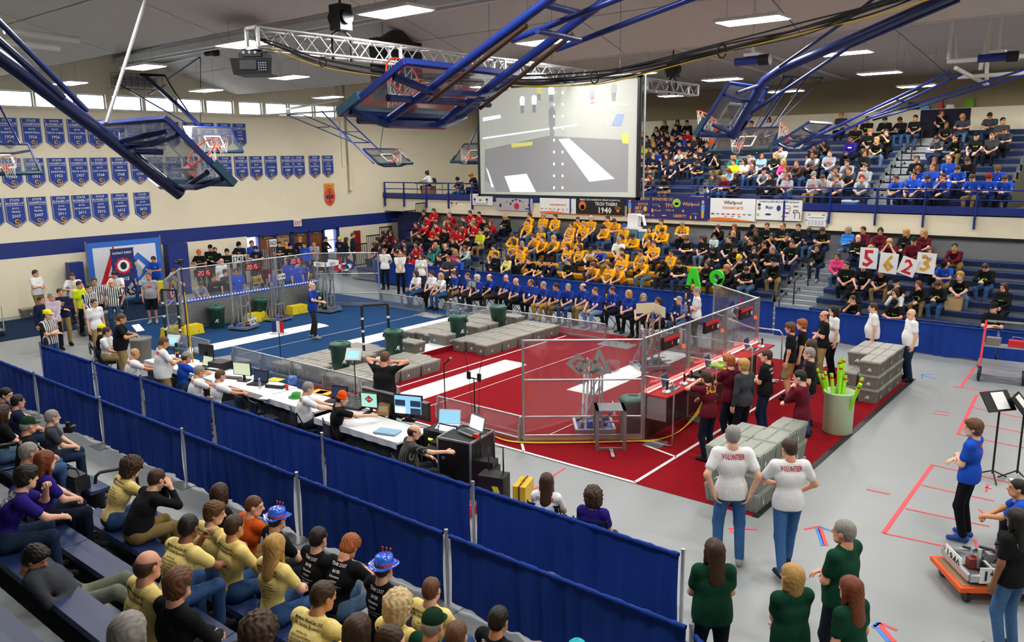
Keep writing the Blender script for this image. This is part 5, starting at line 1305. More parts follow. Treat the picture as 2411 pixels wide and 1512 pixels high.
# cable bundle
rc = random.Random(3)
path = [(604, 92, 12.6), (650, 105, 12.3), (760, 145, 11.6), (920, 175, 11.0), (1080, 186, 10.4), (1250, 190, 9.9), (1400, 180, 9.5), (1500, 163, 9.2), (1700, 118, 8.6), (1900, 66, 8.0), (2060, 18, 7.4), (2200, -30, 7.0)]
def dpt(x, y, d): return CAM+d*(FWD+(x-W_PX/2)/F_PX*RGT-(y-H_PX/2)/F_PX*UPV)
def spline(P, n=6):
    P = [np.array(p, float) for p in P]; out = []
    for i in range(len(P)-1):
        p0, p1, p2, p3 = P[max(i-1, 0)], P[i], P[i+1], P[min(i+2, len(P)-1)]
        for k in range(n):
            s = k/n; out.append(.5*((2*p1)+(-p0+p2)*s+(2*p0-5*p1+4*p2-p3)*s*s+(-p0+3*p1-3*p2+p3)*s**3))
    return out+[P[-1]]
core = [dpt(*p) for p in path]
for k in range(7):
    off = [np.array([rc.uniform(-.025, .025), rc.uniform(-.025, .025), rc.uniform(-.03, .03)]) for _ in core]
    nm = ('topmost', 'second', 'third', 'fourth', 'fifth', 'lowest', 'thin')[k]
    tag(MB().tube(spline([c_+o_+np.array([0, 0, .045-.015*k]) for c_, o_ in zip(core, off)]), .0095 if k < 6 else .006, 6).build('black_cable', M_BLACK), 'black cable in the bundle sagging from the truss, %s strand' % nm, 'cable', 'hanging black cables')
tag(MB().tube(spline([c_+np.array([0, 0, -.06-.03*math.sin(i*1.3)]) for i, c_ in enumerate(core)]), .0075, 6).build('yellow_cable', mat('yellow_cable_jacket', srgb('d8b21c'), .5)), 'yellow cable under the black cable bundle', 'cable')
for k, i in enumerate((2, 4, 6, 8)): tag(MB().tube([core[i]+np.array([.05*math.cos(a)*FWD[1], .05*math.cos(a)*-FWD[0], .07*math.sin(a)-.01]) for a in [j*PI/5 for j in range(10)]], .01, 6, True).build('cable_tie', M_BLACK), 'black tie around the cable bundle, %s from the left' % ('first', 'second', 'third', 'fourth')[k], 'cable tie')
# ------------------------------------------------------------------ banners on the left wall
M_BAN = mat('blue_banner_cloth', srgb('1e3f97'), .6, noise=.06, scale=3, bump=.15, bscale=6); M_BANW = mat('white_banner_trim', srgb('dfe4ee'), .6, noise=0)
R1 = [(17, 'RUNNER-UP', 'BOYS', 'BASKETBALL', '1924'), (73, 'CHAMPIONS', 'BOYS', 'BASKETBALL', '1926'), (127, 'RUNNER-UP', 'BOYS', 'TRACK & FIELD', '1926'), (179, 'CHAMPIONS', 'BOYS', 'TRACK & FIELD', '1927'), (225, 'CHAMPIONS', 'BOYS', 'TRACK & FIELD', '1928'), (273, 'CHAMPIONS', 'BOYS', 'TRACK & FIELD', '1931'), (316, 'CHAMPIONS', 'BOYS', 'TRACK & FIELD', '1932'), (360, 'CHAMPIONS', 'BOYS', 'TRACK & FIELD', '1939'), (403, 'CHAMPIONS', 'BOYS', 'TENNIS', '1939'), (447, 'CHAMPIONS', 'BOYS', 'GOLF', '1939'), (487, 'CHAMPIONS', 'BOYS', 'TRACK & FIELD', '1945'), (527, 'RUNNER-UP', 'BOYS', 'BASKETBALL', '1946'), (562, 'CHAMPIONS', 'BOYS', 'GOLF', '1946')]
R2 = [(27, 'CHAMPIONS', 'BOYS', 'TENNIS', '1949'), (82, 'CHAMPIONS', 'BOYS', 'BASKETBALL', '1951'), (135, 'CHAMPIONS', 'BOYS', 'BASKETBALL', '1953'), (186, 'CHAMPIONS', 'BOYS', 'TRACK & FIELD', '1957'), (234, 'RUNNER-UP', 'BOYS', 'CROSS COUNTRY', '1968'), (282, 'RUNNER-UP', 'BOYS', 'SWIMMING', '1968'), (327, 'RUNNER-UP', 'BOYS', 'CROSS COUNTRY', '1970'), (366, 'CHAMPIONS', 'BOYS', 'CROSS COUNTRY', '1971'), (409, 'RUNNER-UP', 'BOYS', 'CROSS COUNTRY', '1974'), (450, 'RUNNER-UP', 'GIRLS', 'TRACK & FIELD', '1979'), (490, 'CHAMPIONS', 'BOYS', 'SWIMMING', '1980'), (530, 'RUNNER UP', 'GIRLS', 'TRACK & FIELD', '1985'), (568, 'RUNNER-UP', 'BOYS', 'CROSS COUNTRY', '1987'), (603, 'CHAMPIONS', 'BOYS', 'CROSS COUNTRY', '1988'), (638, 'RUNNER-UP', '', 'FOOTBALL', '1988'), (676, 'RUNNER-UP', 'BOYS', 'BASKETBALL', '1989'), (704, 'RUNNER-UP', 'GIRLS', 'BASKETBALL', '1989'), (741, 'RUNNER-UP', 'GIRLS', 'BASKETBALL', '1992'), (772, 'RUNNER-UP', 'BOYS', 'SOCCER', '1992')]
R3 = [(-18, 'RUNNER-UP', 'BOYS', 'TENNIS', '2006'), (35, 'RUNNER-UP', 'BOYS', 'TENNIS', '2007'), (88, 'CHAMPIONS', 'BOYS', 'TENNIS', '2007'), (144, 'RUNNER-UP', 'BOYS', 'TENNIS', '2011'), (192, 'RUNNER-UP', 'BOYS', 'CROSS COUNTRY', '2011'), (237, 'RUNNER-UP', 'BOYS', 'TENNIS', '2012'), (284, 'CHAMPIONS', 'BOYS', 'SWIMMING', '2012'), (336, 'RUNNER-UP', 'BOYS', 'CROSS COUNTRY', '2013')]
bw, bh = .325, 1.07
ORD_ = 'first second third fourth fifth sixth seventh eighth ninth tenth eleventh twelfth thirteenth fourteenth fifteenth sixteenth seventeenth eighteenth nineteenth'.split()
def banner_mesh():
    nx, ny = 9, 8; vs = []; fs = []
    for j in range(ny+1):
        for i in range(nx+1):
            y = -bw+2*bw*i/nx; e = abs(y)/bw; zb = -bh+.25*e; z = zb*j/ny
            vs.append((.008+.012*math.sin(i*1.3+j*.5)*(j/ny), y, z))
    for j in range(ny):
        for i in range(nx): a = j*(nx+1)+i; fs.append((a, a+nx+1, a+nx+2, a+1))
    n = len(vs); vs += [(x-.006, y, z) for x, y, z in vs]; fs += [tuple(reversed([k+n for k in f])) for f in fs]
    return MB().add(vs, fs, True).mesh('cloth', M_BAN)
ban_c = banner_mesh()
ban_t = MB().bb((.024, -bw+.02, -bh+.27), (.027, -bw+.032, -.02)).bb((.024, bw-.032, -bh+.27), (.027, bw-.02, -.02)).bar((.0255, -bw+.025, -bh+.27), (.0255, 0, -bh+.04), .012, .003, up=(1, 0, 0)).bar((.0255, bw-.025, -bh+.27), (.0255, 0, -bh+.04), .012, .003, up=(1, 0, 0)).mesh('white_trim', M_BANW)
em = MB()
def arc(mb, cy, cz, R, a0, a1, w, x=.03, n=9):
    P = [(a0+(a1-a0)*k/n) for k in range(n+1)]
    vs = [(x, cy+(R+w/2)*math.cos(a), cz+(R+w/2)*math.sin(a)) for a in P]+[(x, cy+(R-w/2)*math.cos(a), cz+(R-w/2)*math.sin(a)) for a in P]
    mb.add(vs, [(k, n+1+k, n+2+k, k+1) for k in range(n)]); mb.add(vs, [(k+1, n+2+k, n+1+k, k) for k in range(n)])
arc(em, .0, -bh+.245, .055, .3, PI*1.5, .032); arc(em, .0, -bh+.15, .055, -PI*.95, PI*.5, .032); arc(em, .03, -bh+.2, .09, -2.2, .9, .02)
ban_e = em.mesh('gold_emblem', M_GOLD)
for row, zt in ((R1, 6.91), (R2, 5.53), (R3, 4.17)):
    rn = {6.91: 'top', 5.53: 'middle', 4.17: 'bottom'}[zt]
    for i, (px, a, b, c_, yr) in enumerate(row):
        y = at(px, 300 if zt > 6 else 400 if zt > 5 else 490, 0, X0)[1]
        t = thing('championship_banner', 'blue pennant, %s from left in %s row, reading %s %s %s %s' % (ORD_[i], rn, a.lower(), b.lower(), c_.lower(), yr), 'banner', (X0+.022, float(y), zt), 0, 'blue championship banners')
        link('cloth', ban_c, t); link('white_trim', ban_t, t); link('gold_emblem', ban_e, t)
        m = MB(); ux, uy = (0, 1, 0), (0, 0, 1)
        for txt, z, s in (('STATE', -.12, .075), (a, -.235, .075), (b, -.40, .06), (c_, -.52, .06), (yr, -.69, .10)):
            if txt: text_on(m, txt, (.03, 0, z), ux, uy, s, True, .56)
        m.bb((.029, -.27, -.275), (.031, .27, -.262)); m.build('lettering', M_BANW, t)
# orange basketball banner and exit sign
t = thing('orange_sports_banner', 'orange banner with a basketball on the left wall', 'banner', (X0+.01, 13.48, 3.76))
MB().bb((0, -.30, 0), (.015, .30, .46)).build('top_panel', mat('gold_banner_cloth', srgb('e9a23a'), .6), t)
MB().prism([(.33*math.cos(a), .42*math.sin(a)) for a in [2*PI*k/24 for k in range(24)]], (.016, 0, -.18), (0, 1, 0), (0, 0, 1), .006).build('ball', mat('ball_orange', srgb('df5b22'), .6), t)
m = MB(); 
for r in (0, .6): arc(m, -.45, -.18, .5, -.7, .7, .02, .024); arc(m, .45, -.18, .5, PI-.7, PI+.7, .02, .024)
m.bb((.023, -.22, -.27), (.025, .22, -.1)); m.build('ball_seams', M_NAVY, t)
m = MB(); text_on(m, '2013', (.027, 0, -.23), (0, 1, 0), (0, 0, 1), .1, True); text_on(m, 'BASKETBALL', (.017, 0, .2), (0, 1, 0), (0, 0, 1), .05, True); text_on(m, 'CHAMPIONS', (.017, 0, .3), (0, 1, 0), (0, 0, 1), .05, True); m.build('lettering', M_RED, t)
t = thing('exit_sign', 'white exit sign with red letters on the navy band', 'sign', (X0+.01, 11.5, 2.30))
MB().bb((0, -.2, 0), (.08, .2, .31)).build('case', M_WHITE, t); m = MB(); text_on(m, 'EXIT', (.084, 0, .06), (0, 1, 0), (0, 0, 1), .18, True, .34); m.build('lettering', M_RED, t)
tag(MB().bb((X0+.01, 14.82, .75), (X0+.1, 15.2, 1.82)).build('red_wall_panel', mat('dark_red_panel', srgb('8c1c1c'), .5)), 'dark red panel on the left wall beside the doors', 'panel')
# ------------------------------------------------------------------ pipe-and-drape curtains
M_DRAPE = mat('royal_blue_drape', srgb('193a8e'), .75, noise=.10, scale=4, spec=.15, bump=.2, bscale=40)
rd = random.Random(8)
def drape(name, label, A, B, h, group, sag=.0, pleat=.035, hem=.05):
    A, B = Vector(A), Vector(B); d = B-A; L = d.length; ang = math.atan2(d.y, d.x)
    t = thing(name, label, 'curtain', A, ang, group); n = int(L/.035); m = 9; vs = []; fs = []
    ph = [rd.uniform(0, 6.28) for _ in range(6)]
    off = []
    for i in range(n+1):
        x = L*i/n
        amp = .45+.55*math.sin(x*1.7+ph[0])**2
        off.append(amp*(math.sin(x*21+1.5*math.sin(x*2.3+ph[1]))*.6+math.sin(x*37+ph[2])*.3+math.sin(x*9+ph[3])*.5))
    for j in range(m+1):
        v = j/m
        for i in range(n+1):
            x = L*i/n; k = .25+.75*min(1, v*1.6)
            z = h-v*(h-.03)+(hem*.5*math.sin(x*5+ph[4])*v if j == m else 0)
            vs.append((x+.008*math.sin(x*18+ph[5])*v, pleat*k*off[i]+.01*math.sin(v*4+x*3), max(.012, z)))
    for j in range(m):
        for i in range(n): a = j*(n+1)+i; fs.append((a, a+1, a+n+2, a+n+1))
    o = MB().add(vs, fs, True).build('drape', M_DRAPE, t)
    vs = []; K = 8; q = int(L/.06); fs = []
    for i in range(q+1):
        x = L*i/q; r = .026+.005*math.sin(x*40+ph[1])+.004*math.sin(x*17)
        for k in range(K): a = 2*PI*k/K; vs.append((x, r*math.cos(a), h-.005+r*math.sin(a)))
    for i in range(q):
        for k in range(K): fs.append((i*K+k, i*K+(k+1) % K, (i+1)*K+(k+1) % K, (i+1)*K+k))
    MB().add(vs, fs, True).build('rod_sleeve', M_DRAPE, t)
    return t
pole_m = MB().cyl((0, 0, 0), (0, 0, .97), .022, 12).cyl((0, 0, .94), (0, 0, .985), .025, 12).mesh('upright', M_ALU); plate_m = MB().box((0, 0, .006), (.42, .42, .012)).mesh('base_plate', M_STEEL)
def upright(x, y, label):
    t = thing('curtain_pole', label, 'pole', (x, y, 0), 0, 'silver curtain poles'); link('upright', pole_m, t); link('base_plate', plate_m, t)
onum = ('first', 'second', 'third', 'fourth', 'fifth', 'sixth', 'seventh', 'eighth', 'ninth')
NX = [-3.5, -.5, 2.5, 5.55, 8.63, 11.64, 14.78, 17.72, 20.93]; NY = -4.98
for i in range(8): drape('curtain', 'blue curtain of the near line, %s section from the left' % onum[i], (NX[i]+.06, NY, 0), (NX[i+1]-.06, NY, 0), .92, 'blue drapes of the near line')
for i in range(1, 9): upright(NX[i], NY, 'silver pole in the near curtain line, %s from the left' % onum[i-1])
MX = [2.5, 5.45, 7.65, 10.4, 13.7, 17.0, 20.18]; MY = -3.7
for i in range(6): drape('curtain', 'blue curtain of the inner line, %s section from the left' % onum[i], (MX[i]+.05, MY, 0), (MX[i+1]-(.05 if i else .12), MY, 0), .90, 'blue drapes of the inner line')
for i in range(7): upright(MX[i], MY, 'silver pole in the inner curtain line, %s from the left' % onum[i])
drape('curtain', 'short blue curtain slanting down from the right end pole', (20.98, -5.0, 0), (22.0, -5.75, 0), .88, 'blue drapes of the near line')
FX = [-2.6, .3, 3.3, 6.3, 9.3, 12.3, 15.2, 18.1, 21.0, 24.0]; FY = 11.75
for i in range(9): drape('curtain', 'low blue curtain before the far bleachers, %s section from the left' % onum[i], (FX[i]+.03, FY, 0), (FX[i+1]-.03, FY, 0), .86 if i > 5 else 1.0, 'blue drapes before the far bleachers')
# ------------------------------------------------------------------ sponsor banners on the balcony front
BY = YB-.075
def sponsor(label, x0, y0, x1, y1, base, name='sponsor_banner'):
    a, b = at(x0, y0, 1, BY), at(x1, y1, 1, BY); t = thing(name, label, 'banner', (float(a[0]), BY, float(b[2]))); w, h = float(b[0]-a[0]), float(a[2]-b[2])
    MB().bb((0, 0, 0), (w, .012, h)).build('sheet', base, t); return t, w, h
def lines(t, w, h, L, nm='lettering'):
    for txt, u, v, s, m, wm in L:
        k = MB(); text_on(k, txt, (u*w, -.004, v*h), (1, 0, 0), (0, 0, 1), s*h, True, wm and wm*w); k.build(nm, m, t)
def patch(t, w, h, P, m, nm='print_patch', d=.003): MB().add([(u*w, -d, v*h) for u, v in P], [tuple(range(len(P)))]).build(nm, m, t)
def dots(t, w, h, L, nm='sponsor_mark'):
    for u, v, rx, ry, m in L: MB().add([(u*w+rx*h*math.cos(a), -.0035, v*h+ry*h*math.sin(a)) for a in [2*PI*k/12 for k in range(12)]], [tuple(range(12))]).build(nm, m, t)
M_SILV = mat('silver_banner', srgb('b7b4bb'), .6, noise=.05); M_NVB = mat('navy_purple_banner', srgb('231f6b'), .6, noise=.05); M_BLB = mat('black_banner', srgb('17140f'), .6)
t, w, h = sponsor('small white sponsor banner under the left corner of the screen', 1107, 456, 1160, 484, M_WHITE); lines(t, w, h, [('SPONSORS', .5, .78, .14, M_INK, .6), ('www.thegearedrobots.org', .5, .08, .09, M_INK, .9)]); dots(t, w, h, [(.2, .5, .12, .12, M_INK), (.45, .45, .14, .1, M_STEEL), (.75, .5, .12, .12, M_INK), (.2, .25, .1, .05, M_STEEL), (.75, .27, .1, .05, M_STEEL)])
t, w, h = sponsor('grey banner with a red gear and black claw shapes', 1168, 466, 1254, 498, M_SILV)
MB().add([(.57*w+(.3 if k % 2 else .24)*h*math.cos(2*PI*k/24), -.004, .38*h+(.3 if k % 2 else .24)*h*math.sin(2*PI*k/24)) for k in range(24)], [tuple(range(24))]).build('red_gear', M_RED, t); dots(t, w, h, [(.57, .38, .12, .12, M_SILV), (.12, .4, .12, .16, M_INK), (.3, .7, .1, .05, M_RED), (.75, .75, .12, .05, M_LBLUE), (.78, .45, .07, .1, M_GOLD), (.9, .5, .08, .08, M_INK), (.85, .18, .22, .06, M_NAVY)])
for a in (1.0, 1.6, 2.2, 2.8): patch(t, w, h, [(.57+.14*math.cos(a), .38+.42*math.sin(a)), (.57+.2*math.cos(a-.25), .38+.58*math.sin(a-.25)), (.57+.2*math.cos(a+.25), .38+.58*math.sin(a+.25))], M_INK, 'black_claw')
def wp(t, w, h, top):
    patch(t, w, h, [(0, 0), (1, 0), (1, .03), (.75, .06), (.45, .14), (.2, .15), (0, .11)], M_ORANGE, 'orange_wave')
    if top: lines(t, w, h, [('Whirlpool', .5, .74, .15, M_INK, .4)])
    lines(t, w, h, [('WHERE MOMENTS MATTER', .5, .52, .12, M_ORANGE, .46)]); dots(t, w, h, [(.06+.115*k, .3, .09, .03, (M_INK, M_STEEL, M_RED, M_STEEL, M_RED, M_ORANGE, M_LBLUE, M_STEEL)[k]) for k in range(8)]+[(.35, .2, .07, .025, M_ORANGE), (.5, .2, .07, .03, M_LBLUE), (.65, .2, .07, .025, M_STEEL)])
t, w, h = sponsor('white banner with orange wave below the middle of the screen', 1271, 466, 1357, 505, M_WHITE); wp(t, w, h, False)
t, w, h = sponsor('black banner reading TECH TIGERS 1940 under the screen', 1356, 463, 1470, 509, M_BLB, 'team_banner'); lines(t, w, h, [('BENTON HARBOR HIGH SCHOOL', .5, .8, .12, M_WINK, .96), ('TECH TIGERS', .63, .54, .17, M_WINK, .6), ('1940', .6, .12, .32, M_WINK, .5)])
dots(t, w, h, [(.87, .28, .10, .09, M_ORANGE), (.83, .42, .035, .06, M_ORANGE), (.87, .46, .035, .06, M_ORANGE), (.91, .42, .035, .06, M_ORANGE)]); dots(t, w, h, [(.14, .5, .24, .26, M_ORANGE), (.14, .42, .14, .14, M_WINK)], 'round_patch')
for P in ([(0, 0), (1, 0), (1, .02), (0, .02)], [(0, .98), (1, .98), (1, 1), (0, 1)]): patch(t, w, h, P, M_ORANGE, 'border')
t, w, h = sponsor('navy banner reading THANK YOU SPONSORS OF with gold lettering', 1476, 460, 1666, 520, M_NVB)
lines(t, w, h, [('THANK YOU SPONSORS OF', .33, .80, .13, M_GOLD, .5), ('BOSCH', .21, .58, .11, M_GOLD, .12), ('EAGLE', .37, .58, .09, M_STEEL, .1), ('TPC', .54, .53, .15, M_GOLD, .1), ('Whirlpool', .80, .62, .14, M_GOLD, .2), ('ART', .15, .38, .15, M_GOLD, .09), ('ON THE GO', .16, .22, .12, M_GOLD, .1), ('NILES, MI', .55, .36, .07, M_GOLD, .1), ('St. Joseph', .40, .34, .07, M_GOLD, .08), ('FASTENAL', .29, .10, .10, M_GOLD, .14), ('LIBERTY', .67, .10, .12, M_GOLD, .16)])
dots(t, w, h, [(.63, .72, .2, .19, M_LGREEN), (.63, .68, .1, .06, M_GOLD), (.24, .42, .10, .12, M_GOLD), (.33, .36, .07, .09, M_GOLD), (.71, .38, .05, .05, M_GOLD), (.48, .16, .12, .03, M_GOLD), (.80, .12, .04, .08, M_GOLD), (.86, .12, .04, .08, M_GOLD), (.85, .28, .18, .02, M_STEEL), (.42, .55, .05, .03, M_GOLD)])
for u, m1 in ((.04, M_LBLUE), (.94, M_LBLUE)):
    dots(t, w, h, [(u, .78, .06, .08, mat('print_skin', srgb('dcae8c'), .6))], 'printed_head'); patch(t, w, h, [(u-.018, .68), (u+.018, .68), (u+.02, .42), (u-.02, .42)], m1, 'printed_shirt', .004); patch(t, w, h, [(u-.016, .42), (u+.016, .42), (u+.014, .1), (u-.014, .1)], M_GOLD, 'printed_trousers', .004)
t, w, h = sponsor('white appliance sponsor banner with orange wave right of the navy banner', 1673, 466, 1779, 523, M_WHITE); wp(t, w, h, True)
t, w, h = sponsor('framed white sponsor board with a drawn camel right of the wave banner', 1780, 468, 1888, 522, M_WHITE, 'sponsor_board')
MB().bb((0, -.01, 0), (w, 0, .02)).bb((0, -.01, h-.02), (w, 0, h)).bb((0, -.01, 0), (.02, 0, h)).bb((w-.02, -.01, 0), (w, 0, h)).build('grey_border', M_STEEL, t)
lines(t, w, h, [("It wouldn't be possible without our TEAM Lucky Sponsors", .5, .84, .09, M_NAVY, .84), ('Meijer', .3, .54, .16, M_NAVY, .16), ('BAYER', .68, .54, .06, M_INK, .1)]); dots(t, w, h, [(.08, .72, .08, .08, M_INK), (.08, .55, .08, .08, M_STEEL), (.06, .25, .07, .07, M_LGREEN), (.5, .58, .1, .14, M_NAVY), (.28, .28, .16, .05, M_NAVY), (.86, .68, .14, .03, M_STEEL), (.86, .5, .14, .03, M_STEEL), (.68, .36, .14, .03, M_RED), (.62, .2, .16, .025, M_STEEL)])
for a0, a1 in ((0, 6.28),):
    k = MB(); n = 20; c = (.68*w, .56*h); k.add([(c[0]+r*h*math.cos(2*PI*i/n), -.0045, c[1]+r*h*math.sin(2*PI*i/n)) for r in (.17, .15) for i in range(n)], [(i, (i+1) % n, n+(i+1) % n, n+i) for i in range(n)]); k.build('ring_mark', M_INK, t)
MB().tube([(u*w, -.006, v*h) for u, v in ((.84, .12), (.85, .3), (.82, .4), (.8, .42), (.82, .44), (.86, .38), (.89, .44), (.93, .42), (.95, .3), (.95, .12))], .012, 5).build('camel_line', M_INK, t)
t, w, h = sponsor('white paper bracket sheet taped to the balcony front', 1900, 505, 1944, 534, M_WHITE, 'bracket_sheet'); patch(t, w, h, [(.1, .72), (.9, .72), (.9, .76), (.1, .76)], M_INK, 'heavy_line')
for k in range(5): patch(t, w, h, [(.08+.17*k, .1), (.2+.17*k, .1), (.2+.17*k, .55), (.08+.17*k, .55)], mat('pale_grey_print', srgb('c9ccd2'), .6), 'table_cell')
for u, v in ((.12, .97), (.85, .97), (-.02, .5), (1.02, .5)): patch(t, w, h, [(u-.07, v-.04), (u+.07, v-.04), (u+.07, v+.04), (u-.07, v+.04)], M_TAPEB, 'blue_tape', .004)
# ------------------------------------------------------------------ tables, chairs and electronics at the near side
M_CLOTH = mat('white_table_cloth', srgb('dfe2e4'), .7, noise=.05); M_SKIRT = mat('black_table_skirt', srgb('121318'), .85)
def table(label, x0, x1, yc, d=.78, z=.74, skirt=True):
    t = thing('folding_table', label, 'table', (x0, yc, 0)); w = x1-x0
    MB().box((w/2, 0, z-.02), (w, d, .035)).build('top', M_CLOTH, t)
    sk = MB(); n = int(w/.06); vs = []; fs = []
    for j, zz in enumerate((z, z-.11)):
        for i in range(n+1): vs.append((w*i/n, -d/2-.012-.012*j*math.sin(i*1.1)*.8, zz))
    sk.add(vs, [(i, i+1, n+2+i, n+1+i) for i in range(n)]); sk.build('cloth_overhang', M_CLOTH, t)
    sb = MB(); vs = [(w*i/n, d/2+.01+.012*math.sin(i*1.2), zz) for zz in (z, .03) for i in range(n+1)]; sb.add(vs, [(i, i+1, n+2+i, n+1+i) for i in range(n)]); sb.build('skirt', M_SKIRT, t); sb2 = MB(); vs = [(w*i/n, -d/2+.05+.012*math.sin(i*1.2), zz) for zz in (z-.04, .03) for i in range(n+1)]; sb2.add(vs, [(i, i+1, n+2+i, n+1+i) for i in range(n)]); sb2.build('near_skirt', M_SKIRT, t)
    for x in (.15, w-.15):
        for y in (-d*.38, d*.38): MB().cyl((x, y, 0), (x, y, z-.03), .014, 8).build('leg', M_STEEL, t)
table('white covered score table at its left end', 5.55, 8.0, -2.2); table('white covered score table in the middle under the monitors', 8.03, 10.45, -2.2); table('white covered score table end with the green cap', 10.48, 12.1, -2.25); table('white covered sound table with the mixer', 12.35, 14.55, -2.45)
M_SCRW = mat('pale_screen', srgb('cfd8e6'), .3, noise=0, emit=srgb('cfd8e6'), es=.9); M_SCRG = mat('form_screen', srgb('b8c0a2'), .3, noise=0, emit=srgb('b8c0a2'), es=.6); M_SCRC = mat('cyan_screen', srgb('7fb4d2'), .3, noise=0, emit=srgb('7fb4d2'), es=.7); M_SCRD = mat('dark_screen', srgb('1c2638'), .3, noise=0, emit=srgb('24344f'), es=.5)
def laptop(label, P, rz, scr, m=M_BLACK, w=.36):
    t = thing('laptop', label, 'laptop', P, rz); MB().box((0, 0, .012), (w, .25, .022)).build('base', m, t); MB().box((0, -.02, .025), (w*.86, .12, .004)).build('keyboard', mat('dark_keys', srgb('25272b'), .6), t)
    R = Matrix.Rotation(-.25, 3, 'X'); MB().box((0, .15, .14), (w, .014, .25), rot=R).build('lid', m, t); MB().box((0, .138, .143), (w*.9, .004, .21), rot=R).build('screen', scr, t); return t
def monitor(label, P, rz, scr, w=.46, h=.28):
    t = thing('monitor', label, 'monitor', P, rz); MB().box((0, .03, .012), (.24, .18, .018)).build('foot', M_BLACK, t); MB().box((0, .04, .12), (.05, .03, .2)).build('neck', M_BLACK, t); MB().box((0, 0, .13+h/2), (w, .04, h)).build('case', M_BLACK, t); MB().box((0, -.022, .13+h/2), (w*.93, .004, h*.9)).build('screen', scr, t); return t
Z = .742
def T(px, py): q = G(px, py, Z); return (float(q[0]), float(np.clip(q[1], -2.72, -1.75)), Z)
monitor('black monitor seen from behind beside the yellow cable', T(490, 850), .2+PI, M_SCRD); laptop('open laptop with a white page at the left score table', T(435, 845), -.2, M_SCRW, M_STEEL)
monitor('monitor with a pale form next to the cola bottle', T(573, 897), .3, M_SCRG); laptop('black laptop with a dark screen at the score table', T(606, 905), .35, M_SCRD); laptop('laptop showing a list beside the black monitor', T(478, 868), .1, M_SCRG)
q = T(520, 868); t = thing('printer', 'black printer on the score table', 'printer', q, .2); MB().box((0, 0, .09), (.42, .34, .17)).build('body', M_BLACK, t); MB().box((0, -.2, .05), (.3, .1, .012)).build('paper_tray', M_WHITE, t)
q = T(508, 838); t = thing('stack_light_tower', 'dark tower with red blue and green bands on the score table', 'signal tower', (q[0], -2.3, q[2])); MB().cyl((0, 0, 0), (0, 0, .5), .035, 12).build('column', M_BLACK, t)
for k, m in enumerate((M_RED, M_NAVY, M_ORANGE, mat('green_band', srgb('2f8a4a'), .5))): MB().cyl((0, 0, .05+.1*k), (0, 0, .1+.1*k), .038, 12).build('band', m, t)
q = T(583, 880); t = thing('cola_bottle', 'cola bottle with a red label on the score table', 'bottle', q); MB().lathe([(.033, 0), (.035, .08), (.03, .11), (.035, .15), (.012, .2), (.012, .225)], (0, 0, 0), 12).build('bottle', mat('cola_brown', srgb('35150e'), .2), t); MB().cyl((0, 0, .09), (0, 0, .13), .0345, 12).build('label_band', M_RED, t)
for k, (px, py, nm) in enumerate(((612, 915, 'beside the black laptop'), (890, 975, 'by the wooden speaker box'))):
    t = thing('water_bottle', 'clear water bottle '+nm, 'bottle', T(px, py)); MB().lathe([(.03, 0), (.032, .12), (.014, .18), (.014, .2)], (0, 0, 0), 12).build('bottle', clear('clear_plastic', (.85, .9, .95), .2, .15), t); MB().cyl((0, 0, .2), (0, 0, .215), .016, 10).build('lid', M_WHITE, t)
q = T(650, 912); t = thing('headset_pile', 'pile of white and black headset batteries on the score table', 'headsets', q, .35); MB().box((0, 0, .03), (.42, .16, .06)).build('tray', M_BLACK, t); MB().box((0, -.01, .065), (.38, .1, .02)).build('white_packs', M_WHITE, t)
q = T(698, 935); t = thing('green_cap', 'green cap lying on the score table beside the blue bag', 'cap', q); MB().lathe([(.11, 0), (.112, .03), (.08, .09), (.02, .11), (.004, .11)], (0, 0, 0), 16).build('crown', mat('bright_green_cloth', srgb('2f8f3c'), .8), t); MB().lathe([(.16, 0), (.16, .012), (.1, .02)], (0, 0, 0), 16).build('brim', mat('bright_green_cloth', srgb('2f8f3c'), .8), t)
q = T(690, 905); t = thing('snack_bag', 'crumpled blue and white snack bag on the score table', 'bag', q); f = Field((-.16, -.14, -.02), (.16, .14, .24), .014); f.ell((0, 0, .08), (.11, .08, .1), .02).ell((.05, .02, .14), (.07, .05, .06), .03).ell((-.06, .0, .12), (.05, .05, .07), .02); V, Q = f.mesh(); o = link('bag', np_mesh('bag', V, Q), t); setm(o, 0, mat('bag_foil', srgb('4f78c4'), .3, .3, noise=.5, scale=20))
q = T(655, 890); t = thing('small_cup', 'small red cup on the score table', 'cup', T(676, 918)); MB().lathe([(.025, 0), (.035, .11)], (0, 0, 0), 12).build('cup', M_RED, t)
for k, (px, py, rz, nm) in enumerate(((765, 925, .3, 'next to the grey haired volunteer'), (658, 892, .2, 'under the folded flag stand'), (780, 915, .1, 'behind the headphones'))):
    tag(MB().box((0, 0, .004), (.33, .24, .008)).build('yellow_folder', mat('yellow_card', srgb('e0bd1e'), .6), None, T(px, py), rz), 'yellow folder on the table '+nm, 'folder')
for k, (px, py, rz, nm) in enumerate(((757, 948, .4, 'in front of the grey haired volunteer'), (850, 980, .2, 'before the orange cap'), (540, 905, .1, 'left of the keyboard'), (630, 935, .3, 'at the table edge'))):
    tag(MB().box((0, 0, .002), (.22, .3, .004)).build('paper_sheet', M_WHITE, None, T(px, py), rz), 'white paper sheet '+nm, 'paper')
tag(MB().box((0, 0, .012), (.44, .15, .022)).build('keyboard', M_BLACK, None, T(545, 890), .35), 'black keyboard in front of the form monitor', 'keyboard')
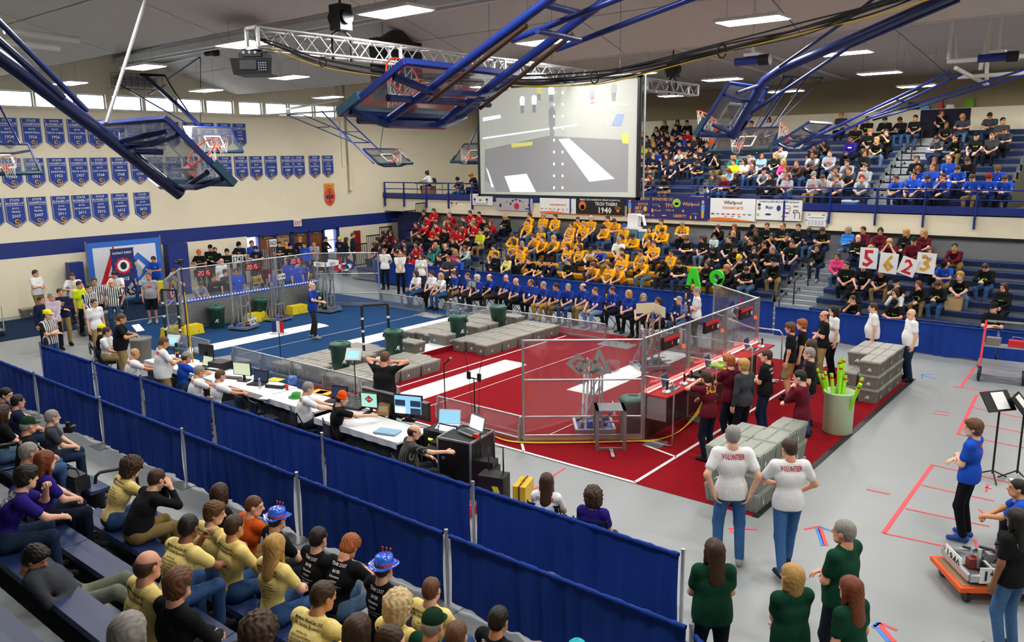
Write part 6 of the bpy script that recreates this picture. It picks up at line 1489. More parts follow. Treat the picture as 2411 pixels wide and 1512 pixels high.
# sound table
q = T(833, 955); t = thing('mixing_desk', 'black sound mixer with coloured cables', 'mixer', q, .25); MB().add([(-.3, -.25, 0), (.3, -.25, 0), (.3, .25, 0), (-.3, .25, 0), (-.3, -.25, .05), (.3, -.25, .05), (.3, .25, .14), (-.3, .25, .14)], [(3, 2, 1, 0), (4, 5, 6, 7), (0, 1, 5, 4), (1, 2, 6, 5), (2, 3, 7, 6), (3, 0, 4, 7)]).build('body', M_BLACK, t)
kn = MB()
for i in range(12):
    for j in range(5): kn.cyl((-.26+i*.047, -.2+j*.085, .055+j*.015), (-.26+i*.047, -.2+j*.085, .075+j*.015), .009, 6)
o = kn.build('knobs', M_STEEL, t); o['kind'] = 'stuff'
for k, m in enumerate((M_RED, M_BLACK, M_RED)): MB().tube([(-.1+.1*k, .2, .13), (-.08+.1*k, .16, .22), (-.02+.1*k, .2, .2), (0+.1*k, .3, .1)], .008, 6).build('patch_cable', m, t)
laptop('laptop with a dark picture beside the headphones', T(790, 945), .3, M_SCRD); monitor('black monitor with a red diamond logo on a green page', T(872, 975), .35, mat('teal_screen', srgb('8fc4b4'), .3, noise=0, emit=srgb('8fc4b4'), es=.7), .34, .28)
k = MB().add([(0, -.0265, .36), (-.09, -.0265, .29), (0, -.0265, .22), (.09, -.0265, .29)], [(0, 1, 2, 3)]); o = k.build('red_diamond', M_RED, bpy.data.objects['monitor.002'])
k = MB(); text_on(k, 'Dow', (0, -.028, .275), (1, 0, 0), (0, 0, 1), .035, True); k.build('logo_word', M_WINK, bpy.data.objects['monitor.002'])
t = thing('long_black_screen', 'long black video bar standing behind the sound table', 'monitor', (12.7, -1.85, Z), .0); MB().box((.75, 0, .22), (1.75, .05, .34)).build('case', M_BLACK, t); MB().box((.75, 0, .02), (.5, .2, .03)).build('foot', M_BLACKM, t); MB().box((.75, -.02, .395), (1.75, .1, .012)).build('vent_strip', M_STEEL, t)
q = T(908, 975); t = thing('speaker_box', 'small wooden speaker box on the sound table', 'speaker', q, .3); MB().prism([(-.1, 0), (.1, 0), (.1, .2), (-.04, .2)], (-.12, 0, 0), (0, 1, 0), (0, 0, 1), .24).build('case', mat('speaker_wood', srgb('a98455'), .5, noise=.2, scale=8), t); MB().box((0, -.075, .1), (.2, .01, .15)).build('grille', mat('beige_grille', srgb('c9b58f'), .8), t)
t = monitor('wide monitor with a video switcher page', (13.9, -1.95, Z), .35, M_SCRC, .56, .36)
for k in range(4): MB().box((-.15+.1*(k % 2)*3, -.0245, .2+.14*(k//2)), (.2, .003, .11)).build('tile', M_SCRD if k else M_SCRW, t)
tag(MB().box((0, 0, .02), (.42, .25, .03)).build('switcher_panel', mat('pale_blue_panel', srgb('8fb4cf'), .4), None, (14.05, -2.6, Z), .3), 'pale blue video switcher at the sound table edge', 'switcher')
t = thing('rack_case', 'black shockproof rack case with green displays', 'case', (14.95, -2.05, 0), .1); MB().box((0, 0, .62), (.62, .55, .5)).build('shell', M_BLACK, t); MB().box((0, 0, .18), (.6, .5, .36)).build('base_case', M_BLACK, t)
for k in range(2):
    for j in range(2): MB().box((-.15+.24*j, -.28, .6+.12*k), (.1, .01, .04)).build('green_display', mat('lime_display', srgb('b5d13a'), .4, noise=0, emit=srgb('b5d13a'), es=1.), t)
laptop('white laptop on top of the rack case', (14.95, -2.05, .872), .5, M_SCRC, M_WHITE, .38)
t = thing('flight_case', 'large black flight case with aluminium edges and open drawer', 'case', (15.55, -2.25, 0), .15)
MB().box((0, 0, .47), (.62, .7, .94)).build('body', M_BLACK, t); e = MB()
for sx in (-1, 1):
    for sy in (-1, 1): e.bar((sx*.31, sy*.35, 0), (sx*.31, sy*.35, .95), .03)
    for z in (.02, .94): e.bar((sx*.31, -.35, z), (sx*.31, .35, z), .03); e.bar((-.31, sx*.35, z), (.31, sx*.35, z), .03)
e.build('edge_trim', M_ALU, t); MB().box((-.42, -.05, .62), (.4, .55, .16)).build('drawer', M_BLACK, t); MB().box((-.63, -.05, .62), (.02, .5, .14)).build('drawer_front', M_BLACKM, t)
for z in (.3, .62): MB().box((-.2, -.362, z), (.06, .015, .05)).build('latch', M_ALU, t)
laptop('open grey laptop on the flight case', (15.6, -2.2, .955), -.2, M_SCRW, M_STEEL, .38); laptop('laptop in the drawer in front of the man in the striped shirt', (15.1, -2.35, .72), .1, M_SCRW, M_BLACK, .38)
tag(MB().box((0, 0, .03), (.1, .06, .06)).build('red_clip', mat('orange_red_plastic', srgb('e0401f'), .5), None, (15.82, -2.3, .955)), 'small orange clip on the flight case', 'clip')
t = thing('tool_case', 'low black tool case beside the flight case', 'case', (15.35, -3.0, 0)); MB().box((0, 0, .2), (.7, .4, .4)).build('body', M_BLACK, t); MB().box((0, 0, .41), (.72, .42, .03)).build('lid', M_BLACKM, t)
t = thing('rolling_suitcase', 'black rolling case with yellow arrow tape and pull handle', 'suitcase', (16.45, -2.62, 0), .3); MB().box((0, 0, .3), (.42, .28, .6)).build('body', M_BLACK, t); MB().tube([(-.12, .1, .6), (-.12, .1, 1.0), (.12, .1, 1.0), (.12, .1, .6)], .014, 8).build('handle', M_BLACKM, t)
for k, P in enumerate([[(-.15, .2), (-.1, .2), (-.06, .32), (-.11, .32)], [(.02, .14), (.1, .22), (.02, .22)], [(.06, .36), (.16, .36), (.12, .46), (.02, .46)], [(.02, .28), (.1, .3), (.02, .36)]]): MB().add([(a, -.143, b) for a, b in P], [tuple(range(len(P)))]).build('yellow_tape', mat('yellow_tape', srgb('e3d22a'), .5), t)
t = thing('rolling_suitcase', 'second black rolling case standing behind the taped case', 'suitcase', (16.05, -2.35, 0), .3); MB().box((0, 0, .28), (.4, .26, .55)).box((0, .0, .6), (.34, .24, .12)).build('body', M_BLACK, t); MB().tube([(-.12, .08, .6), (-.12, .08, 1.05), (.12, .08, 1.05), (.12, .08, .6)], .014, 8).build('handle', M_BLACKM, t)
t = thing('hard_case', 'yellow hard equipment case beside the black rolling case', 'case', (16.85, -2.4, 0), .35); MB().box((0, 0, .25), (.2, .42, .5)).build('shell', mat('yellow_hard_plastic', srgb('dcae14'), .4), t); MB().box((0, 0, .25), (.02, .44, .52)).build('seam', M_BLACK, t); MB().tube([(.0, -.08, .5), (0, -.08, .55), (0, .08, .55), (0, .08, .5)], .012, 6).build('handle', mat('yellow_hard_plastic', srgb('dcae14'), .4), t)
tag(MB().box((0, 0, .07), (.5, .4, .14)).box((0, 0, .15), (.44, .34, .02)).build('red_crate', mat('red_crate_plastic', srgb('b8202a'), .5), None, (16.1, -3.1, 0), .2), 'flat red crate behind the inner curtain', 'crate')
# chairs
M_CH = mat('dark_blue_chair', srgb('1b2436'), .4, noise=.05)
def chair_proto():
    t = thing('folding_chair', '', 'chair'); 
    MB().box((0, 0, .44), (.42, .4, .03)).build('seat', M_CH, t); b = MB(); n = 6
    b.add([(-.21+.42*i/n, -.22-.03*math.sin(PI*i/n), z) for z in (.62, .84) for i in range(n+1)]+[(-.21+.42*i/n, -.235-.03*math.sin(PI*i/n), z) for z in (.62, .84) for i in range(n+1)], [(i, i+1, n+2+i, n+1+i) for i in range(n)]+[(2*n+2+i+n+1, 2*n+2+i+n+2, 2*n+2+i+1, 2*n+2+i) for i in range(n)]+[(n+1+i, n+2+i, 3*n+4+i, 3*n+3+i) for i in range(n)]); b.build('backrest', M_CH, t)
    for s in (-1, 1):
        MB().tube([(s*.22, .22, 0), (s*.22, -.05, .45), (s*.22, -.23, .86)], .012, 6).build('front_leg', M_BLACKM, t); MB().tube([(s*.2, -.25, 0), (s*.2, .1, .43)], .012, 6).build('rear_leg', M_BLACKM, t)
    return t
CH0 = []
def chair(x, y, rz, label):
    if not CH0: c = chair_proto(); CH0.append(c); c.location = (x, y, 0); c.rotation_euler = (0, 0, rz)
    else: c = dup(CH0[0], (x, y, 0), rz)
    c['label'] = label; c['group'] = 'folding chairs'; return c
# ------------------------------------------------------------------ stands, microphones
def stand(name, label, P, h, base=.2): 
    t = thing(name, label, 'stand', P); MB().cyl((0, 0, .02), (0, 0, h), .011, 8).build('pole', M_BLACKM, t); MB().lathe([(base, 0), (base, .012), (.03, .03)], (0, 0, 0), 16).build('foot', M_BLACKM, t); return t
q = G(1070, 1003); t = stand('microphone_stand', 'black microphone stand before the red field', (q[0], q[1]-.25, 0), 1.35); MB().cyl((0, 0, 1.35), (.1, .06, 1.45), .018, 8).build('microphone', M_BLACK, t); MB().ball((.12, .07, 1.465), .03, 10, 6).build('grille', M_STEEL, t)
q = G(1136, 1040); t = stand('antenna_stand', 'black stand with two whip antennas', (q[0], q[1]-.2, 0), 1.3)
for s in (-1, 1): MB().box((s*.13, 0, 1.34), (.07, .04, .14)).build('receiver', M_BLACK, t); MB().tube([(s*.13, 0, 1.4), (s*.24, 0, 1.82)], .005, 6).build('antenna', M_BLACKM, t); MB().tube([(s*.13, 0, 1.3), (s*.1, .02, .8), (s*.06, 0, .1)], .004, 5).build('cable', M_BLACK, t)
MB().bar((-.13, 0, 1.3), (.13, 0, 1.3), .02).build('bar', M_BLACKM, t)
def touch(label, P, h, rz):
    t = stand('touch_panel_stand', label, P, h, .15); R = Matrix.Rotation(-.6, 3, 'X'); o = MB().box((0, 0, 0), (.36, .05, .28), rot=R).build('panel', M_ALU, t, (0, 0, h), rz); MB().box((0, -.03, 0), (.25, .01, .18), rot=R).build('screen', M_SCRC, t, (0, 0, h), rz)
    return t
touch('score touch panel on a stand at the middle of the field', (10.6, -.42, .0), 1.18, .5); touch('score touch panel on a stand at the near blue corner', tuple(G(418, 905)*np.array([1, 1, 0]))[:2]+(0,), 1.1, .4)
def flag(label, P, h, rz):
    t = stand('flag_stand', label, P, h, .13); o = MB(); n = 6
    for i, m in enumerate((M_NAVY, M_WINK, M_RED)):
        k = MB(); vs = [(-.17+.113*(i+j/3), .03*math.sin((i+j/3)*1.8), z) for z in (-.12, .17) for j in range(4)]; k.add(vs, [(j, j+1, 5+j, 4+j) for j in range(3)]+[(4+j, 5+j, j+1, j) for j in range(3)]); k.build('flag_stripe', m, t, (0, -.02, h+.05), rz)
    MB().box((0, 0, 0), (.4, .25, .01)).build('clear_tray', M_POLY, t, (0, 0, h-.1), rz); return t
flag('small red white and blue flag on a stand behind the guard rail', tuple(G(664, 880)*np.array([1, 1, 0]))[:2]+(0,), 1.15, .5)
t = stand('caddy_stand', 'clear document holder on a stand before the blue row at left', tuple(at(1112, 745, 1, 8.9)*np.array([1, 1, 0])), 1.12, .14); MB().box((0, 0, 0), (.42, .03, .3)).build('clear_box', M_POLYD, t, (0, 0, 1.1)); MB().box((0, .02, -.03), (.3, .02, .16)).build('cards', mat('cream_card', srgb('d9d3a6'), .6), t, (0, 0, 1.1))
t = stand('caddy_stand', 'clear document holder on a stand before the white shirted man', tuple(at(1618, 765, 1, 8.8)*np.array([1, 1, 0])), 1.1, .14); MB().box((0, 0, 0), (.42, .03, .3)).build('clear_box', M_POLYD, t, (0, 0, 1.05))
t = stand('camera_mast', 'tall thin mast with a camera at the near blue corner', tuple(G(455, 925)*np.array([1, 1, 0]))[:2]+(0,), 3.05, .2); MB().box((0, 0, 3.1), (.14, .1, .1)).cyl((0, -.05, 3.1), (0, -.14, 3.1), .035, 10).build('camera', M_BLACK, t); MB().tube([(.0, .02, 2.4), (.03, .03, 1.4), (.06, .04, .5), (.02, .0, .03)], .018, 6).build('yellow_cable', mat('yellow_cable_jacket', srgb('d8b21c'), .5), t)
for k, (px, py, rz, h_) in enumerate(((2335, 1128, .9, 1.25), (2393, 1128, 1.5, 1.2))):
    q = G(px, py); t = thing('music_stand', 'black music stand holding papers, %s at the right edge' % ('left one' if not k else 'right one'), 'music stand', (q[0], q[1], 0), rz, 'music stands')
    MB().cyl((0, 0, .1), (0, 0, h_), .016, 8).build('pole', M_BLACKM, t); R = Matrix.Rotation(-.7, 3, 'X'); MB().box((0, .05, h_+.08), (.52, .02, .36), rot=R).build('desk', M_BLACKM, t); MB().box((.03, .035, h_+.09), (.24, .006, .3), rot=R).build('paper', M_WHITE, t)
    for a in (0, 2.1, 4.2): MB().tube([(0, 0, .15), (.28*math.cos(a), .28*math.sin(a), .01)], .012, 6).build('leg', M_BLACKM, t)
# ------------------------------------------------------------------ driver gear on the red shelf
for k, (y, nm) in enumerate(((1.75, 'nearest'), (2.45, 'second'), (2.75, 'third'), (4.35, 'fourth'), (6.3, 'farthest'))):
    t = thing('joystick', 'black and silver joystick on the red shelf, %s one' % nm, 'joystick', (FL+.3, y, .945), .4, 'joysticks'); MB().lathe([(.09, 0), (.085, .03), (.04, .05)], (0, 0, 0), 14).build('base', M_ALU if k != 3 else M_LGREEN, t); MB().tube([(0, 0, .04), (.01, 0, .14), (.0, .01, .2)], [.018, .02, .026], 8).build('stick', M_BLACK, t)
for k, (y, nm) in enumerate(((2.05, 'nearest'), (3.9, 'middle'), (5.9, 'far'))): laptop('open silver laptop on the red shelf, %s station' % nm, (FL+.25, y, .942), PI/2+.1, M_SCRD, M_ALU, .34)
for k, (y, m_, nm) in enumerate(((3.15, M_BLACKM, 'flat black controller board on the red shelf'), (4.1, M_LGREEN, 'controller box with green buttons on the red shelf'), (4.6, M_WHITE, 'white controller tray on the red shelf'))): tag(MB().box((0, 0, .03), (.3, .42, .05)).box((0, .1, .07), (.08, .08, .05)).build('controller_box', m_, None, (FL+.27, y, .942)), nm, 'controller')
t = thing('clear_drop_box', 'small clear box with a red dot hanging by the red corner', 'box', tuple(at(1441, 862, 0, 15.6))); MB().box((0, 0, 0), (.24, .24, .2)).build('box', M_POLYD, t); MB().cyl((.1, -.12, 0), (.1, -.13, 0), .06, 14).build('red_dot', M_RED, t)
for s in (-.1, .1): MB().cyl((s, 0, .1), (s, 0, .85), .004, 5).build('string', M_STEEL, t)
t = thing('yellow_floor_cable', 'yellow cable bundle along the red corner base', 'cable'); 
for k in range(3): MB().tube(spline([(FL-S1+.2, -.10-.02*k, .03), (FL-2.6, -.13, .04), (FL-FDX-.1, -.12-.02*k, .03), (FL-1.0, .5-.02*k, .03), (FL-.1, 1.22, .04), (FL+.2, 1.5+.05*k, .03), (FL+.35, 2.2, .05), (FL+.3, 3.0+.1*k, .2), (FL+.25, 3.6, .5)]), .012, 6).build('strand', mat('yellow_cable_jacket', srgb('d8b21c'), .5), t)
# ------------------------------------------------------------------ noodle bin, rolling carts
NB = (19.47, 4.12, .012); t = thing('noodle_bin', 'pale green round bin holding lime pool noodles', 'bin', NB); MB().lathe([(.25, 0), (.27, .02), (.28, .78), (.295, .8), (.295, .83), (.27, .83), (.265, .1), (.01, .09)], (0, 0, 0), 28).build('shell', mat('frosted_green_plastic', srgb('c4dcb4'), .35, noise=.05), t)
M_NOOD = mat('lime_foam', srgb('9bea1e'), .7, noise=.04); rn = random.Random(4)
for k in range(11):
    a = rn.uniform(0, 6.28); r = rn.uniform(.02, .12); lean = rn.uniform(.05, .45); b = rn.uniform(0, 6.28); L = rn.uniform(.95, 1.3)
    p0 = Vector((NB[0]+r*math.cos(a), NB[1]+r*math.sin(a), .15)); dr = Vector((math.sin(lean)*math.cos(a), math.sin(lean)*math.sin(a), math.cos(lean)))
    t = thing('pool_noodle', 'lime green pool noodle in the bin, %s' % ('leaning left', 'leaning far left', 'upright in front', 'leaning right', 'leaning far right', 'upright behind', 'short one', 'tallest one', 'crossing in front', 'slanting behind', 'middle one')[k], 'pool noodle', p0, 0, 'pool noodles')
    MB().cyl((0, 0, 0), dr*L, .033, 12).build('foam', M_NOOD, t); MB().cyl(dr*(L-.1), dr*(L-.06), .0345, 12).build('red_band', M_RED, t)
q = G(2345, 905); t = thing('hand_cart', 'red and silver two level cart with large wheels', 'cart', (21.35, 10.15, 0), .12)
for x, y in ((-.45, -.3), (.45, -.3), (-.45, .3), (.45, .3)): MB().tube([(x+.0*math.cos(a), y+.15*math.cos(a), .17+.15*math.sin(a)) for a in [2*PI*i/14 for i in range(14)]], .032, 8, True).build('tyre', M_BLACK, t); MB().cyl((x-.02, y, .17), (x+.02, y, .17), .1, 12).build('hub', M_ALU, t)
MB().bb((-.5, -.35, .36), (.5, .35, .4)).build('lower_deck', M_ALU, t); MB().bb((-.42, -.05, .78), (.42, .3, .81)).build('shelf', M_ALU, t)
for s in (-1, 1): MB().bar((s*.45, -.33, .36), (s*.42, .25, 1.35), .05).build('red_upright', mat('cart_red', srgb('c9202c'), .4), t); MB().bar((s*.48, -.35, .36), (s*.48, .35, .36), .06).build('red_side_bar', mat('cart_red', srgb('c9202c'), .4), t)
MB().bar((-.42, .25, 1.35), (.42, .25, 1.35), .04).build('push_handle', M_ALU, t)
tag(MB().box((0, 0, .08), (.3, .2, .16)).build('grey_bin', M_TOTE, None, (21.1, 10.28, .815)), 'grey parts bin on the red cart', 'bin'); t = thing('red_tool_box', 'small red tool box on the red cart', 'tool box', (21.58, 10.3, .815)); MB().box((0, 0, .07), (.34, .18, .14)).build('body', mat('cart_red', srgb('c9202c'), .4), t); MB().tube([(-.12, 0, .14), (-.1, 0, .22), (.1, 0, .22), (.12, 0, .14)], .01, 6).build('handle', M_STEEL, t)
# ------------------------------------------------------------------ robots
def plate(t, txt, o, ux, w, h, m=M_WHITE, ink=M_INK, nm='number_plate', sg=1):
    ux = Vector(ux).normalized(); uy = Vector((0, 0, 1)); n = ux.cross(uy); k = MB(); o = Vector(o)
    k.add([o-ux*w/2-uy*h/2, o+ux*w/2-uy*h/2, o+ux*w/2+uy*h/2, o-ux*w/2+uy*h/2]+[p-n*.012 for p in (o-ux*w/2-uy*h/2, o+ux*w/2-uy*h/2, o+ux*w/2+uy*h/2, o-ux*w/2+uy*h/2)], [(0, 1, 2, 3), (7, 6, 5, 4), (0, 4, 5, 1), (1, 5, 6, 2), (2, 6, 7, 3), (3, 7, 4, 0)]); p = k.build(nm, m, t)
    g = MB(); text_on(g, txt, o-uy*h*.3+n*.004, ux, uy, h*.6, True, w*.9); g.build('digits', ink, p)
def robot(label, P, rz, w, d, h, plates, seed, mast=2, top=True, m2=None, wheels=True):
    t = thing('robot', label, 'robot', P, rz); r = random.Random(seed); b = MB(); z = .06
    for s in (-1, 1): b.bar((-w/2, s*d/2, z+.03), (w/2, s*d/2, z+.03), .05, .08); b.bar((s*w/2, -d/2, z+.03), (s*w/2, d/2, z+.03), .05, .08)
    b.bar((-w/2, 0, z+.02), (w/2, 0, z+.02), .04); b.build('base_frame', M_ALU, t)
    if wheels:
        for sx in (-1, 1):
            for sy in (-1, 0, 1): MB().cyl((sx*(w/2-.06), sy*d*.36, .06), (sx*(w/2-.02), sy*d*.36, .06), .06, 12).build('wheel', M_BLACK, t)
    MB().box((0, 0, z+.01), (w*.92, d*.92, .012)).build('belly_plate', m2 or M_STEEL, t)
    for k in range(5): MB().box((r.uniform(-.35, .35)*w, r.uniform(-.35, .35)*d, z+.09), (r.uniform(.08, .18), r.uniform(.06, .15), r.uniform(.06, .14))).build('electronics_box', (M_BLACK, M_STEEL, mat('dark_red_box', srgb('7a2420'), .5), M_BLACK, mat('blue_box', srgb('2a62b0'), .5))[k], t)
    for s in (-1, 1):
        for q in range(mast):
            y = (-.18+.22*q)*d; MB().bar((s*w*.3, y, z+.05), (s*w*.3, y, h-(0 if q == 0 else h*.18)), .035).build('mast', M_ALU, t)
    for zz in ([h*.33, h*.66, h-.03] if top else [h*.4]): MB().bar((-w*.3, -.18*d, zz), (w*.3, -.18*d, zz), .03).build('cross_bar', M_ALU, t)
    for s in (-1, 1): MB().bar((s*w*.42, d*.45, z+.06), (s*w*.3, -.1*d, h*.72), .025).build('diagonal', M_ALU, t)
    for s in (-1, 1): MB().bar((s*w*.25, -.2*d, z+.15), (s*w*.25, -d*.62, z+.15), .03).build('fork', M_ALU, t)
    MB().tube([(0, -.15*d, h*.9), (.05, -.1*d, h*.5), (-.04, 0, z+.1)], .007, 5).build('wire', M_BLACK, t)
    for a in plates: plate(t, *a)
    return t
def RB(px, py, xmin=None): q = G(px, py); return (float(max(q[0], xmin) if xmin is not None else q[0]), float(q[1]), .009)
robot('silver robot numbered 2474 between the left bins at the blue wall', RB(575, 775), PI*.6, .66, .68, 1.15, [('2474', (.0, -.38, .26), (1, 0, 0), .32, .2), ('2474', (.36, 0, .26), (0, 1, 0), .32, .2)], 1)
robot('tall thin robot with red boards in front of the blue wall', RB(655, 755), PI*.55, .68, .7, 1.75, [('5184', (.1, -.2, 1.5), (1, 0, 0), .34, .18)], 2, 3, True, mat('dark_red_board', srgb('6d1f1a'), .5))
robot('tall robot with white 5501 sign boxes beside the announcer', RB(775, 735), PI*.55, .6, .66, 1.8, [('5501', (0, -.3, 1.75), (1, 0, 0), .62, .16), ('5501', (.36, 0, 1.75), (0, 1, 0), .5, .16), ('5501', (-.36, 0, 1.75), (0, -1, 0), .5, .16)], 3)
t = robot('white framed robot numbered 5623 inside the near red corner', RB(1398, 1012), PI*.72, .74, .74, 1.3, [('5623', (0, -.4, .42), (1, 0, 0), .42, .2), ('5623', (0, .12, 1.32), (-1, 0, 0), .42, .2)], 4, 2, True, mat('blue_box', srgb('2a62b0'), .5))
for s in (-1, 1): MB().bar((s*.3, .2, .1), (s*.33, .15, 1.25), .04).build('white_mast', M_WHITE, t); MB().bar((s*.12, -.1, .1), (s*.32, -.3, .45), .06, .02).build('blue_arm', mat('blue_box', srgb('2a62b0'), .5), t)
robot('robot numbered 4403 on the red field behind the red stations', RB(1530, 868), PI*.8, .7, .8, 1.45, [('4403', (-.1, -.2, 1.5), (1, 0, 0), .62, .26, mat('cream_plate', srgb('d6cfae'), .5)), ('4403', (.36, .0, 1.5), (0, 1, 0), .5, .26, mat('cream_plate', srgb('d6cfae'), .5))], 5, 3)
robot('very tall robot frame numbered 3620 behind the blue wall', tuple(at(636, 600, 0, -4.3)*np.array([1, 1, 0])), PI*.5, .6, .7, 2.2, [('3620', (.05, -.2, 2.05), (1, 0, 0), .34, .3)], 6, 3)
robot('robot with number sign 5745 on a pole behind the blue wall', tuple(at(553, 610, 0, -3.9)*np.array([1, 1, 0])), PI*.5, .6, .6, 1.55, [('5745', (.0, -.2, 1.62), (1, 0, 0), .48, .32)], 7, 2)
robot('small robot with yellow plate behind the blue wall', tuple(at(597, 640, 0, -1.5)*np.array([1, 1, 0])), PI*.5, .6, .5, 1.25, [('5184', (.0, -.2, 1.1), (1, 0, 0), .34, .26, mat('yellow_card', srgb('e0bd1e'), .6))], 8, 2)
# orange trolley with robot 1940
q0, q1, q2 = G(2180, 1340, .2), G(2250, 1400, .2), G(2420, 1385, .2)
t = thing('platform_trolley', 'orange edged platform trolley at the right carrying a robot', 'trolley', (22.85, -.55, 0), .62); M_OR = mat('orange_paint', srgb('e4571c'), .45)
MB().box((0, 0, .19), (1.25, .8, .06)).build('deck', M_OR, t); MB().box((0, 0, .222), (1.15, .7, .012)).build('deck_board', mat('plywood', srgb('9c8160'), .7, noise=.2, scale=8), t)
for x in (-.5, .5):
    for y in (-.3, .3): MB().cyl((x-.025, y, .075), (x+.025, y, .075), .075, 14).build('caster_wheel', M_BLACK, t); MB().box((x, y, .145), (.09, .09, .05)).build('caster_fork', M_STEEL, t)
t = robot('low robot numbered 1940 lying on the orange trolley', (22.85, -.55, .23), .62, 1.0, .68, .36, [('1940', (-.2, -.37, .14), (1, 0, 0), .4, .2), ('1940', (-.52, .05, .14), (0, -1, 0), .4, .2), ('1940', (.35, -.37, .12), (1, 0, 0), .3, .2)], 9, 2, False)
MB().box((.1, .0, .2), (.5, .1, .1)).build('gear_box', M_STEEL, t); MB().tube([(-.1, .1, .15), (-.05, 0, .3), (.05, .05, .2)], .012, 6).build('red_hose', M_RED, t)
for k in range(4): MB().tube([(-.3+.2*k, .25, .2), (-.25+.2*k, 0, .28), (-.2+.2*k, -.2, .18)], .02, 8).build('black_arm', M_BLACK, t)
t = robot('silver robot on the floor at the right picture edge', (23.15, .75, .0), .4, .7, .7, 1.0, [('1940', (-.37, 0, .3), (0, -1, 0), .3, .16)], 10, 2)
MB().box((-.1, -.1, 1.03), (.7, .16, .07)).build('top_rail', M_ALU, t); MB().ball((-.2, -.1, 1.09), .04, 10, 6).build('orange_light', M_ORANGE, t)
# ------------------------------------------------------------------ backdrop, trolley, bin and signs
t = thing('event_backdrop', 'white and blue event backdrop with red triangle by the left wall', 'backdrop', (-6.9, 1.6, .1)); bw_, bh_ = 2.85, 2.32
MB().bb((0, 0, 0), (.03, bw_, bh_)).build('blue_panel', mat('bright_blue_panel', srgb('2f6fd0'), .5), t); MB().bb((.031, .22, .1), (.036, bw_-.22, bh_-.2)).build('white_panel', mat('backdrop_white', srgb('dfe3ea'), .5), t)
for nm, (v, f), m in zip(('triangle', 'ring', 'square'), logo_shapes(1.7), (M_RED, M_SILV, mat('bright_blue_panel', srgb('2f6fd0'), .5))): MB().add([(.042+(.01 if nm == 'ring' else 0), bw_/2-.1+x, 1.25+y) for x, y in v], f).build('logo_'+nm, m, t)
k = MB(); text_on(k, 'FIRST', (.044, bw_/2, .2), (0, 1, 0), (0, 0, 1), .32, True); k.build('logo_word', M_INK, t)
for y in (0, bw_): MB().cyl((.02, y, -.1), (.02, y, bh_+.08), .03, 10).build('upright', M_STEEL, t)
q = at(292, 640, 0, -5.6); t = thing('team_pennant', 'navy shield banner with a red gear held in front of the backdrop', 'banner', (-5.6, float(q[1]), 1.5)); MB().prism([(-.42, .75), (.42, .75), (.42, -.35), (0, -.75), (-.42, -.35)], (0, 0, 0), (0, 1, 0), (0, 0, 1), .012).build('cloth', mat('navy_pennant', srgb('1c2a66'), .6), t)
MB().add([(.015, (.33 if k % 2 else .27)*math.cos(2*PI*k/20), .12+(.33 if k % 2 else .27)*math.sin(2*PI*k/20)) for k in range(20)], [tuple(range(20))]).build('gear', M_RED, t); MB().add([(.018, .22*math.cos(2*PI*k/16), .12+.22*math.sin(2*PI*k/16)) for k in range(16)], [tuple(range(16))]).build('gear_hub', M_WINK, t); MB().add([(.021, .12*math.cos(2*PI*k/16), .12+.14*math.sin(2*PI*k/16)) for k in range(16)], [tuple(range(16))]).build('hub_center', M_INK, t)
k = MB(); text_on(k, 'DISTRICT EVENT', (.016, 0, .56), (0, 1, 0), (0, 0, 1), .07, True, .7); text_on(k, '2015', (.016, 0, -.42), (0, 1, 0), (0, 0, 1), .12, True, .4); k.build('lettering', M_WINK, t); MB().cyl((0, -.45, .76), (0, .45, .76), .012, 6).build('rod', M_STEEL, t); MB().cyl((-.02, 0, -1.5), (-.02, 0, .76), .012, 6).build('support_pole', M_STEEL, t)
tag(MB().bb((-7.3, 4.75, 0), (-6.9, 5.6, 2.1)).build('navy_door_pad', M_NAVY), 'dark navy wall pad right of the event backdrop', 'wall pad'); tag(MB().bb((-7.35, 1.0, 0), (-7.0, 1.5, 1.75)).build('navy_door_pad', M_NAVY), 'dark navy wall pad left of the event backdrop', 'wall pad')
t = thing('push_trolley', 'beige push trolley at the left picture edge', 'trolley', (-4.6, -2.6, 0)); MB().box((0, 0, .2), (1.1, .6, .04)).build('deck', M_STEEL, t); MB().tube([(.5, -.28, .2), (.52, -.28, .95), (.52, .28, .95), (.5, .28, .2)], .018, 8).build('handle', mat('beige_tube', srgb('b8ae8c'), .5), t)
for x in (-.45, .45):
    for y in (-.24, .24): MB().cyl((x, y-.02, .08), (x, y+.02, .08), .08, 12).build('wheel', M_BLACK, t)
t = thing('trash_can', 'grey trash can with a clear liner beside the striped referee', 'bin', (3.15, -1.5, 0)); MB().lathe([(.22, 0), (.27, .72), (.28, .74)], (0, 0, 0), 22, caps=True).build('body', M_TOTE, t); MB().lathe([(.285, .70), (.3, .76), (.26, .78), (.24, .7)], (0, 0, 0), 22, caps=False).build('liner', M_POLYD, t)
def num_sign(ch, word, px, py, Yv, w, h, tilt, ink, label):
    q = at(px, py, 1, Yv); t = thing('number_sign', label, 'sign', tuple(q)); t.rotation_euler = (0, tilt, 0); MB().box((0, 0, 0), (w, .015, h)).build('board', M_WHITE, t); k = MB(); text_on(k, ch, (0, -.012, -h*.38), (1, 0, 0), (0, 0, 1), h*.76, True); k.build('digit', ink, t); k = MB(); text_on(k, word, (.02, -.016, -.1 if ch != '3' else .12), (1, 0, 0), (0, 0, 1), .07, False); k.build('handwriting', M_STEEL, t)
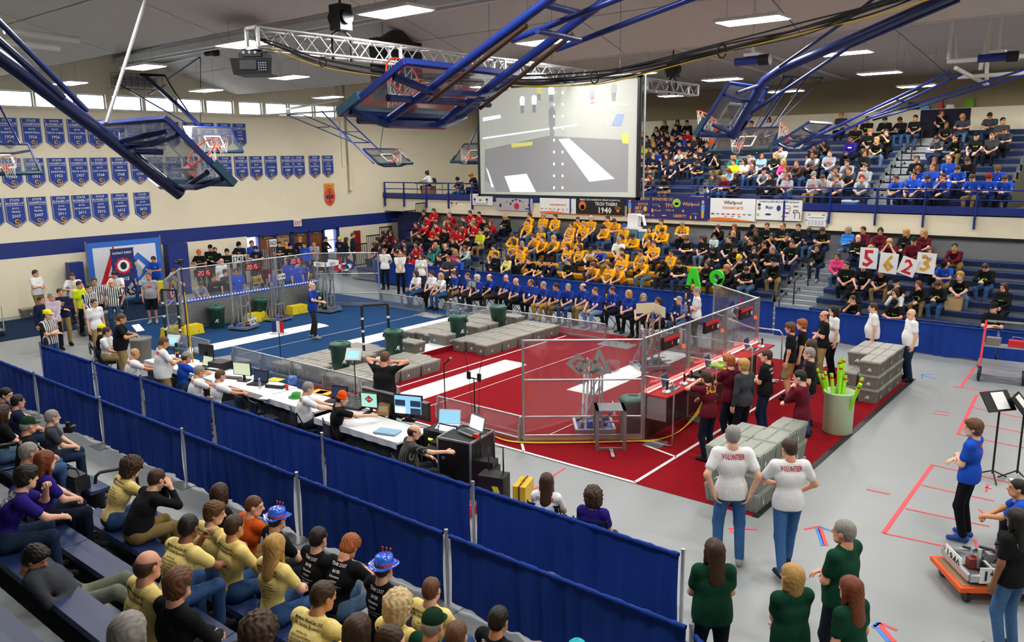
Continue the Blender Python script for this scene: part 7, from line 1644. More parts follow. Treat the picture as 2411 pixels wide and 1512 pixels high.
num_sign('5', 'Turn', 2045, 608, 13.75, .5, .62, .02, M_RED, 'white sign with a red 5 held up in the right bleachers'); num_sign('6', 'down', 2092, 620, 13.7, .5, .6, .06, M_GOLD, 'white sign with a yellow 6 beside the red 5'); num_sign('2', 'for', 2138, 628, 13.7, .46, .52, .3, M_RED, 'white tilted sign with a red 2'); num_sign('3', 'Quack', 2180, 620, 13.75, .5, .6, .06, M_GOLD, 'white sign with a yellow 3 at the right of the row')
M_FOAM = mat('lime_foam_letter', srgb('3fdc2e'), .7); q = at(1633, 655, 1, 12.5); t = thing('foam_letter', 'lime green foam letter A in the front row', 'letter', tuple(q)); MB().prism([(-.26, -.32), (-.12, .32), (.1, .34), (.26, -.3), (.1, -.3), (.02, -.02), (-.05, -.02), (-.1, -.32)], (0, .06, 0), (1, 0, 0), (0, 0, 1), .12).build('body', M_FOAM, t)
q = at(1688, 657, 1, 12.5); t = thing('foam_letter', 'lime green foam letter 9 in the front row', 'letter', tuple(q)); k = MB(); n = 18
for a0 in range(n): k.prism([(.24*math.cos(a)*r, .06+.24*math.sin(a)*r) for a, r in ((2*PI*a0/n, 1), (2*PI*(a0+1)/n, 1), (2*PI*(a0+1)/n, .42), (2*PI*a0/n, .42))], (0, .06, 0), (1, 0, 0), (0, 0, 1), .12)
k.prism([(.08, .0), (.24, .06), (.12, -.3), (-.06, -.3)], (0, .06, 0), (1, 0, 0), (0, 0, 1), .12); k.build('body', M_FOAM, t)
# coolers, bags in the bleachers
def cooler(label, P, w, d, h, m): t = thing('cooler', label, 'cooler', P); MB().box((0, 0, h*.42), (w, d, h*.84)).build('body', m, t); MB().box((0, 0, h*.92), (w*1.03, d*1.03, h*.16)).build('lid', M_WHITE, t)
yy, zz = lo_row(7); M_CB = mat('cooler_blue', srgb('4f86a8'), .5); q = at(1500, 560, 1, yy); cooler('large blue and white cooler on the top row behind the gold shirts', (q[0]-.15, yy-.05, zz+.01), .6, .4, .5, M_CB); cooler('second blue cooler beside the large one', (q[0]+.45, yy-.05, zz+.01), .5, .4, .42, M_CB)
t = thing('white_machine', 'white square unit with a hose on the coolers', 'machine', (q[0]-.2, yy+.1, zz+.52)); MB().box((0, 0, .25), (.42, .35, .5)).build('body', M_WHITE, t); MB().tube([(.2, 0, .45), (.4, 0, .42), (.45, 0, .2), (.5, 0, .05)], .06, 8).build('hose', M_WHITE, t)
q = at(2243, 725, 1, lo_row(2)[0]); t = thing('paper_bag', 'brown paper grocery bag on the right bleachers', 'bag', (q[0], lo_row(2)[0]+.1, lo_row(2)[1]+.005)); MB().add([(-.2, -.12, 0), (.2, -.12, 0), (.2, .12, 0), (-.2, .12, 0), (-.22, -.13, .36), (.22, -.14, .34), (.21, .13, .37), (-.21, .12, .35)], [(3, 2, 1, 0), (0, 1, 5, 4), (1, 2, 6, 5), (2, 3, 7, 6), (3, 0, 4, 7)]).build('bag', mat('kraft_paper', srgb('b49a6a'), .8, noise=.1), t); MB().box((.06, 0, .38), (.08, .06, .14)).build('red_bag_top', M_RED, t)
cooler('blue and red cooler on the balcony floor behind the railing', (float(at(2000, 487, 1, YB+.35)[0]), YB+.42, 3.375), .5, .3, .36, mat('cooler_royal', srgb('2f62b8'), .5))
for k, (px, nm, m, sx, sz) in enumerate(((2282, 'green tote bag on the back wall ledge', mat('lime_bag', srgb('6fa02c'), .7), .34, .36), (2215, 'red shoe bag on the back wall ledge', M_RED, .14, .3), (2238, 'white box on the back wall ledge', M_WHITE, .3, .14), (2178, 'blue box on the back wall ledge', M_LBLUE, .36, .16), (2150, 'black backpack on the back wall ledge', M_BLACK, .4, .3))):
    q = at(px, 250, 1, YF-.15); tag(MB().add([(-sx/2, -.1, 0), (sx/2, -.1, 0), (sx/2, .1, 0), (-sx/2, .1, 0), (-sx*.42, -.08, sz), (sx*.42, -.08, sz*.92), (sx*.4, .08, sz), (-sx*.42, .08, sz*.94)], [(3, 2, 1, 0), (4, 5, 6, 7), (0, 1, 5, 4), (1, 2, 6, 5), (2, 3, 7, 6), (3, 0, 4, 7)]).build('ledge_bag', m, None, (float(q[0]), YF-.13, 6.955)), nm, 'bag')
t = thing('dark_team_flag', 'dark purple team flag on the wall above the upper right crowd', 'banner', (float(at(2165, 300, 1, YF-.26)[0]), YF-.27, 5.85)); MB().bb((0, 0, 0), (1.75, .015, 1.08)).build('cloth', mat('dark_purple_cloth', srgb('1a1433'), .8), t)
# balcony table with laptop
t = thing('balcony_table', 'small table with laptop at the left end of the balcony', 'table', (-4.9, 17.6, 3.372)); MB().box((0, 0, .72), (1.5, .6, .04)).build('top', M_TOTE, t)
for x in (-.65, .65):
    for y in (-.24, .24): MB().cyl((x, y, 0), (x, y, .7), .014, 8).build('leg', M_BLACKM, t)
tag(MB().box((0, 0, .3), (.6, .4, .6)).build('cardboard_box', mat('cardboard', srgb('9c7048'), .8, noise=.1), None, (-4.9, 17.55, 3.372)), 'brown cardboard box under the balcony table', 'box'); laptop('open laptop on the balcony table', (-4.3, 17.55, 4.115), PI*.9, M_SCRD)
# ------------------------------------------------------------------ tape marks on the grey floor
def pt(name, label, m, *pp, w=.05, grp='floor tape marks'):
    P = [G(*p) for p in pp]
    for a, b in zip(P, P[1:]): tape(name, label, a, b, w, m, .002, grp)
_ti = ('nearest', 'second', 'third', 'fourth', 'far')
R_ = M_TAPER
segs = [((2080, 1256), (2195, 1095)), ((2080, 1256), (2250, 1292)), ((2195, 1095), (2411, 1145)), ((2170, 1143), (2340, 1180)), ((2132, 1198), (2330, 1240)), ((2255, 1023), (2300, 930)), ((2255, 1023), (2411, 1055)), ((2300, 930), (2411, 945)), ((2290, 960), (2411, 985)), ((2272, 992), (2411, 1020)), ((2262, 912), (2295, 865)), ((2245, 910), (2411, 932)), ((2040, 1153), (2095, 1164)), ((2200, 968), (2236, 972)), ((2197, 974), (2233, 979)), ((1305, 1125), (1245, 1160)), ((1330, 1103), (1290, 1128)), ((1715, 1245), (1782, 1247)), ((1720, 1248), (1735, 1262)), ((2320, 1148), (2335, 1152)), ((2325, 1142), (2322, 1158)), ((2305, 1200), (2318, 1212)), ((2295, 1272), (2300, 1290)), ((2325, 872), (2345, 876)), ((2322, 882), (2342, 886))]
lab = ['long left edge of the nearest red tape box', 'front edge of the nearest red tape box', 'back edge of the nearest red tape box', 'upper inner line of the nearest red tape box', 'lower inner line of the nearest red tape box', 'left edge of the middle red tape box', 'front edge of the middle red tape box', 'back edge of the middle red tape box', 'upper inner line of the middle red tape box', 'lower inner line of the middle red tape box', 'left edge of the far red tape box', 'front edge of the far red tape box', 'short red tape dash near the boxes', 'upper of two short red tape dashes', 'lower of two short red tape dashes', 'red tape arrow shaft beside the yellow case', 'red tape arrow piece beside the yellow case', 'red tape arrow shaft between the volunteers legs', 'red tape arrow tip between the volunteers legs', 'red tape letter bar in the nearest box', 'red tape letter stem in the nearest box', 'red tape angle in the nearest box', 'red tape stem at the trolley', 'red tape bar by the cart', 'second red tape bar by the cart']
for (a, b), l in zip(segs, lab): pt('floor_tape', l, R_, a, b, w=.06 if 'long' in l or 'left edge' in l else .035)
pt('floor_tape', 'red stroke of the two coloured arrow beside the grey haired woman', R_, (1945, 1285), (1930, 1242), w=.06); pt('floor_tape', 'blue stroke of the two coloured arrow beside the grey haired woman', M_TAPEB, (1937, 1286), (1924, 1245), w=.05); pt('floor_tape', 'red left barb of the two coloured arrow', R_, (1893, 1247), (1928, 1240), w=.04); pt('floor_tape', 'blue right barb of the two coloured arrow', M_TAPEB, (1928, 1240), (1955, 1250), w=.04)
pt('floor_tape', 'red stroke of the arrow at the bottom edge', R_, (2105, 1512), (2068, 1468), w=.06); pt('floor_tape', 'blue stroke of the arrow at the bottom edge', M_TAPEB, (2092, 1512), (2060, 1472), w=.05); pt('floor_tape', 'red right barb of the bottom arrow', R_, (2070, 1467), (2112, 1485), w=.04); pt('floor_tape', 'blue left barb of the bottom arrow', M_TAPEB, (2055, 1478), (2070, 1466), w=.04)
pt('floor_tape', 'blue tape arrow shaft beside the bald volunteer', M_TAPEB, (2168, 883), (2203, 893), w=.03); pt('floor_tape', 'blue tape arrow tip beside the bald volunteer', M_TAPEB, (2172, 892), (2170, 882), (2195, 882), w=.03); pt('floor_tape', 'blue tape line by the left wall carpet', M_TAPEB, (50, 750), (95, 762), w=.05)
# ------------------------------------------------------------------ people
SHC = {'r': ('c41822', 'red'), 'k': ('17181b', 'black'), 'y': ('e9a519', 'gold'), 'w': ('e9ebed', 'white'), 'b': ('1f4fc0', 'blue'), 'n': ('1b2340', 'navy'), 'g': ('9fa3a8', 'grey'), 'm': ('5e1524', 'maroon'), 'p': ('d8487e', 'pink'), 't': ('2f8a86', 'teal'), 'd': ('3d4046', 'dark grey'), 'v': ('cfe81f', 'neon yellow'), 'l': ('c3d3d0', 'pale'), 'o': ('dd5f1f', 'orange'), 'j': ('4a3226', 'brown'), 'u': ('2a1d78', 'purple'), 'c': ('8fb4dc', 'light blue'), 'q': ('e6da84', 'pale yellow'), 'e': ('2f7fd8', 'bright blue'), 'a': ('f0d987', 'light yellow'), 'f': ('10402e', 'dark green'), 'i': ('1c3a96', 'royal blue'), 'x': ('c9b8c6', 'pale pink')}
HRC = {'s': ('short', 'b', 'short brown hair'), 'S': ('short', 'k', 'short black hair'), 'n': ('cut', 'n', 'cropped hair'), 'z': ('mop', 'y', 'blond hair'), 'Z': (None, 'b', 'bald head'), 'i': ('ring', 'b', 'receding hair'), 'I': ('recede', 'n', 'thinning hair'), 'g': ('short', 'g', 'grey hair'), 'G': ('mop', 'w', 'silver hair'), 'L': ('long', 'b', 'long brown hair'), 'K': ('long', 'k', 'long black hair'), 'B': ('long', 'y', 'long blond hair'), 'R': ('long', 'r', 'long auburn hair'), 'P': ('pony', 'b', 'brown ponytail'), 'u': ('bun', 'k', 'black hair bun'), 'x': ('curly', 'b', 'curly brown hair'), 'X': ('curly', 'Y', 'curly pale hair'), 'f': ('bob', 'b', 'brown bob'), 'F': ('bob', 'y', 'blond bob'), 'D': ('bob', 'g', 'grey bob'), 'm': ('mop', 'n', 'thick brown hair'), 'M': ('mop', 'k', 'thick black hair'), 'o': ('mop', 'o', 'ginger hair'),
       'c': ('short', 'b', 'black cap', 'cap', '16171a'), 'C': ('short', 'b', 'grey cap', 'cap', '8c8a80'), 'h': ('short', 'k', 'dark beanie', 'beanie', '202227'), 'H': ('short', 'o', 'red beanie', 'beanie', '8e2a2a'), 'T': ('short', 'k', 'black fedora', 'fedora', '141414'), 'E': ('short', 'b', 'yellow eared hat', 'ears', 'e8c62a'), 'V': ('short', 'b', 'blue cap', 'cap', '2450b0'), 'W': ('short', 'g', 'dark green cap', 'cap', '12331f'), 'O': ('short', 'b', 'orange beanie', 'beanie', 'f0561a'), 'Y': ('short', 'b', 'yellow cap', 'cap', 'e6e21e'), 'A': ('short', 'b', 'brown cap', 'cap', '6b5230'), 'J': ('short', 'b', 'teal cap', 'capback', '2fb0bc'), 'Q': ('long', 'k', 'dark fur hood', 'beanie', '3a3226')}
FEMH = set('LKBRPufFDX')
PO = ['s_lap', 's_knee', 's_cross', 's_thigh', 's_chin', 's_phone', 's_cheeks', 's_lap2', 's_hunch', 's_read']
JEANS = [denim(h) for h in ('2c3f5f', '223048', '3d5a86', '1a2030', '55708f')]+[cloth('15161a'), cloth('8a7346'), cloth('23262e')]
rp = random.Random(21)
def poly(P): return (P, [tuple(range(len(P)))])
def ellp(cx, cy, rx, ry, n=10): return poly([(cx+rx*math.cos(2*PI*k/n), cy+ry*math.sin(2*PI*k/n)) for k in range(n)])
def bars(L): return [poly([(x-w/2, y), (x+w/2, y), (x+w/2, y+h), (x-w/2, y+h)]) for x, y, w, h in L]
PR = {'y': [('chest_print', [ellp(0, 0, .085, .07)], M_WINK, 'a'), ('print_mark', [ellp(.02, 0, .035, .03, 6)]+bars([(-.045, -.02, .03, .04), (.0, .04, .06, .016)]), M_NAVY, 'b')],
      'k': [('chest_print', [poly([(-.07, -.03), (-.02, 0), (-.07, .04)])]+bars([(.03, -.008, .1, .016)]), M_LGREEN, 'c')], 'r': [('chest_print', bars([(0, .02, .12, .02), (0, -.02, .08, .02)]), M_WINK, 'd')],
      'g': [('chest_print', [ellp(0, 0, .08, .045)], M_RED, 'e')], 'n': [('chest_print', bars([(0, .02, .14, .03), (0, -.04, .1, .03)]), M_GOLD, 'f')], 'i': [('name_badge', bars([(.0, -.1, .06, .08)]), M_WINK, 'h')], 'w': [('chest_print', bars([(0, .03, .14, .03), (0, -.02, .1, .025)]), M_LGREEN, 'g')], 'b': [('chest_print', bars([(.07, .02, .03, .03)]), M_WINK, 'j')], 'u': [('chest_print', bars([(0, .0, .14, .05)]), M_WINK, 'k')]}
def fig(loc, face, pose, sh, hr, pants=None, sleeve=None, label='', group=None, lod=.026, scale=1., mirror=False, skin=None, pr=True, fat=0., legs='l', shoe=None, glasses=False, fem=None):
    hx, _ = SHC[sh.lower()]; H = HRC[hr]; fe = (hr in FEMH) if fem is None else fem
    sl = sleeve or ('l' if sh.isupper() or sh in 'ptlqe' else 's')
    sk = skin if skin is not None else (rp.choice((0, 0, 0, 1, 1, 2)) if hr not in 'KSu' else rp.choice((0, 1, 2, 2, 3)))
    pm = pants or JEANS[rp.randrange(len(JEANS))]
    o = person(loc, math.radians(face)-PI/2, pose, cloth(hx), pm, H[0], H[1], sk, fe, sl, legs, fat, H[3] if len(H) > 3 else None, cloth(H[4]) if len(H) > 4 else None, scale, rp.randrange(4) if shoe is None else shoe, lod, label, group, 'person', glasses)
    if mirror: o.scale = (-scale, scale, scale)
    if pr and sh.lower() in PR:
        B = body(pose, fe, sl, legs, fat, lod)
        for nm, shp, m, key in PR[sh.lower()]: project(B, shp, key, nm, m, o, True, .02)
    return o
ORD = ['first', 'second', 'third', 'fourth', 'fifth', 'sixth', 'seventh', 'eighth', 'ninth', 'tenth', 'eleventh', 'twelfth', 'thirteenth', 'fourteenth', 'fifteenth', 'sixteenth', 'seventeenth', 'eighteenth', 'nineteenth', 'twentieth', 'twenty first', 'twenty second', 'twenty third', 'twenty fourth', 'twenty fifth', 'twenty sixth', 'twenty seventh', 'twenty eighth', 'twenty ninth', 'thirtieth']
SEATED = {}
def crowd(zone, rowf, nrow, ox, oy, sc, data, group, far=True, lod=.026):
    for e in data.split():
        a = e.split(','); px, py = ox+float(a[0])/sc, oy+float(a[1])/sc; code = a[2]; sh, hr, pz = code[0], code[1], PO[int(code[2])]
        if far and pz == 's_lap' and rp.random() < .5: pz = rp.choice(('s_lap', 's_lap2', 's_thigh', 's_hunch'))
        fe = hr in FEMH; B = body(pz, fe, 'l' if sh.isupper() or sh in 'ptlqe' else 's', 'l', 0., lod); hd = B['head'].translation; s = 1.0 if not fe else .95; s *= rp.uniform(.96, 1.03)
        if 'c' in code[3:]: s *= .72
        best = []
        for i in range(nrow):
            yy, z = rowf(i); y0 = yy+(.15 if far else -.15); q = at(px, py, 1, y0+(-hd[1] if far else hd[1])*s); best.append((abs(q[2]-z-hd[2]*s), i, float(q[0]), y0, z))
        best.sort(); ch = None
        for d, i, x, y0, z in best[:3]:
            if d < .32 and all(abs(x-xx) > .40 for xx, _ in SEATED.get((zone, i), [])): ch = (d, i, x, y0, z); break
        if ch is None:
            d, i, x, y0, z = best[0]
            for k in range(30):
                xs = x+(1 if k % 2 else -1)*.06*(k//2+1)
                if all(abs(xs-xx) > .40 for xx, _ in SEATED.get((zone, i), [])): ch = (d, i, xs, y0, z); break
        if ch is None: continue
        d, i, x, y0, z = ch
        mir = rp.random() < .72 if far else False
        o = fig((x, y0, z+.002), (270+rp.uniform(-14, 10)) if far else 90+rp.uniform(-12, 12), pz, sh, hr, group=group, lod=lod, scale=s, mirror=mir)
        SEATED.setdefault((zone, i), []).append((x, (o, sh, hr)))
def join_far(keep):
    """beyond the limit: the smallest figures of the upper bleachers become one mass"""
    U = [(float(np.linalg.norm(np.array(o.location)-CAM)), k, n) for k, L in SEATED.items() if k[0].startswith('upper') for n, (x, (o, sh, hr)) in enumerate(L)]
    U.sort(reverse=True); U = U[:max(0, keep)]; gone = {}
    parts = []; mats = []; ix = {}
    for d, k, n in U:
        o = SEATED[k][n][1][0]; gone.setdefault(k, set()).add(n)
        for c in [o]+list(o.children):
            me = c.data; M = Matrix.LocRotScale(o.location, o.rotation_euler, o.scale)
            if c is not o: M = M@c.matrix_basis
            V = np.empty(len(me.vertices)*3, np.float32); me.vertices.foreach_get('co', V); V = V.reshape(-1, 3)@np.array(M)[:3, :3].T+np.array(M)[:3, 3]
            nl = np.empty(len(me.polygons), np.int32); me.polygons.foreach_get('loop_total', nl); li = np.empty(len(me.loops), np.int32); me.loops.foreach_get('vertex_index', li); mi = np.empty(len(me.polygons), np.int32); me.polygons.foreach_get('material_index', mi)
            mp = []
            for sl in c.material_slots:
                if sl.material.name not in ix: ix[sl.material.name] = len(mats); mats.append(sl.material)
                mp.append(ix[sl.material.name])
            parts.append((V, nl, li[::-1] if M.determinant() < 0 else li, np.array(mp)[mi]) if M.determinant() > 0 else (V, nl[::-1], li[::-1], np.array(mp)[mi][::-1]))
    if parts:
        off = np.cumsum([0]+[len(q[0]) for q in parts]); me = bpy.data.meshes.new('crowd'); V = np.concatenate([q[0] for q in parts]); NL = np.concatenate([q[1] for q in parts]); LI = np.concatenate([q[2]+off[i] for i, q in enumerate(parts)]); MI = np.concatenate([q[3] for q in parts])
        me.vertices.add(len(V)); me.vertices.foreach_set('co', V.astype(np.float32).ravel()); me.loops.add(len(LI)); me.loops.foreach_set('vertex_index', LI.astype(np.int32)); me.polygons.add(len(NL)); me.polygons.foreach_set('loop_start', np.concatenate([[0], np.cumsum(NL)[:-1]]).astype(np.int32)); me.polygons.foreach_set('use_smooth', np.ones(len(NL), bool)); me.polygons.foreach_set('material_index', MI.astype(np.int32))
        for m in mats: me.materials.append(m)
        me.update(calc_edges=True); tag(link('crowd', me), 'dense crowd filling the rear rows of the upper bleachers', 'crowd', None, 'stuff')
    dead = []
    for k, S in gone.items():
        for n in S: o = SEATED[k][n][1][0]; dead += list(o.children)+[o]
        SEATED[k] = [e for n, e in enumerate(SEATED[k]) if n not in S]
    bpy.data.batch_remove(dead)
def label_rows():
    for (zone, i), L in SEATED.items():
        L.sort(key=lambda e: e[0])
        for k, (x, (o, sh, hr)) in enumerate(L): o['label'] = 'person in %s, %s, %s from left, %s row, %s' % (SHC[sh.lower()][1], HRC[hr][2], ORD[min(k, 29)], ORD[i], zone)
gl = 'spectators in the lower bleachers'; gu = 'spectators in the upper bleachers'
crowd('lower left bleachers', lo_row, 8, 900, 470, 6.573, """640,140,Ds0 790,140,rs2 1045,165,rg1 1355,150,rs3 1495,165,RS3 685,270,rc0 1020,275,rs4 1255,260,Ds3 1410,305,rz4 1570,310,ks0 1680,345,RR1 1900,205,KB5 505,370,mS1 640,370,rs1 825,365,rs4 1040,395,rL0 1220,395,rs5 1430,385,rn2 1630,420,ds4 785,475,rs2 965,480,Ks0 1105,470,rS2 1215,510,rL0 1510,520,vs2 570,600,kS0 850,625,ks0 1095,600,ks1 1315,620,kc3
110,450,DL0 130,560,ML0 15,560,ML0 225,650,dL0 335,620,ns0 540,700,PK0 825,705,tB0 965,690,kZ1 1120,715,PB0 1260,740,lR0 210,795,kS0 345,800,kL0 440,805,rL0 525,830,rL0 745,840,tL0 870,865,Ns0 1045,850,tR0 1150,875,bs0 385,905,Ns0 815,980,Gs1 660,880,kL0 -60,640,dQ0 -130,690,kL0 60,700,kL4 -20,720,DK0""", gl)
crowd('lower middle bleachers', lo_row, 8, 1130, 470, 6.573, """770,220,Ys0 980,170,yg2 1160,215,Ys0 1515,185,Ys4 1710,310,yG3 1405,345,yP0 1595,360,yz0 740,385,Ys3 935,450,YD0 1390,485,yB0 490,555,Ys5 1145,580,Yz4 1295,555,yn2 1530,580,yL0 520,640,yf0 650,650,yC4 830,615,ys4 955,660,Ys1 1350,720,yL0 1545,745,YL0 1690,770,lu4 215,760,yS0 630,825,ys0 240,880,Ks0 420,930,qf0 745,975,ks4 945,1010,ks1 1090,1000,Nc1 1370,1000,ks0 1715,930,kB5 1835,900,bS4 1755,1040,ym4""", gl)
crowd('lower middle bleachers', lo_row, 8, 1400, 480, 6.573, """200,195,Ys0 300,235,ys5 455,345,yV0 1025,225,ys0 1340,245,yg5 1910,310,KL6 150,405,YM5 400,470,yL5 600,480,YS5 850,400,yL0 1055,360,YS5 835,490,yL4 365,560,wC0 420,690,ys4 1410,590,ks5 1690,570,kx0 1840,610,ls0c 725,745,ys0 910,740,ys0 1185,790,YS0 1830,740,kK5 1750,850,kc5 745,890,YC4 425,850,ys0 225,1015,yP0 375,1020,yn1 1060,980,KK5 1300,980,ks5 1735,960,KL0""", gl)
crowd('lower middle bleachers', lo_row, 8, 1640, 500, 6.3, """570,180,KR0 850,200,kc5 975,180,ks0 1115,230,ku4 1275,290,kI2 1345,230,KS4 1505,300,ks3 1645,240,NK5 1815,220,ks5 545,300,kB0 880,320,kS0 990,370,kS4 1130,460,kg2 1415,460,ks0 1800,490,KL4 480,430,ks0 575,440,kc0 800,450,kS0 640,590,kE4 845,620,kL0 500,600,Kc5 460,750,Kz1 750,730,ks5 880,790,kL6 1125,740,Kh0""", gl)
crowd('lower right bleachers', lo_row, 8, 1900, 500, 4.718, """460,170,eD2 630,175,MS0 815,230,Mu0 1105,230,KB0 1305,215,mB0 1665,390,MS1 565,275,KZ2 710,360,mB0 915,340,mz6 1180,360,MW0 1360,400,mR0 330,495,PP0 1545,590,bc5 1700,625,kz1 2000,620,Ks5 2200,790,KL0 435,640,ks0 620,650,kz0 830,640,kT1 985,690,kc4 495,870,Kc5 1000,920,lf4 1235,820,KR4 1465,850,Ks5 2085,1010,kc2 515,1070,ks4 985,1080,kc5""", gl)
crowd('upper left bleachers', hi_row, 10, 1500, 270, 6.0275, """95,255,nz0 270,190,kL4 385,185,kB0 300,250,ns0 435,240,ks0 545,240,nS0 570,110,KL0 715,60,KS0 130,360,dS0 235,370,kB0 370,350,nL0 455,340,ns0 620,300,bs0 720,230,rs0 870,270,kS0 940,285,kz0 1050,290,cs0 75,410,vs0 225,450,dB0 410,420,ns0 500,420,kB0 610,410,nc0 740,370,nc0 815,395,dC0 845,330,os0 975,380,ns0 900,460,ns0 195,500,ds0 315,490,bS0 610,490,ws1 85,590,ns2 230,590,nC2 425,620,dL0 690,600,nC0 835,610,ns0 485,700,ns0 860,730,nS5 160,770,ds5 385,880,kK5 195,880,dR4""", gu, lod=.045)
crowd('upper middle bleachers', hi_row, 10, 1500, 270, 6.0275, """1110,570,kL6 1380,590,tB0 1600,580,gS0 1370,670,vs0 1520,700,wK2 1640,710,gL4 1760,600,cR0 1960,600,kB0 2080,600,pF0 1310,820,cR5 1410,770,kK0 1800,800,Gc1 1895,900,KL0 2120,690,GR0 2130,900,gR0 2285,710,Js1 2040,440,wV4 1350,90,kS0 1620,100,ks0 1870,70,wR0 1110,1060,dL0 1300,1090,mF5""", gu, lod=.045)
crowd('upper middle bleachers', hi_row, 10, 1880, 240, 5.4, """540,200,dz0 875,240,kS0 1090,220,KS5 1310,215,KS9 710,340,kS0 910,365,kz0 675,440,US0 980,460,kz1 1130,385,ks4 205,540,kS4 335,550,kK4 185,700,gS1 390,700,gs0 830,700,KL0 610,790,GS4 855,790,Gs0 475,850,gS4 485,930,gs4 645,915,dS1 795,940,GH1 200,945,gC0 280,1060,gs5""", gu, lod=.045)
crowd('upper right bleachers', hi_row, 10, 2100, 240, 5.039, """280,175,kS0 585,165,kR4 635,245,kS0 845,165,dz5 1170,205,dS5 1315,195,dS2 545,430,dS5 765,400,KS4 1015,390,kc0 1190,410,ds0 1340,410,ds5 505,670,dR0 680,660,bI0 915,680,Ks5 300,660,KS0 490,750,bn0 430,900,bS5 285,860,bR5 635,860,bs4 775,910,bs5 970,880,bs5 1155,880,bH5 1240,800,bA5 375,950,bS0 1005,960,bs5 165,920,bs0""", gu, lod=.045)
join_far(104)
label_rows()
# people given by the photo pixel of their head; facing in world degrees
def by_head(px, py, hz, face, pose, sh, hr, label, lod=.021, seat=None, **kw):
    fe = kw.get('fem'); fe = (hr in FEMH) if fe is None else fe
    sl = kw.get('sleeve') or ('l' if sh.isupper() or sh in 'ptlqe' else 's'); kw['sleeve'] = sl
    B = body(pose, fe, sl, kw.get('legs', 'l'), kw.get('fat', 0.), lod); hd = B['head'].translation
    s = (hz-(seat or 0))/hd[2] if seat is None else kw.pop('scale', .97)
    if seat is not None: hz = seat+hd[2]*s
    kw.pop('scale', None)
    xr = kw.pop('xr', None); q = G(px, py, hz); a = math.radians(face)-PI/2; off = Matrix.Rotation(a, 3, 'Z')@(Vector((hd[0], hd[1], 0))*s)
    if xr:
        x = min(max(q[0]-off.x, xr[0]), xr[1])
        if abs(x-q[0]+off.x) > .01: q = at(px, py, 0, x+off.x); s = min(max(q[2]/hd[2], .86), 1.1)
    return fig((q[0]-off.x, q[1]-off.y, (seat or 0)+(.012 if seat is None else .002)), face, pose, sh, hr, label=label, lod=lod, scale=s, **kw)
KH = cloth('9b8355'); BLK = cloth('121316'); JN = denim('34527f'); NVP = cloth('171c2a'); GRT = cloth('2c2e33')
# row of blue polo shirts and three white shirts on chairs
row = [(979, 645, 'w', 'f', JN), (1017, 645, 'w', 's', BLK), (1037, 651, 'w', 'F', JN), (1069, 647, 'i', 's', KH), (1101, 650, 'i', 'n', GRT), (1124, 655, 'i', 'G', BLK), (1152, 653, 'i', 'i', cloth('3c3a30')), (1191, 655, 'i', 'Z', BLK), (1215, 663, 'i', 'Z', BLK), (1251, 666, 'i', 'I', BLK), (1279, 672, 'i', 'g', cloth('b08a3c')), (1309, 676, 'i', 'S', cloth('6e5c40')), (1337, 677, 'i', 'g', JN), (1374, 676, 'i', 'i', KH), (1401, 686, 'i', 'n', denim('6f93b8')), (1442, 684, 'i', 's', NVP), (1480, 693, 'i', 'F', BLK), (1515, 701, 'i', 'D', BLK), (1549, 711, 'i', 'P', BLK), (1599, 708, 'i', 'g', denim('4d6480'))]
for k, (px, py, sh, hr, pm) in enumerate(row):
    o = by_head(px, py, 0, 265+rp.uniform(-18, 8), ('s_lap', 's_lap2', 's_thigh', 's_lap')[k % 4], sh, hr, '%s, %s from left in the seated floor row, %s' % ('white T-shirt' if sh == 'w' else 'royal blue polo', ORD[k], HRC[hr][2]), .021, .455, pants=pm, mirror=k % 5 != 2, group='people seated in the floor row', fem=(hr in 'fFDP' or k == 1), fat=.5 if k in (1, 7, 9, 14) else 0.)
    c = chair(o.location.x, o.location.y-.02, o.rotation_euler.z, 'dark folding chair under the %s person of the floor row' % ORD[k])
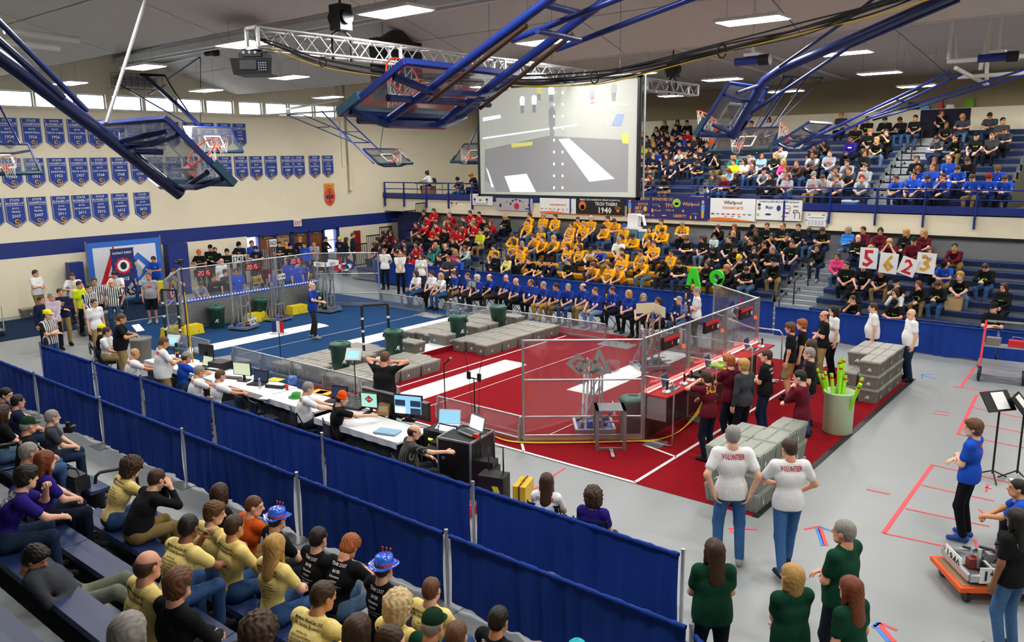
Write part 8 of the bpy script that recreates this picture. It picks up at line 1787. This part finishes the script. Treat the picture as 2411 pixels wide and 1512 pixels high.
# far standing volunteers and crowd behind the blue wall
ST = [(904, 592, 300, 'st_back', 'w', 'n', 'white event T-shirt, standing by the far drape at the left', BLK), (942, 599, 320, 'st_clasp', 'w', 'I', 'white event T-shirt with clasped hands, standing by the far blue corner', BLK), (990, 605, 300, 'st_rest', 'w', 'f', 'woman in white event T-shirt standing behind the seated white shirts', GRT), (1055, 610, 290, 'st_hold', 'd', 'n', 'person in dark cardigan with camera behind the floor row', BLK), (1640, 688, 215, 'st_cross', 'w', 'g', 'white T-shirt and grey wavy hair, arms crossed behind the red stations', BLK),
 (1871, 701, 200, 'st_rest', 'w', 'n', 'white T-shirt man with glasses in front of the right aisle', GRT), (2055, 726, 205, 'st_rest', 'w', 's', 'white T-shirt volunteer behind the far right totes', BLK), (2145, 741, 215, 'st_hip1', 'w', 'Z', 'bald volunteer in white T-shirt and jeans at the far right totes', denim('22314d')), (1940, 745, 210, 'st_cross', 'k', 'i', 'balding man in black jersey in the orange jersey group', KH), (1962, 734, 215, 'st_rest', 'w', 'K', 'woman with long dark hair in white T-shirt beside the jerseys', BLK),
 (1860, 774, 190, 'st_rest', 'k', 'm', 'boy in black and orange jersey nearest the red shelf', KH), (1887, 766, 195, 'st_rest', 'k', 'o', 'boy with thick brown hair in black orange jersey', GRT), (1922, 788, 190, 'st_cross', 'k', 'm', 'boy with glasses in black shirt beside the grey haired man', GRT), (1904, 835, 195, 'st_rest', 'k', 'g', 'grey haired man in black T-shirt beside the noodle bin', JN), (1882, 890, 180, 'st_chin', 'M', 'S', 'person in maroon hoodie marked COACH near the noodle bin', JN), (1907, 817, 200, 'st_rest', 'd', 'L', 'long haired person half hidden among the jerseys', GRT),
 (735, 675, 35, 'st_mic', 'i', 'Z', 'announcer in blue polo with microphone on the blue carpet', GRT),
 (84, 645, 20, 'st_cross', 'w', 's', 'white T-shirt volunteer alone by the left wall', KH), (170, 652, 330, 'st_hold', 'w', 's', 'white T-shirt volunteer behind the yellow shirt', GRT), (188, 672, 20, 'st_rest', 'v', 's', 'man in bright yellow shirt among the left group', BLK), (97, 708, 20, 'st_rest', 'N', 's', 'man in navy jacket behind the yellow capped referee', NVP), (122, 700, 350, 'st_clasp', 'X', 'g', 'man in pale pink shirt in the left group', NVP), (142, 690, 345, 'st_cross', 'N', 's', 'man in navy jacket and khaki trousers in the left group', KH), (270, 648, 310, 'st_hold', 'w', 'M', 'dark haired volunteer in white in front of the backdrop', GRT), (333, 608, 290, 'st_rest', 'b', 'm', 'tall person in blue T-shirt before the backdrop', JN), (316, 618, 60, 'st_rest', 'b', 's', 'person in blue T-shirt turned away at the backdrop', JN), (361, 612, 300, 'st_hold', 'b', 'S', 'person in blue T-shirt at the right end of the backdrop', JN),
 (409, 640, 60, 'st_desk', 'g', 'n', 'driver in grey T-shirt at the left end of the blue wall', JN), (474, 672, 0, 'st_desk', 'g', 's', 'driver in grey T-shirt bending over the blue shelf', JN), (504, 655, 0, 'st_rest', 'K', 'S', 'driver in black jacket behind the blue wall', GRT), (532, 643, 20, 'st_rest', 'k', 's', 'driver in black shirt left of the blue shirted driver', GRT), (557, 641, 330, 'st_rest', 'b', 'S', 'driver in blue T-shirt behind the middle of the blue wall', GRT), (522, 617, 0, 'st_rest', 'w', 'Z', 'older bald man in white shirt behind the drivers', GRT), (622, 630, 330, 'st_desk', 'm', 'n', 'driver in maroon T-shirt leaning on the blue shelf', GRT), (648, 640, 20, 'st_rest', 'b', 's', 'driver in blue T-shirt beside the maroon driver', GRT), (678, 616, 345, 'st_rest', 'b', 'n', 'tall driver in blue T-shirt at the right blue station', GRT), (715, 625, 330, 'st_desk', 'b', 'S', 'driver in blue T-shirt at the right end of the blue wall', GRT), (700, 622, 0, 'st_rest', 'b', 's', 'driver in blue half hidden behind the right blue station', GRT),
 (419, 600, 320, 'st_cross', 'b', 'A', 'man in blue T-shirt and brown cap with crossed arms', JN), (468, 597, 310, 'st_hold', 'k', 'O', 'person in black T-shirt with orange beanie', GRT), (495, 585, 315, 'st_cross', 'K', 'c', 'person in black jacket with dark cap behind the blue wall', GRT), (506, 590, 320, 'st_cross', 'k', 's', 'person in black T-shirt behind the dark cap', GRT), (534, 595, 320, 'st_rest', 'k', 'h', 'person in black T-shirt and beanie by the number pole', GRT), (562, 574, 300, 'st_hold', 'n', 'c', 'person in navy gold shirt by the left wall corner', GRT), (593, 572, 20, 'st_rest', 'b', 'n', 'person in blue T-shirt in front of the glass side light', GRT), (602, 587, 310, 'st_hold', 'n', 'M', 'person in navy gold shirt beside the tall robot frame', GRT), (658, 576, 320, 'st_hold', 'n', 's', 'person in navy shirt right of the tall robot frame', GRT), (673, 572, 320, 'st_rest', 'y', 'n', 'person in yellow jacket before the light door', GRT), (682, 580, 320, 'st_rest', 'k', 'c', 'person in black with dark cap before the light door', GRT), (706, 565, 310, 'st_rest', 'n', 'z', 'person in navy shirt with curly fair hair before the doors', GRT), (716, 578, 300, 'st_rest', 'B', 'S', 'person in blue jacket before the doors', GRT), (739, 574, 300, 'st_cross', 'g', 's', 'person in grey T-shirt with backpack straps', GRT), (767, 564, 20, 'st_phone' if 0 else 'st_hold', 'K', 's', 'person in dark jacket looking down by the glass side light', GRT), (800, 564, 300, 'st_rest', 'n', 'Y', 'person with yellow cap and gold print by the door frame', GRT), (816, 566, 60, 'st_rest', 'K', 'L', 'person in dark coat with back turned by the red panel', GRT), (831, 555, 50, 'st_rest', 'N', 'n', 'tall person in navy hoodie by the red panel', GRT)]
for px, py, fc, ps, sh, hr, lb, pm in ST:
    far = px < 900 and py < 700
    kw = {'xr': (X0+.5, -.62)} if 'driver' in lb or px < 400 or 'behind the blue wall' in lb or 'door' in lb or 'panel' in lb or 'glass' in lb or px in (419, 468, 534, 562, 602, 658, 739, 506) else {}
    by_head(px, py, {'st_desk': 1.38}.get(ps, 1.6), fc, ps, sh, hr, lb, .026 if far else .021, pants=pm, group=None, **kw, fat=.6 if px in (2145, 2055, 1871, 84) else 0., legs='s' if px in (1860, 1887) else 'l')
by_head(350, 652, 1.6, 320, 'st_rest', 'g', 'n', 'tall boy in grey T-shirt and black shorts by the blue corner', pants=BLK, legs='s', fat=.4)
# referees in striped shirts
m = mat('striped_cloth', srgb('e8e8e8'), .85, noise=0); nt = m.node_tree; tc = nt.nodes.new('ShaderNodeTexCoord'); wv = nt.nodes.new('ShaderNodeTexWave'); wv.inputs['Scale'].default_value = 5.2; wv.bands_direction = 'X'; cr = nt.nodes.new('ShaderNodeValToRGB'); cr.color_ramp.interpolation = 'CONSTANT'; cr.color_ramp.elements[0].color = (.012, .016, .014, 1); cr.color_ramp.elements[1].color = (.8, .8, .8, 1); cr.color_ramp.elements[1].position = .5
nt.links.new(tc.outputs['Object'], wv.inputs[0]); nt.links.new(wv.outputs['Fac'], cr.inputs[0]); nt.links.new(cr.outputs[0], nt.nodes['Principled BSDF'].inputs['Base Color']); STRIPE = m
for px, py, fc, ps, hr, lb, pm in ((210, 680, 20, 'st_rest', 's', 'referee in striped shirt behind the white T-shirt man', BLK), (222, 664, 340, 'st_rest', 's', 'referee in striped shirt half hidden by another referee', BLK), (262, 668, 320, 'st_hips', 'Z', 'bald referee in striped shirt with hands on hips', JN), (113, 742, 30, 'st_cross', 'Y', 'referee in striped shirt and yellow cap with crossed arms', JN)):
    o = by_head(px, py, 1.6, fc, ps, 'w', hr, lb, pants=pm, pr=False); setm([c for c in o.children if c.name.startswith('shirt')][0], 0, STRIPE)
# print helpers for backs
def back(o, B, L, m, nm='back_print', front=False, up=.08):
    shp = []
    for txt, y, s, wm in L:
        v, f = glyphs(txt, True); w = max(p[0] for p in v)-min(p[0] for p in v); sx = min(s, wm/w); shp.append(([(-x*sx if 0 else x*sx, y+yy*s) for x, yy in v], f))
    project(B, shp, str(L), nm, m, o, front, up)
def Bof(o_args): return body(*o_args)
def vol(px, py, hz, fc, ps, hr, lb, seat=None, lod=.021, txt=(('VOLUNTEER', .03, .062, .26),), sh='w', m=None, fem=None, fat=0., **kw):
    fe = (hr in FEMH) if fem is None else fem; sl = kw.get('sleeve') or ('l' if sh.isupper() else 's')
    o = by_head(px, py, hz, fc, ps, sh, hr, lb, lod, seat, pr=False, fem=fe, fat=fat, **kw)
    if txt: back(o, body(ps, fe, sl, kw.get('legs', 'l'), fat, lod), txt, m or M_RED)
    return o
vol(1725, 1028, 1.76, 122, 'st_hips', 'g', 'tall volunteer in white T-shirt and jeans with hands at his back pockets', lod=.016, pants=denim('3f6a9c'), shoe=2)
vol(1857, 1058, 1.66, 125, 'st_look', 's', 'volunteer in white T-shirt and jeans reading beside the tall volunteer', lod=.016, pants=denim('3f6a9c'), shoe=1)
vol(222, 715, 1.55, 10, 'st_rest', 's', 'man in white T-shirt seen from the side behind the inner curtain', txt=None, pants=KH); by_head(287, 752, 1.62, 60, 'st_hold', 'k', 'n', 'man in black polo and khaki trousers reading a sheet', pants=KH, pr=False, fat=.6)
tag(MB().box((0, 0, 0), (.28, .2, .004), rot=Matrix.Rotation(.5, 3, 'Y')).build('paper_sheet', M_WHITE, None, tuple(G(325, 772, 1.25))), 'white sheet held by the man in the black polo', 'paper')
by_head(241, 775, 0, 60, 's_lap', 'k', 'Y', 'seated person in black shirt with yellow cap by the inner curtain', .021, .45, pr=False); by_head(253, 782, 0, 40, 's_lap', 'w', 's', 'seated person in white T-shirt by the inner curtain', .021, .45, pants=KH)
vol(318, 833, 0, 75, 's_type', 'Z', 'bald volunteer seated at the left score table', .45, fat=.6); vol(387, 808, 1.6, 75, 'st_hold', 'n', 'large volunteer in white T-shirt and khaki trousers at the score table', pants=KH, fat=.9); by_head(440, 842, 0, 80, 's_type', 'b', 'C', 'man in blue shirt and white cap at the score table', .021, .45)
vol(470, 875, 0, 70, 's_type', 'g', 'grey haired volunteer seated at the middle score table', .45, fat=.6); vol(520, 885, 0, 75, 's_type', 'n', 'brown haired volunteer seated next to the printer', .45)
vol(727, 915, 0, 60, 's_type', 'g', 'grey haired volunteer with headphones at the score table', .45, fat=.6); by_head(806, 940, 0, 65, 's_reach', 'k', 'O', 'man in black T-shirt and orange cap at the sound table', .021, .45, pr=False)
o = by_head(977, 1018, 0, 60, 's_reach', 'k', 'i', 'balding man in dark striped shirt at the flight case', .021, .45, pr=False, fat=.6)
m2 = mat('dark_pinstripe', srgb('1c1d20'), .85, noise=0); nt = m2.node_tree; tc = nt.nodes.new('ShaderNodeTexCoord'); wv = nt.nodes.new('ShaderNodeTexWave'); wv.inputs['Scale'].default_value = 9; wv.bands_direction = 'X'; cr = nt.nodes.new('ShaderNodeValToRGB'); cr.color_ramp.elements[0].color = (.012, .016, .014, 1); cr.color_ramp.elements[0].position = .9; cr.color_ramp.elements[1].color = (.3, .29, .25, 1)
nt.links.new(tc.outputs['Object'], wv.inputs[0]); nt.links.new(wv.outputs['Fac'], cr.inputs[0]); nt.links.new(cr.outputs[0], nt.nodes['Principled BSDF'].inputs['Base Color']); setm([c for c in o.children if c.name.startswith('shirt')][0], 0, m2)
for px, py, nm in ((318, 833, 'bald volunteer'), (440, 842, 'man in the white cap'), (470, 875, 'grey haired volunteer in the middle'), (520, 885, 'brown haired volunteer'), (727, 915, 'volunteer with headphones'), (806, 940, 'man in the orange cap'), (977, 1018, 'man in the striped shirt'), (241, 775, 'person in the yellow cap'), (253, 782, 'seated person in white')):
    q = G(px, py, 1.2); chair(q[0], q[1]-.1, -.35, 'dark folding chair used by the '+nm)
for k, (px, py) in enumerate(((590, 970), (625, 985))): q = G(px, py, .44); chair(q[0], q[1], -.2, 'empty dark blue folding chair, %s one by the inner curtain' % ('left' if not k else 'right'))
by_head(908, 845, 1.66, 112, 'st_ears', 'K', 'I', 'large man in black covering his ears at the guard rail', .016, pants=BLK, pr=False, fat=.9)
# drivers at the red wall
o = vol(1662, 890, 1.5, 165, 'st_face', 'P', 'girl in maroon T-shirt numbered 5623 at the red shelf', txt=(('5623', .0, .12, .26),), sh='m', m=M_GOLD, pants=denim('1c2433')); by_head(1715, 852, 1.6, 165, 'st_chin', 'm', 'o', 'boy in maroon T-shirt touching his mouth at the red shelf', pants=NVP); by_head(1750, 862, 1.58, 165, 'st_rest', 'D', 'z', 'blond boy in dark grey hoodie at the red stations', pants=NVP); vol(1803, 840, 1.6, 185, 'st_cross', 's', 'boy in black T-shirt with crossed arms at the red stations', txt=(('SPONSORS', .03, .04, .2), ('TEAM 1940', -.04, .03, .16)), sh='k', m=M_WINK, pants=denim('1f2c44'))
# right foreground
for px, py, hz, fc, ps, hr, lb in ((1680, 1300, 1.55, 125, 'st_cross', 'L', 'woman in dark green polo with long dark hair at the curtain end'), (1862, 1360, 1.52, 140, 'st_clasp', 'F', 'woman in dark green polo with blond bob'), (1985, 1255, 1.62, 165, 'st_cross', 'g', 'man in dark green polo with grey hair'), (2000, 1390, 1.5, 160, 'st_rest', 'R', 'woman in dark green polo with auburn hair')): by_head(px, py, hz, fc, ps, 'f', hr, lb, .016, pants=NVP, pr=False, fat=.5 if px in (1680, 1985) else .2)
vol(1287, 1135, 0, 110, 's_lap', 'L', 'girl with long brown hair in volunteer shirt behind the curtain', .38, .016, scale=.95); by_head(1396, 1170, 0, 105, 's_cross', 'u', 'x', 'woman in purple vest with curly brown hair behind the curtain', .016, .38, pr=False, fem=True, scale=.95)
for px, py, nm in ((1287, 1135, 'girl in the volunteer shirt'), (1396, 1170, 'woman in the purple vest')): q = G(px, py, 1.06); chair(q[0]+.02, q[1]+.02, .3, 'dark folding chair under the '+nm)
vol(2290, 1010, 1.62, 175, 'st_cross', 'm', 'boy in blue T-shirt with crossed arms near the trolley', lod=.016, txt=(('RED', .03, .06, .1), ('TEAM', -.04, .03, .1)), sh='b', m=M_RED, pants=cloth('101218'), shoe=4)
vol(2392, 1225, 1.52, 150, 'st_rest', 'K', 'woman in black T-shirt and jeans beside the orange trolley', lod=.016, txt=(('Whirlpool', .0, .05, .2),), sh='k', m=M_WINK, pants=denim('4a6d98'), skin=3)
by_head(2394, 1150, 0, 185, 's_knee', 'b', 'S', 'boy in blue T-shirt seated at the right picture edge', .021, .45, skin=2)
chair(22.95, -.02, 1.6, 'dark folding chair under the boy at the right edge')
# near bleachers
YT = (('Mattawan WiredCats 2015', .10, .026, .30), ('FRC Robotics Sponsors', .06, .026, .28), ('Bob Boss, LLC', .01, .014, .12), ('Western Diversified Plastics', -.02, .014, .22), ('Robert and Susan McElroy', -.05, .014, .22), ('Dr. Adam and Dr. Cathy Aiken-Williams', -.08, .014, .28), ('Pfizer', -.11, .016, .08), ('Mike Lanz', -.14, .014, .1), ('Tishana Chevrolet', -.17, .014, .16))
KT = (('TEAM 2337', .10, .034, .2), ('BAYER', .03, .03, .1), ('Education', .03-.05, .024, .14), ('LEGERT', -.07, .02, .14), ('Zurich Cisco Whirlpool', -.11, .014, .2), ('Abbott  Meijer', -.14, .014, .16))
NR = [(312, 1130, 'a', 'x', 's_hunch', YT), (372, 1152, 'K', 's', 's_cheeks', None), (448, 1212, 'a', 'S', 's_chin', YT), (508, 1242, 'a', 'm', 's_watch', YT), (556, 1268, 'a', 's', 's_lap', YT), (655, 1330, 'a', 'B', 's_lap', YT), (520, 1162, 'k', 'f', 's_lap', KT), (597, 1195, 'O', 'n', 's_watch', None), (655, 1240, 'k', 's', 's_lap', KT), (752, 1268, 'k', 'S', 's_lap', KT), (833, 1310, 'k', 'o', 's_phone', KT), (908, 1360, 'k', 's', 's_lap', KT), (1020, 1378, 'a', 'I', 's_lap', YT), (766, 1400, 'a', 's', 's_hunch', YT), (845, 1445, 'a', 'L', 's_lap', None), (940, 1425, 'a', 'X', 's_lap', YT), (915, 1492, 'a', 's', 's_watch', YT), (1022, 1496, 'f', 'W', 's_lap', None), (1080, 1478, 'a', 'n', 's_lap', None), (1175, 1452, 'k', 'S', 's_lap', (('SPONSORS', .08, .045, .22),)), (352, 1345, 'a', 'i', 's_lap', YT), (418, 1322, 'K', 'm', 's_lap', None), (610, 1450, 'a', 'x', 's_lap', None), (310, 1490, 'd', 'D', 's_lap', None), (65, 1158, 'u', 'M', 's_chin', (('GRYMAN', .10, .05, .2), ('FIRST', .04, .05, .16), ('AT', -.02, .08, .12))), (112, 1116, 'u', 'R', 's_lap', None), (72, 1085, 'j', 'g', 's_lap', None), (66, 992, 'k', 'W', 's_lap', (('TEAM', .06, .06, .2),)), (122, 972, 'd', 'g', 's_lap', None), (40, 928, 'n', 'S', 's_lap', None), (12, 912, 'n', 'S', 's_watch', None), (8, 978, 'k', 'f', 's_lap', None), (1210, 1508, 'k', 'c', 's_lap', None), (1362, 1505, 'a', 'J', 's_lap', None)]
HAT_BLUE = mat('shiny_blue_plastic_hat', srgb('1d5fe0'), .12, noise=.05, coat=.8)
PLACED = {}
for k, (px, py, sh, hr, ps, tx) in enumerate(NR):
    fe = hr in FEMH or px == 610; sl = 'l' if sh.isupper() else 's'; ft = .8 if px in (352,) else .35 if px in (372, 66, 752) else 0.; B = body(ps, fe, sl, 'l', ft, .016); hd = B['head'].translation; best = None
    for i in range(6):
        yy, z = nr_row(i); q = at(px, py, 1, yy-.13+hd[1]); d = abs(q[2]-z-hd[2])
        if any(abs(q[0]-xx) < .36 for xx in PLACED.get(i, [])): d += .25
        if best is None or d < best[0]: best = (d, i, float(q[0]), yy-.13, z)
    d, i, x, y, z = best; PLACED.setdefault(i, []).append(x)
    tmp = tx; place = 'near the left edge' if px < 200 else 'left group' if px < 480 else 'middle group' if px < 800 else 'right group'
    o = fig((x, y, z+.002), 90+rp.uniform(-8, 8)-(14 if px < 200 else 0), ps, sh, hr, label='', lod=.016, pr=False, fat=ft, sleeve=sl, fem=fe, group='spectators on the near bleachers', pants=JN if sh == 'a' else None)
    nmb = {'a': 'light yellow T-shirt'}.get(sh, SHC[sh.lower()][1]+(' top' if sl == 'l' else ' T-shirt')); o['label'] = 'person in %s with %s, near bleachers, %s of %s' % (nmb, 'shiny blue hat' if px in (655, 908) and sh == 'k' else HRC[hr][2], ORD[sum(1 for e in NR[:k] if (('near the left edge' if e[0] < 200 else 'left group' if e[0] < 480 else 'middle group' if e[0] < 800 else 'right group') == place))], place)
    if tx: back(o, B, tx, M_INK if sh == 'a' else M_WINK, up=.05)
    if px in (655, 908) and sh == 'k':
        h_ = link('hat', hat('fedora'), o); h_.matrix_basis = B['head']; setm(h_, 0, HAT_BLUE)
        b_ = MB().lathe([(.1, .045), (.1, .07)], (0, -.012, 0), 22, caps=False).build('red_band', mat('red_hat_band', srgb('d23a2a'), .4), o); b_.matrix_basis = B['head']; b_.scale = (.97, 1.08, 1)
        for s in (-.03, .0, .03): c_ = MB().cyl((s, .02, .13), (s*1.6, .03, .19), .004, 5).ball((s*1.6, .03, .195), .011, 8, 5).build('hat_pin', mat('red_hat_band', srgb('d23a2a'), .4), o); c_.matrix_basis = B['head']
# reclining boy with a phone, camera and bag
by_head(85, 1315, 0, 52, 's_recline', 'D', 'M', 'boy in grey jacket leaning back with a phone on the near bleachers', .016, nr_row(2)[1]+.06, pants=cloth('6f7364'), pr=False)
for px, fc, ps, sh, hr, lb, z, Yv in ((1013, 200, 's_type', 'w', 'u', 'person in pale top at the balcony table', 3.83, 17.9), (1088, 265, 's_phone', 'D', 'h', 'person in grey hoodie and dark beanie sitting low on the balcony', 3.6, 17.5), (1122, 240, 's_phone', 'k', 'o', 'person in dark shirt on the balcony beside the screen', 3.8, 17.7)):
    x = float(at(px, 440, 1, Yv)[0]); fig((x, Yv, z), fc, ps, sh, hr, label=lb, pr=False)
    t = thing('low_bench', 'low dark bench on the balcony under the ' + lb.split(' on ')[0].split(' at ')[0].replace(' sitting low', ''), 'bench', (x, Yv-.02, 3.372)); MB().box((0, 0, z-3.372-.03), (.42, .36, .05)).build('seat', M_CH, t); MB().box((0, 0, (z-3.372-.06)/2), (.3, .26, z-3.372-.06)).build('base', M_BLACKM, t)
by_head(1605, 388, 3.37+1.6, 280, 'st_hold', 'n', 'c', 'camera operator in floral navy shirt behind the balcony railing', .02) if 0 else None
q = G(170, 1015, 1.0); t = thing('camera', 'black camera with flash in the lap of the man in dark grey', 'camera', (float(at(170, 1015, 1, -6.0)[0]), -6.05, float(at(170, 1015, 1, -6.05)[2])), .6); MB().box((0, 0, 0), (.14, .09, .1)).box((0, 0, .09), (.06, .06, .08)).build('body', M_BLACK, t); MB().cyl((0, .04, 0), (0, .16, 0), .04, 12).build('lens', M_BLACK, t)
t = thing('camera_bag', 'black camera bag on the front near bench', 'bag', (float(at(165, 1065, 1, -6.75)[0]), -6.75, .535), .2); MB().box((0, 0, .1), (.42, .24, .2)).box((0, 0, .21), (.38, .2, .05)).build('body', M_BLACK, t); MB().tube([(-.18, 0, .2), (-.1, 0, .32), (.1, 0, .32), (.18, 0, .2)], .016, 6).build('strap', M_BLACKM, t)
yy, z = nr_row(2); q = at(130, 1345, 1, yy-.1); t = thing('lunch_box', 'dark box on the near bench beside the reclining boy', 'box', (float(q[0]), yy-.14, z+.003), .2); MB().box((0, 0, .06), (.3, .22, .12)).build('body', M_BLACK, t); MB().box((0, 0, .125), (.26, .18, .015)).build('lid', mat('dark_brown_lid', srgb('3c2a20'), .5), t)
tag(MB().box((0, 0, .003), (.22, .3, .006)).build('paper_sheet', M_WHITE, None, (float(at(225, 1180, 1, nr_row(0)[0]-.45)[0]), nr_row(0)[0]-.45, nr_row(1)[1]-.425), .2), 'white paper lying on the near bleacher steps', 'paper')
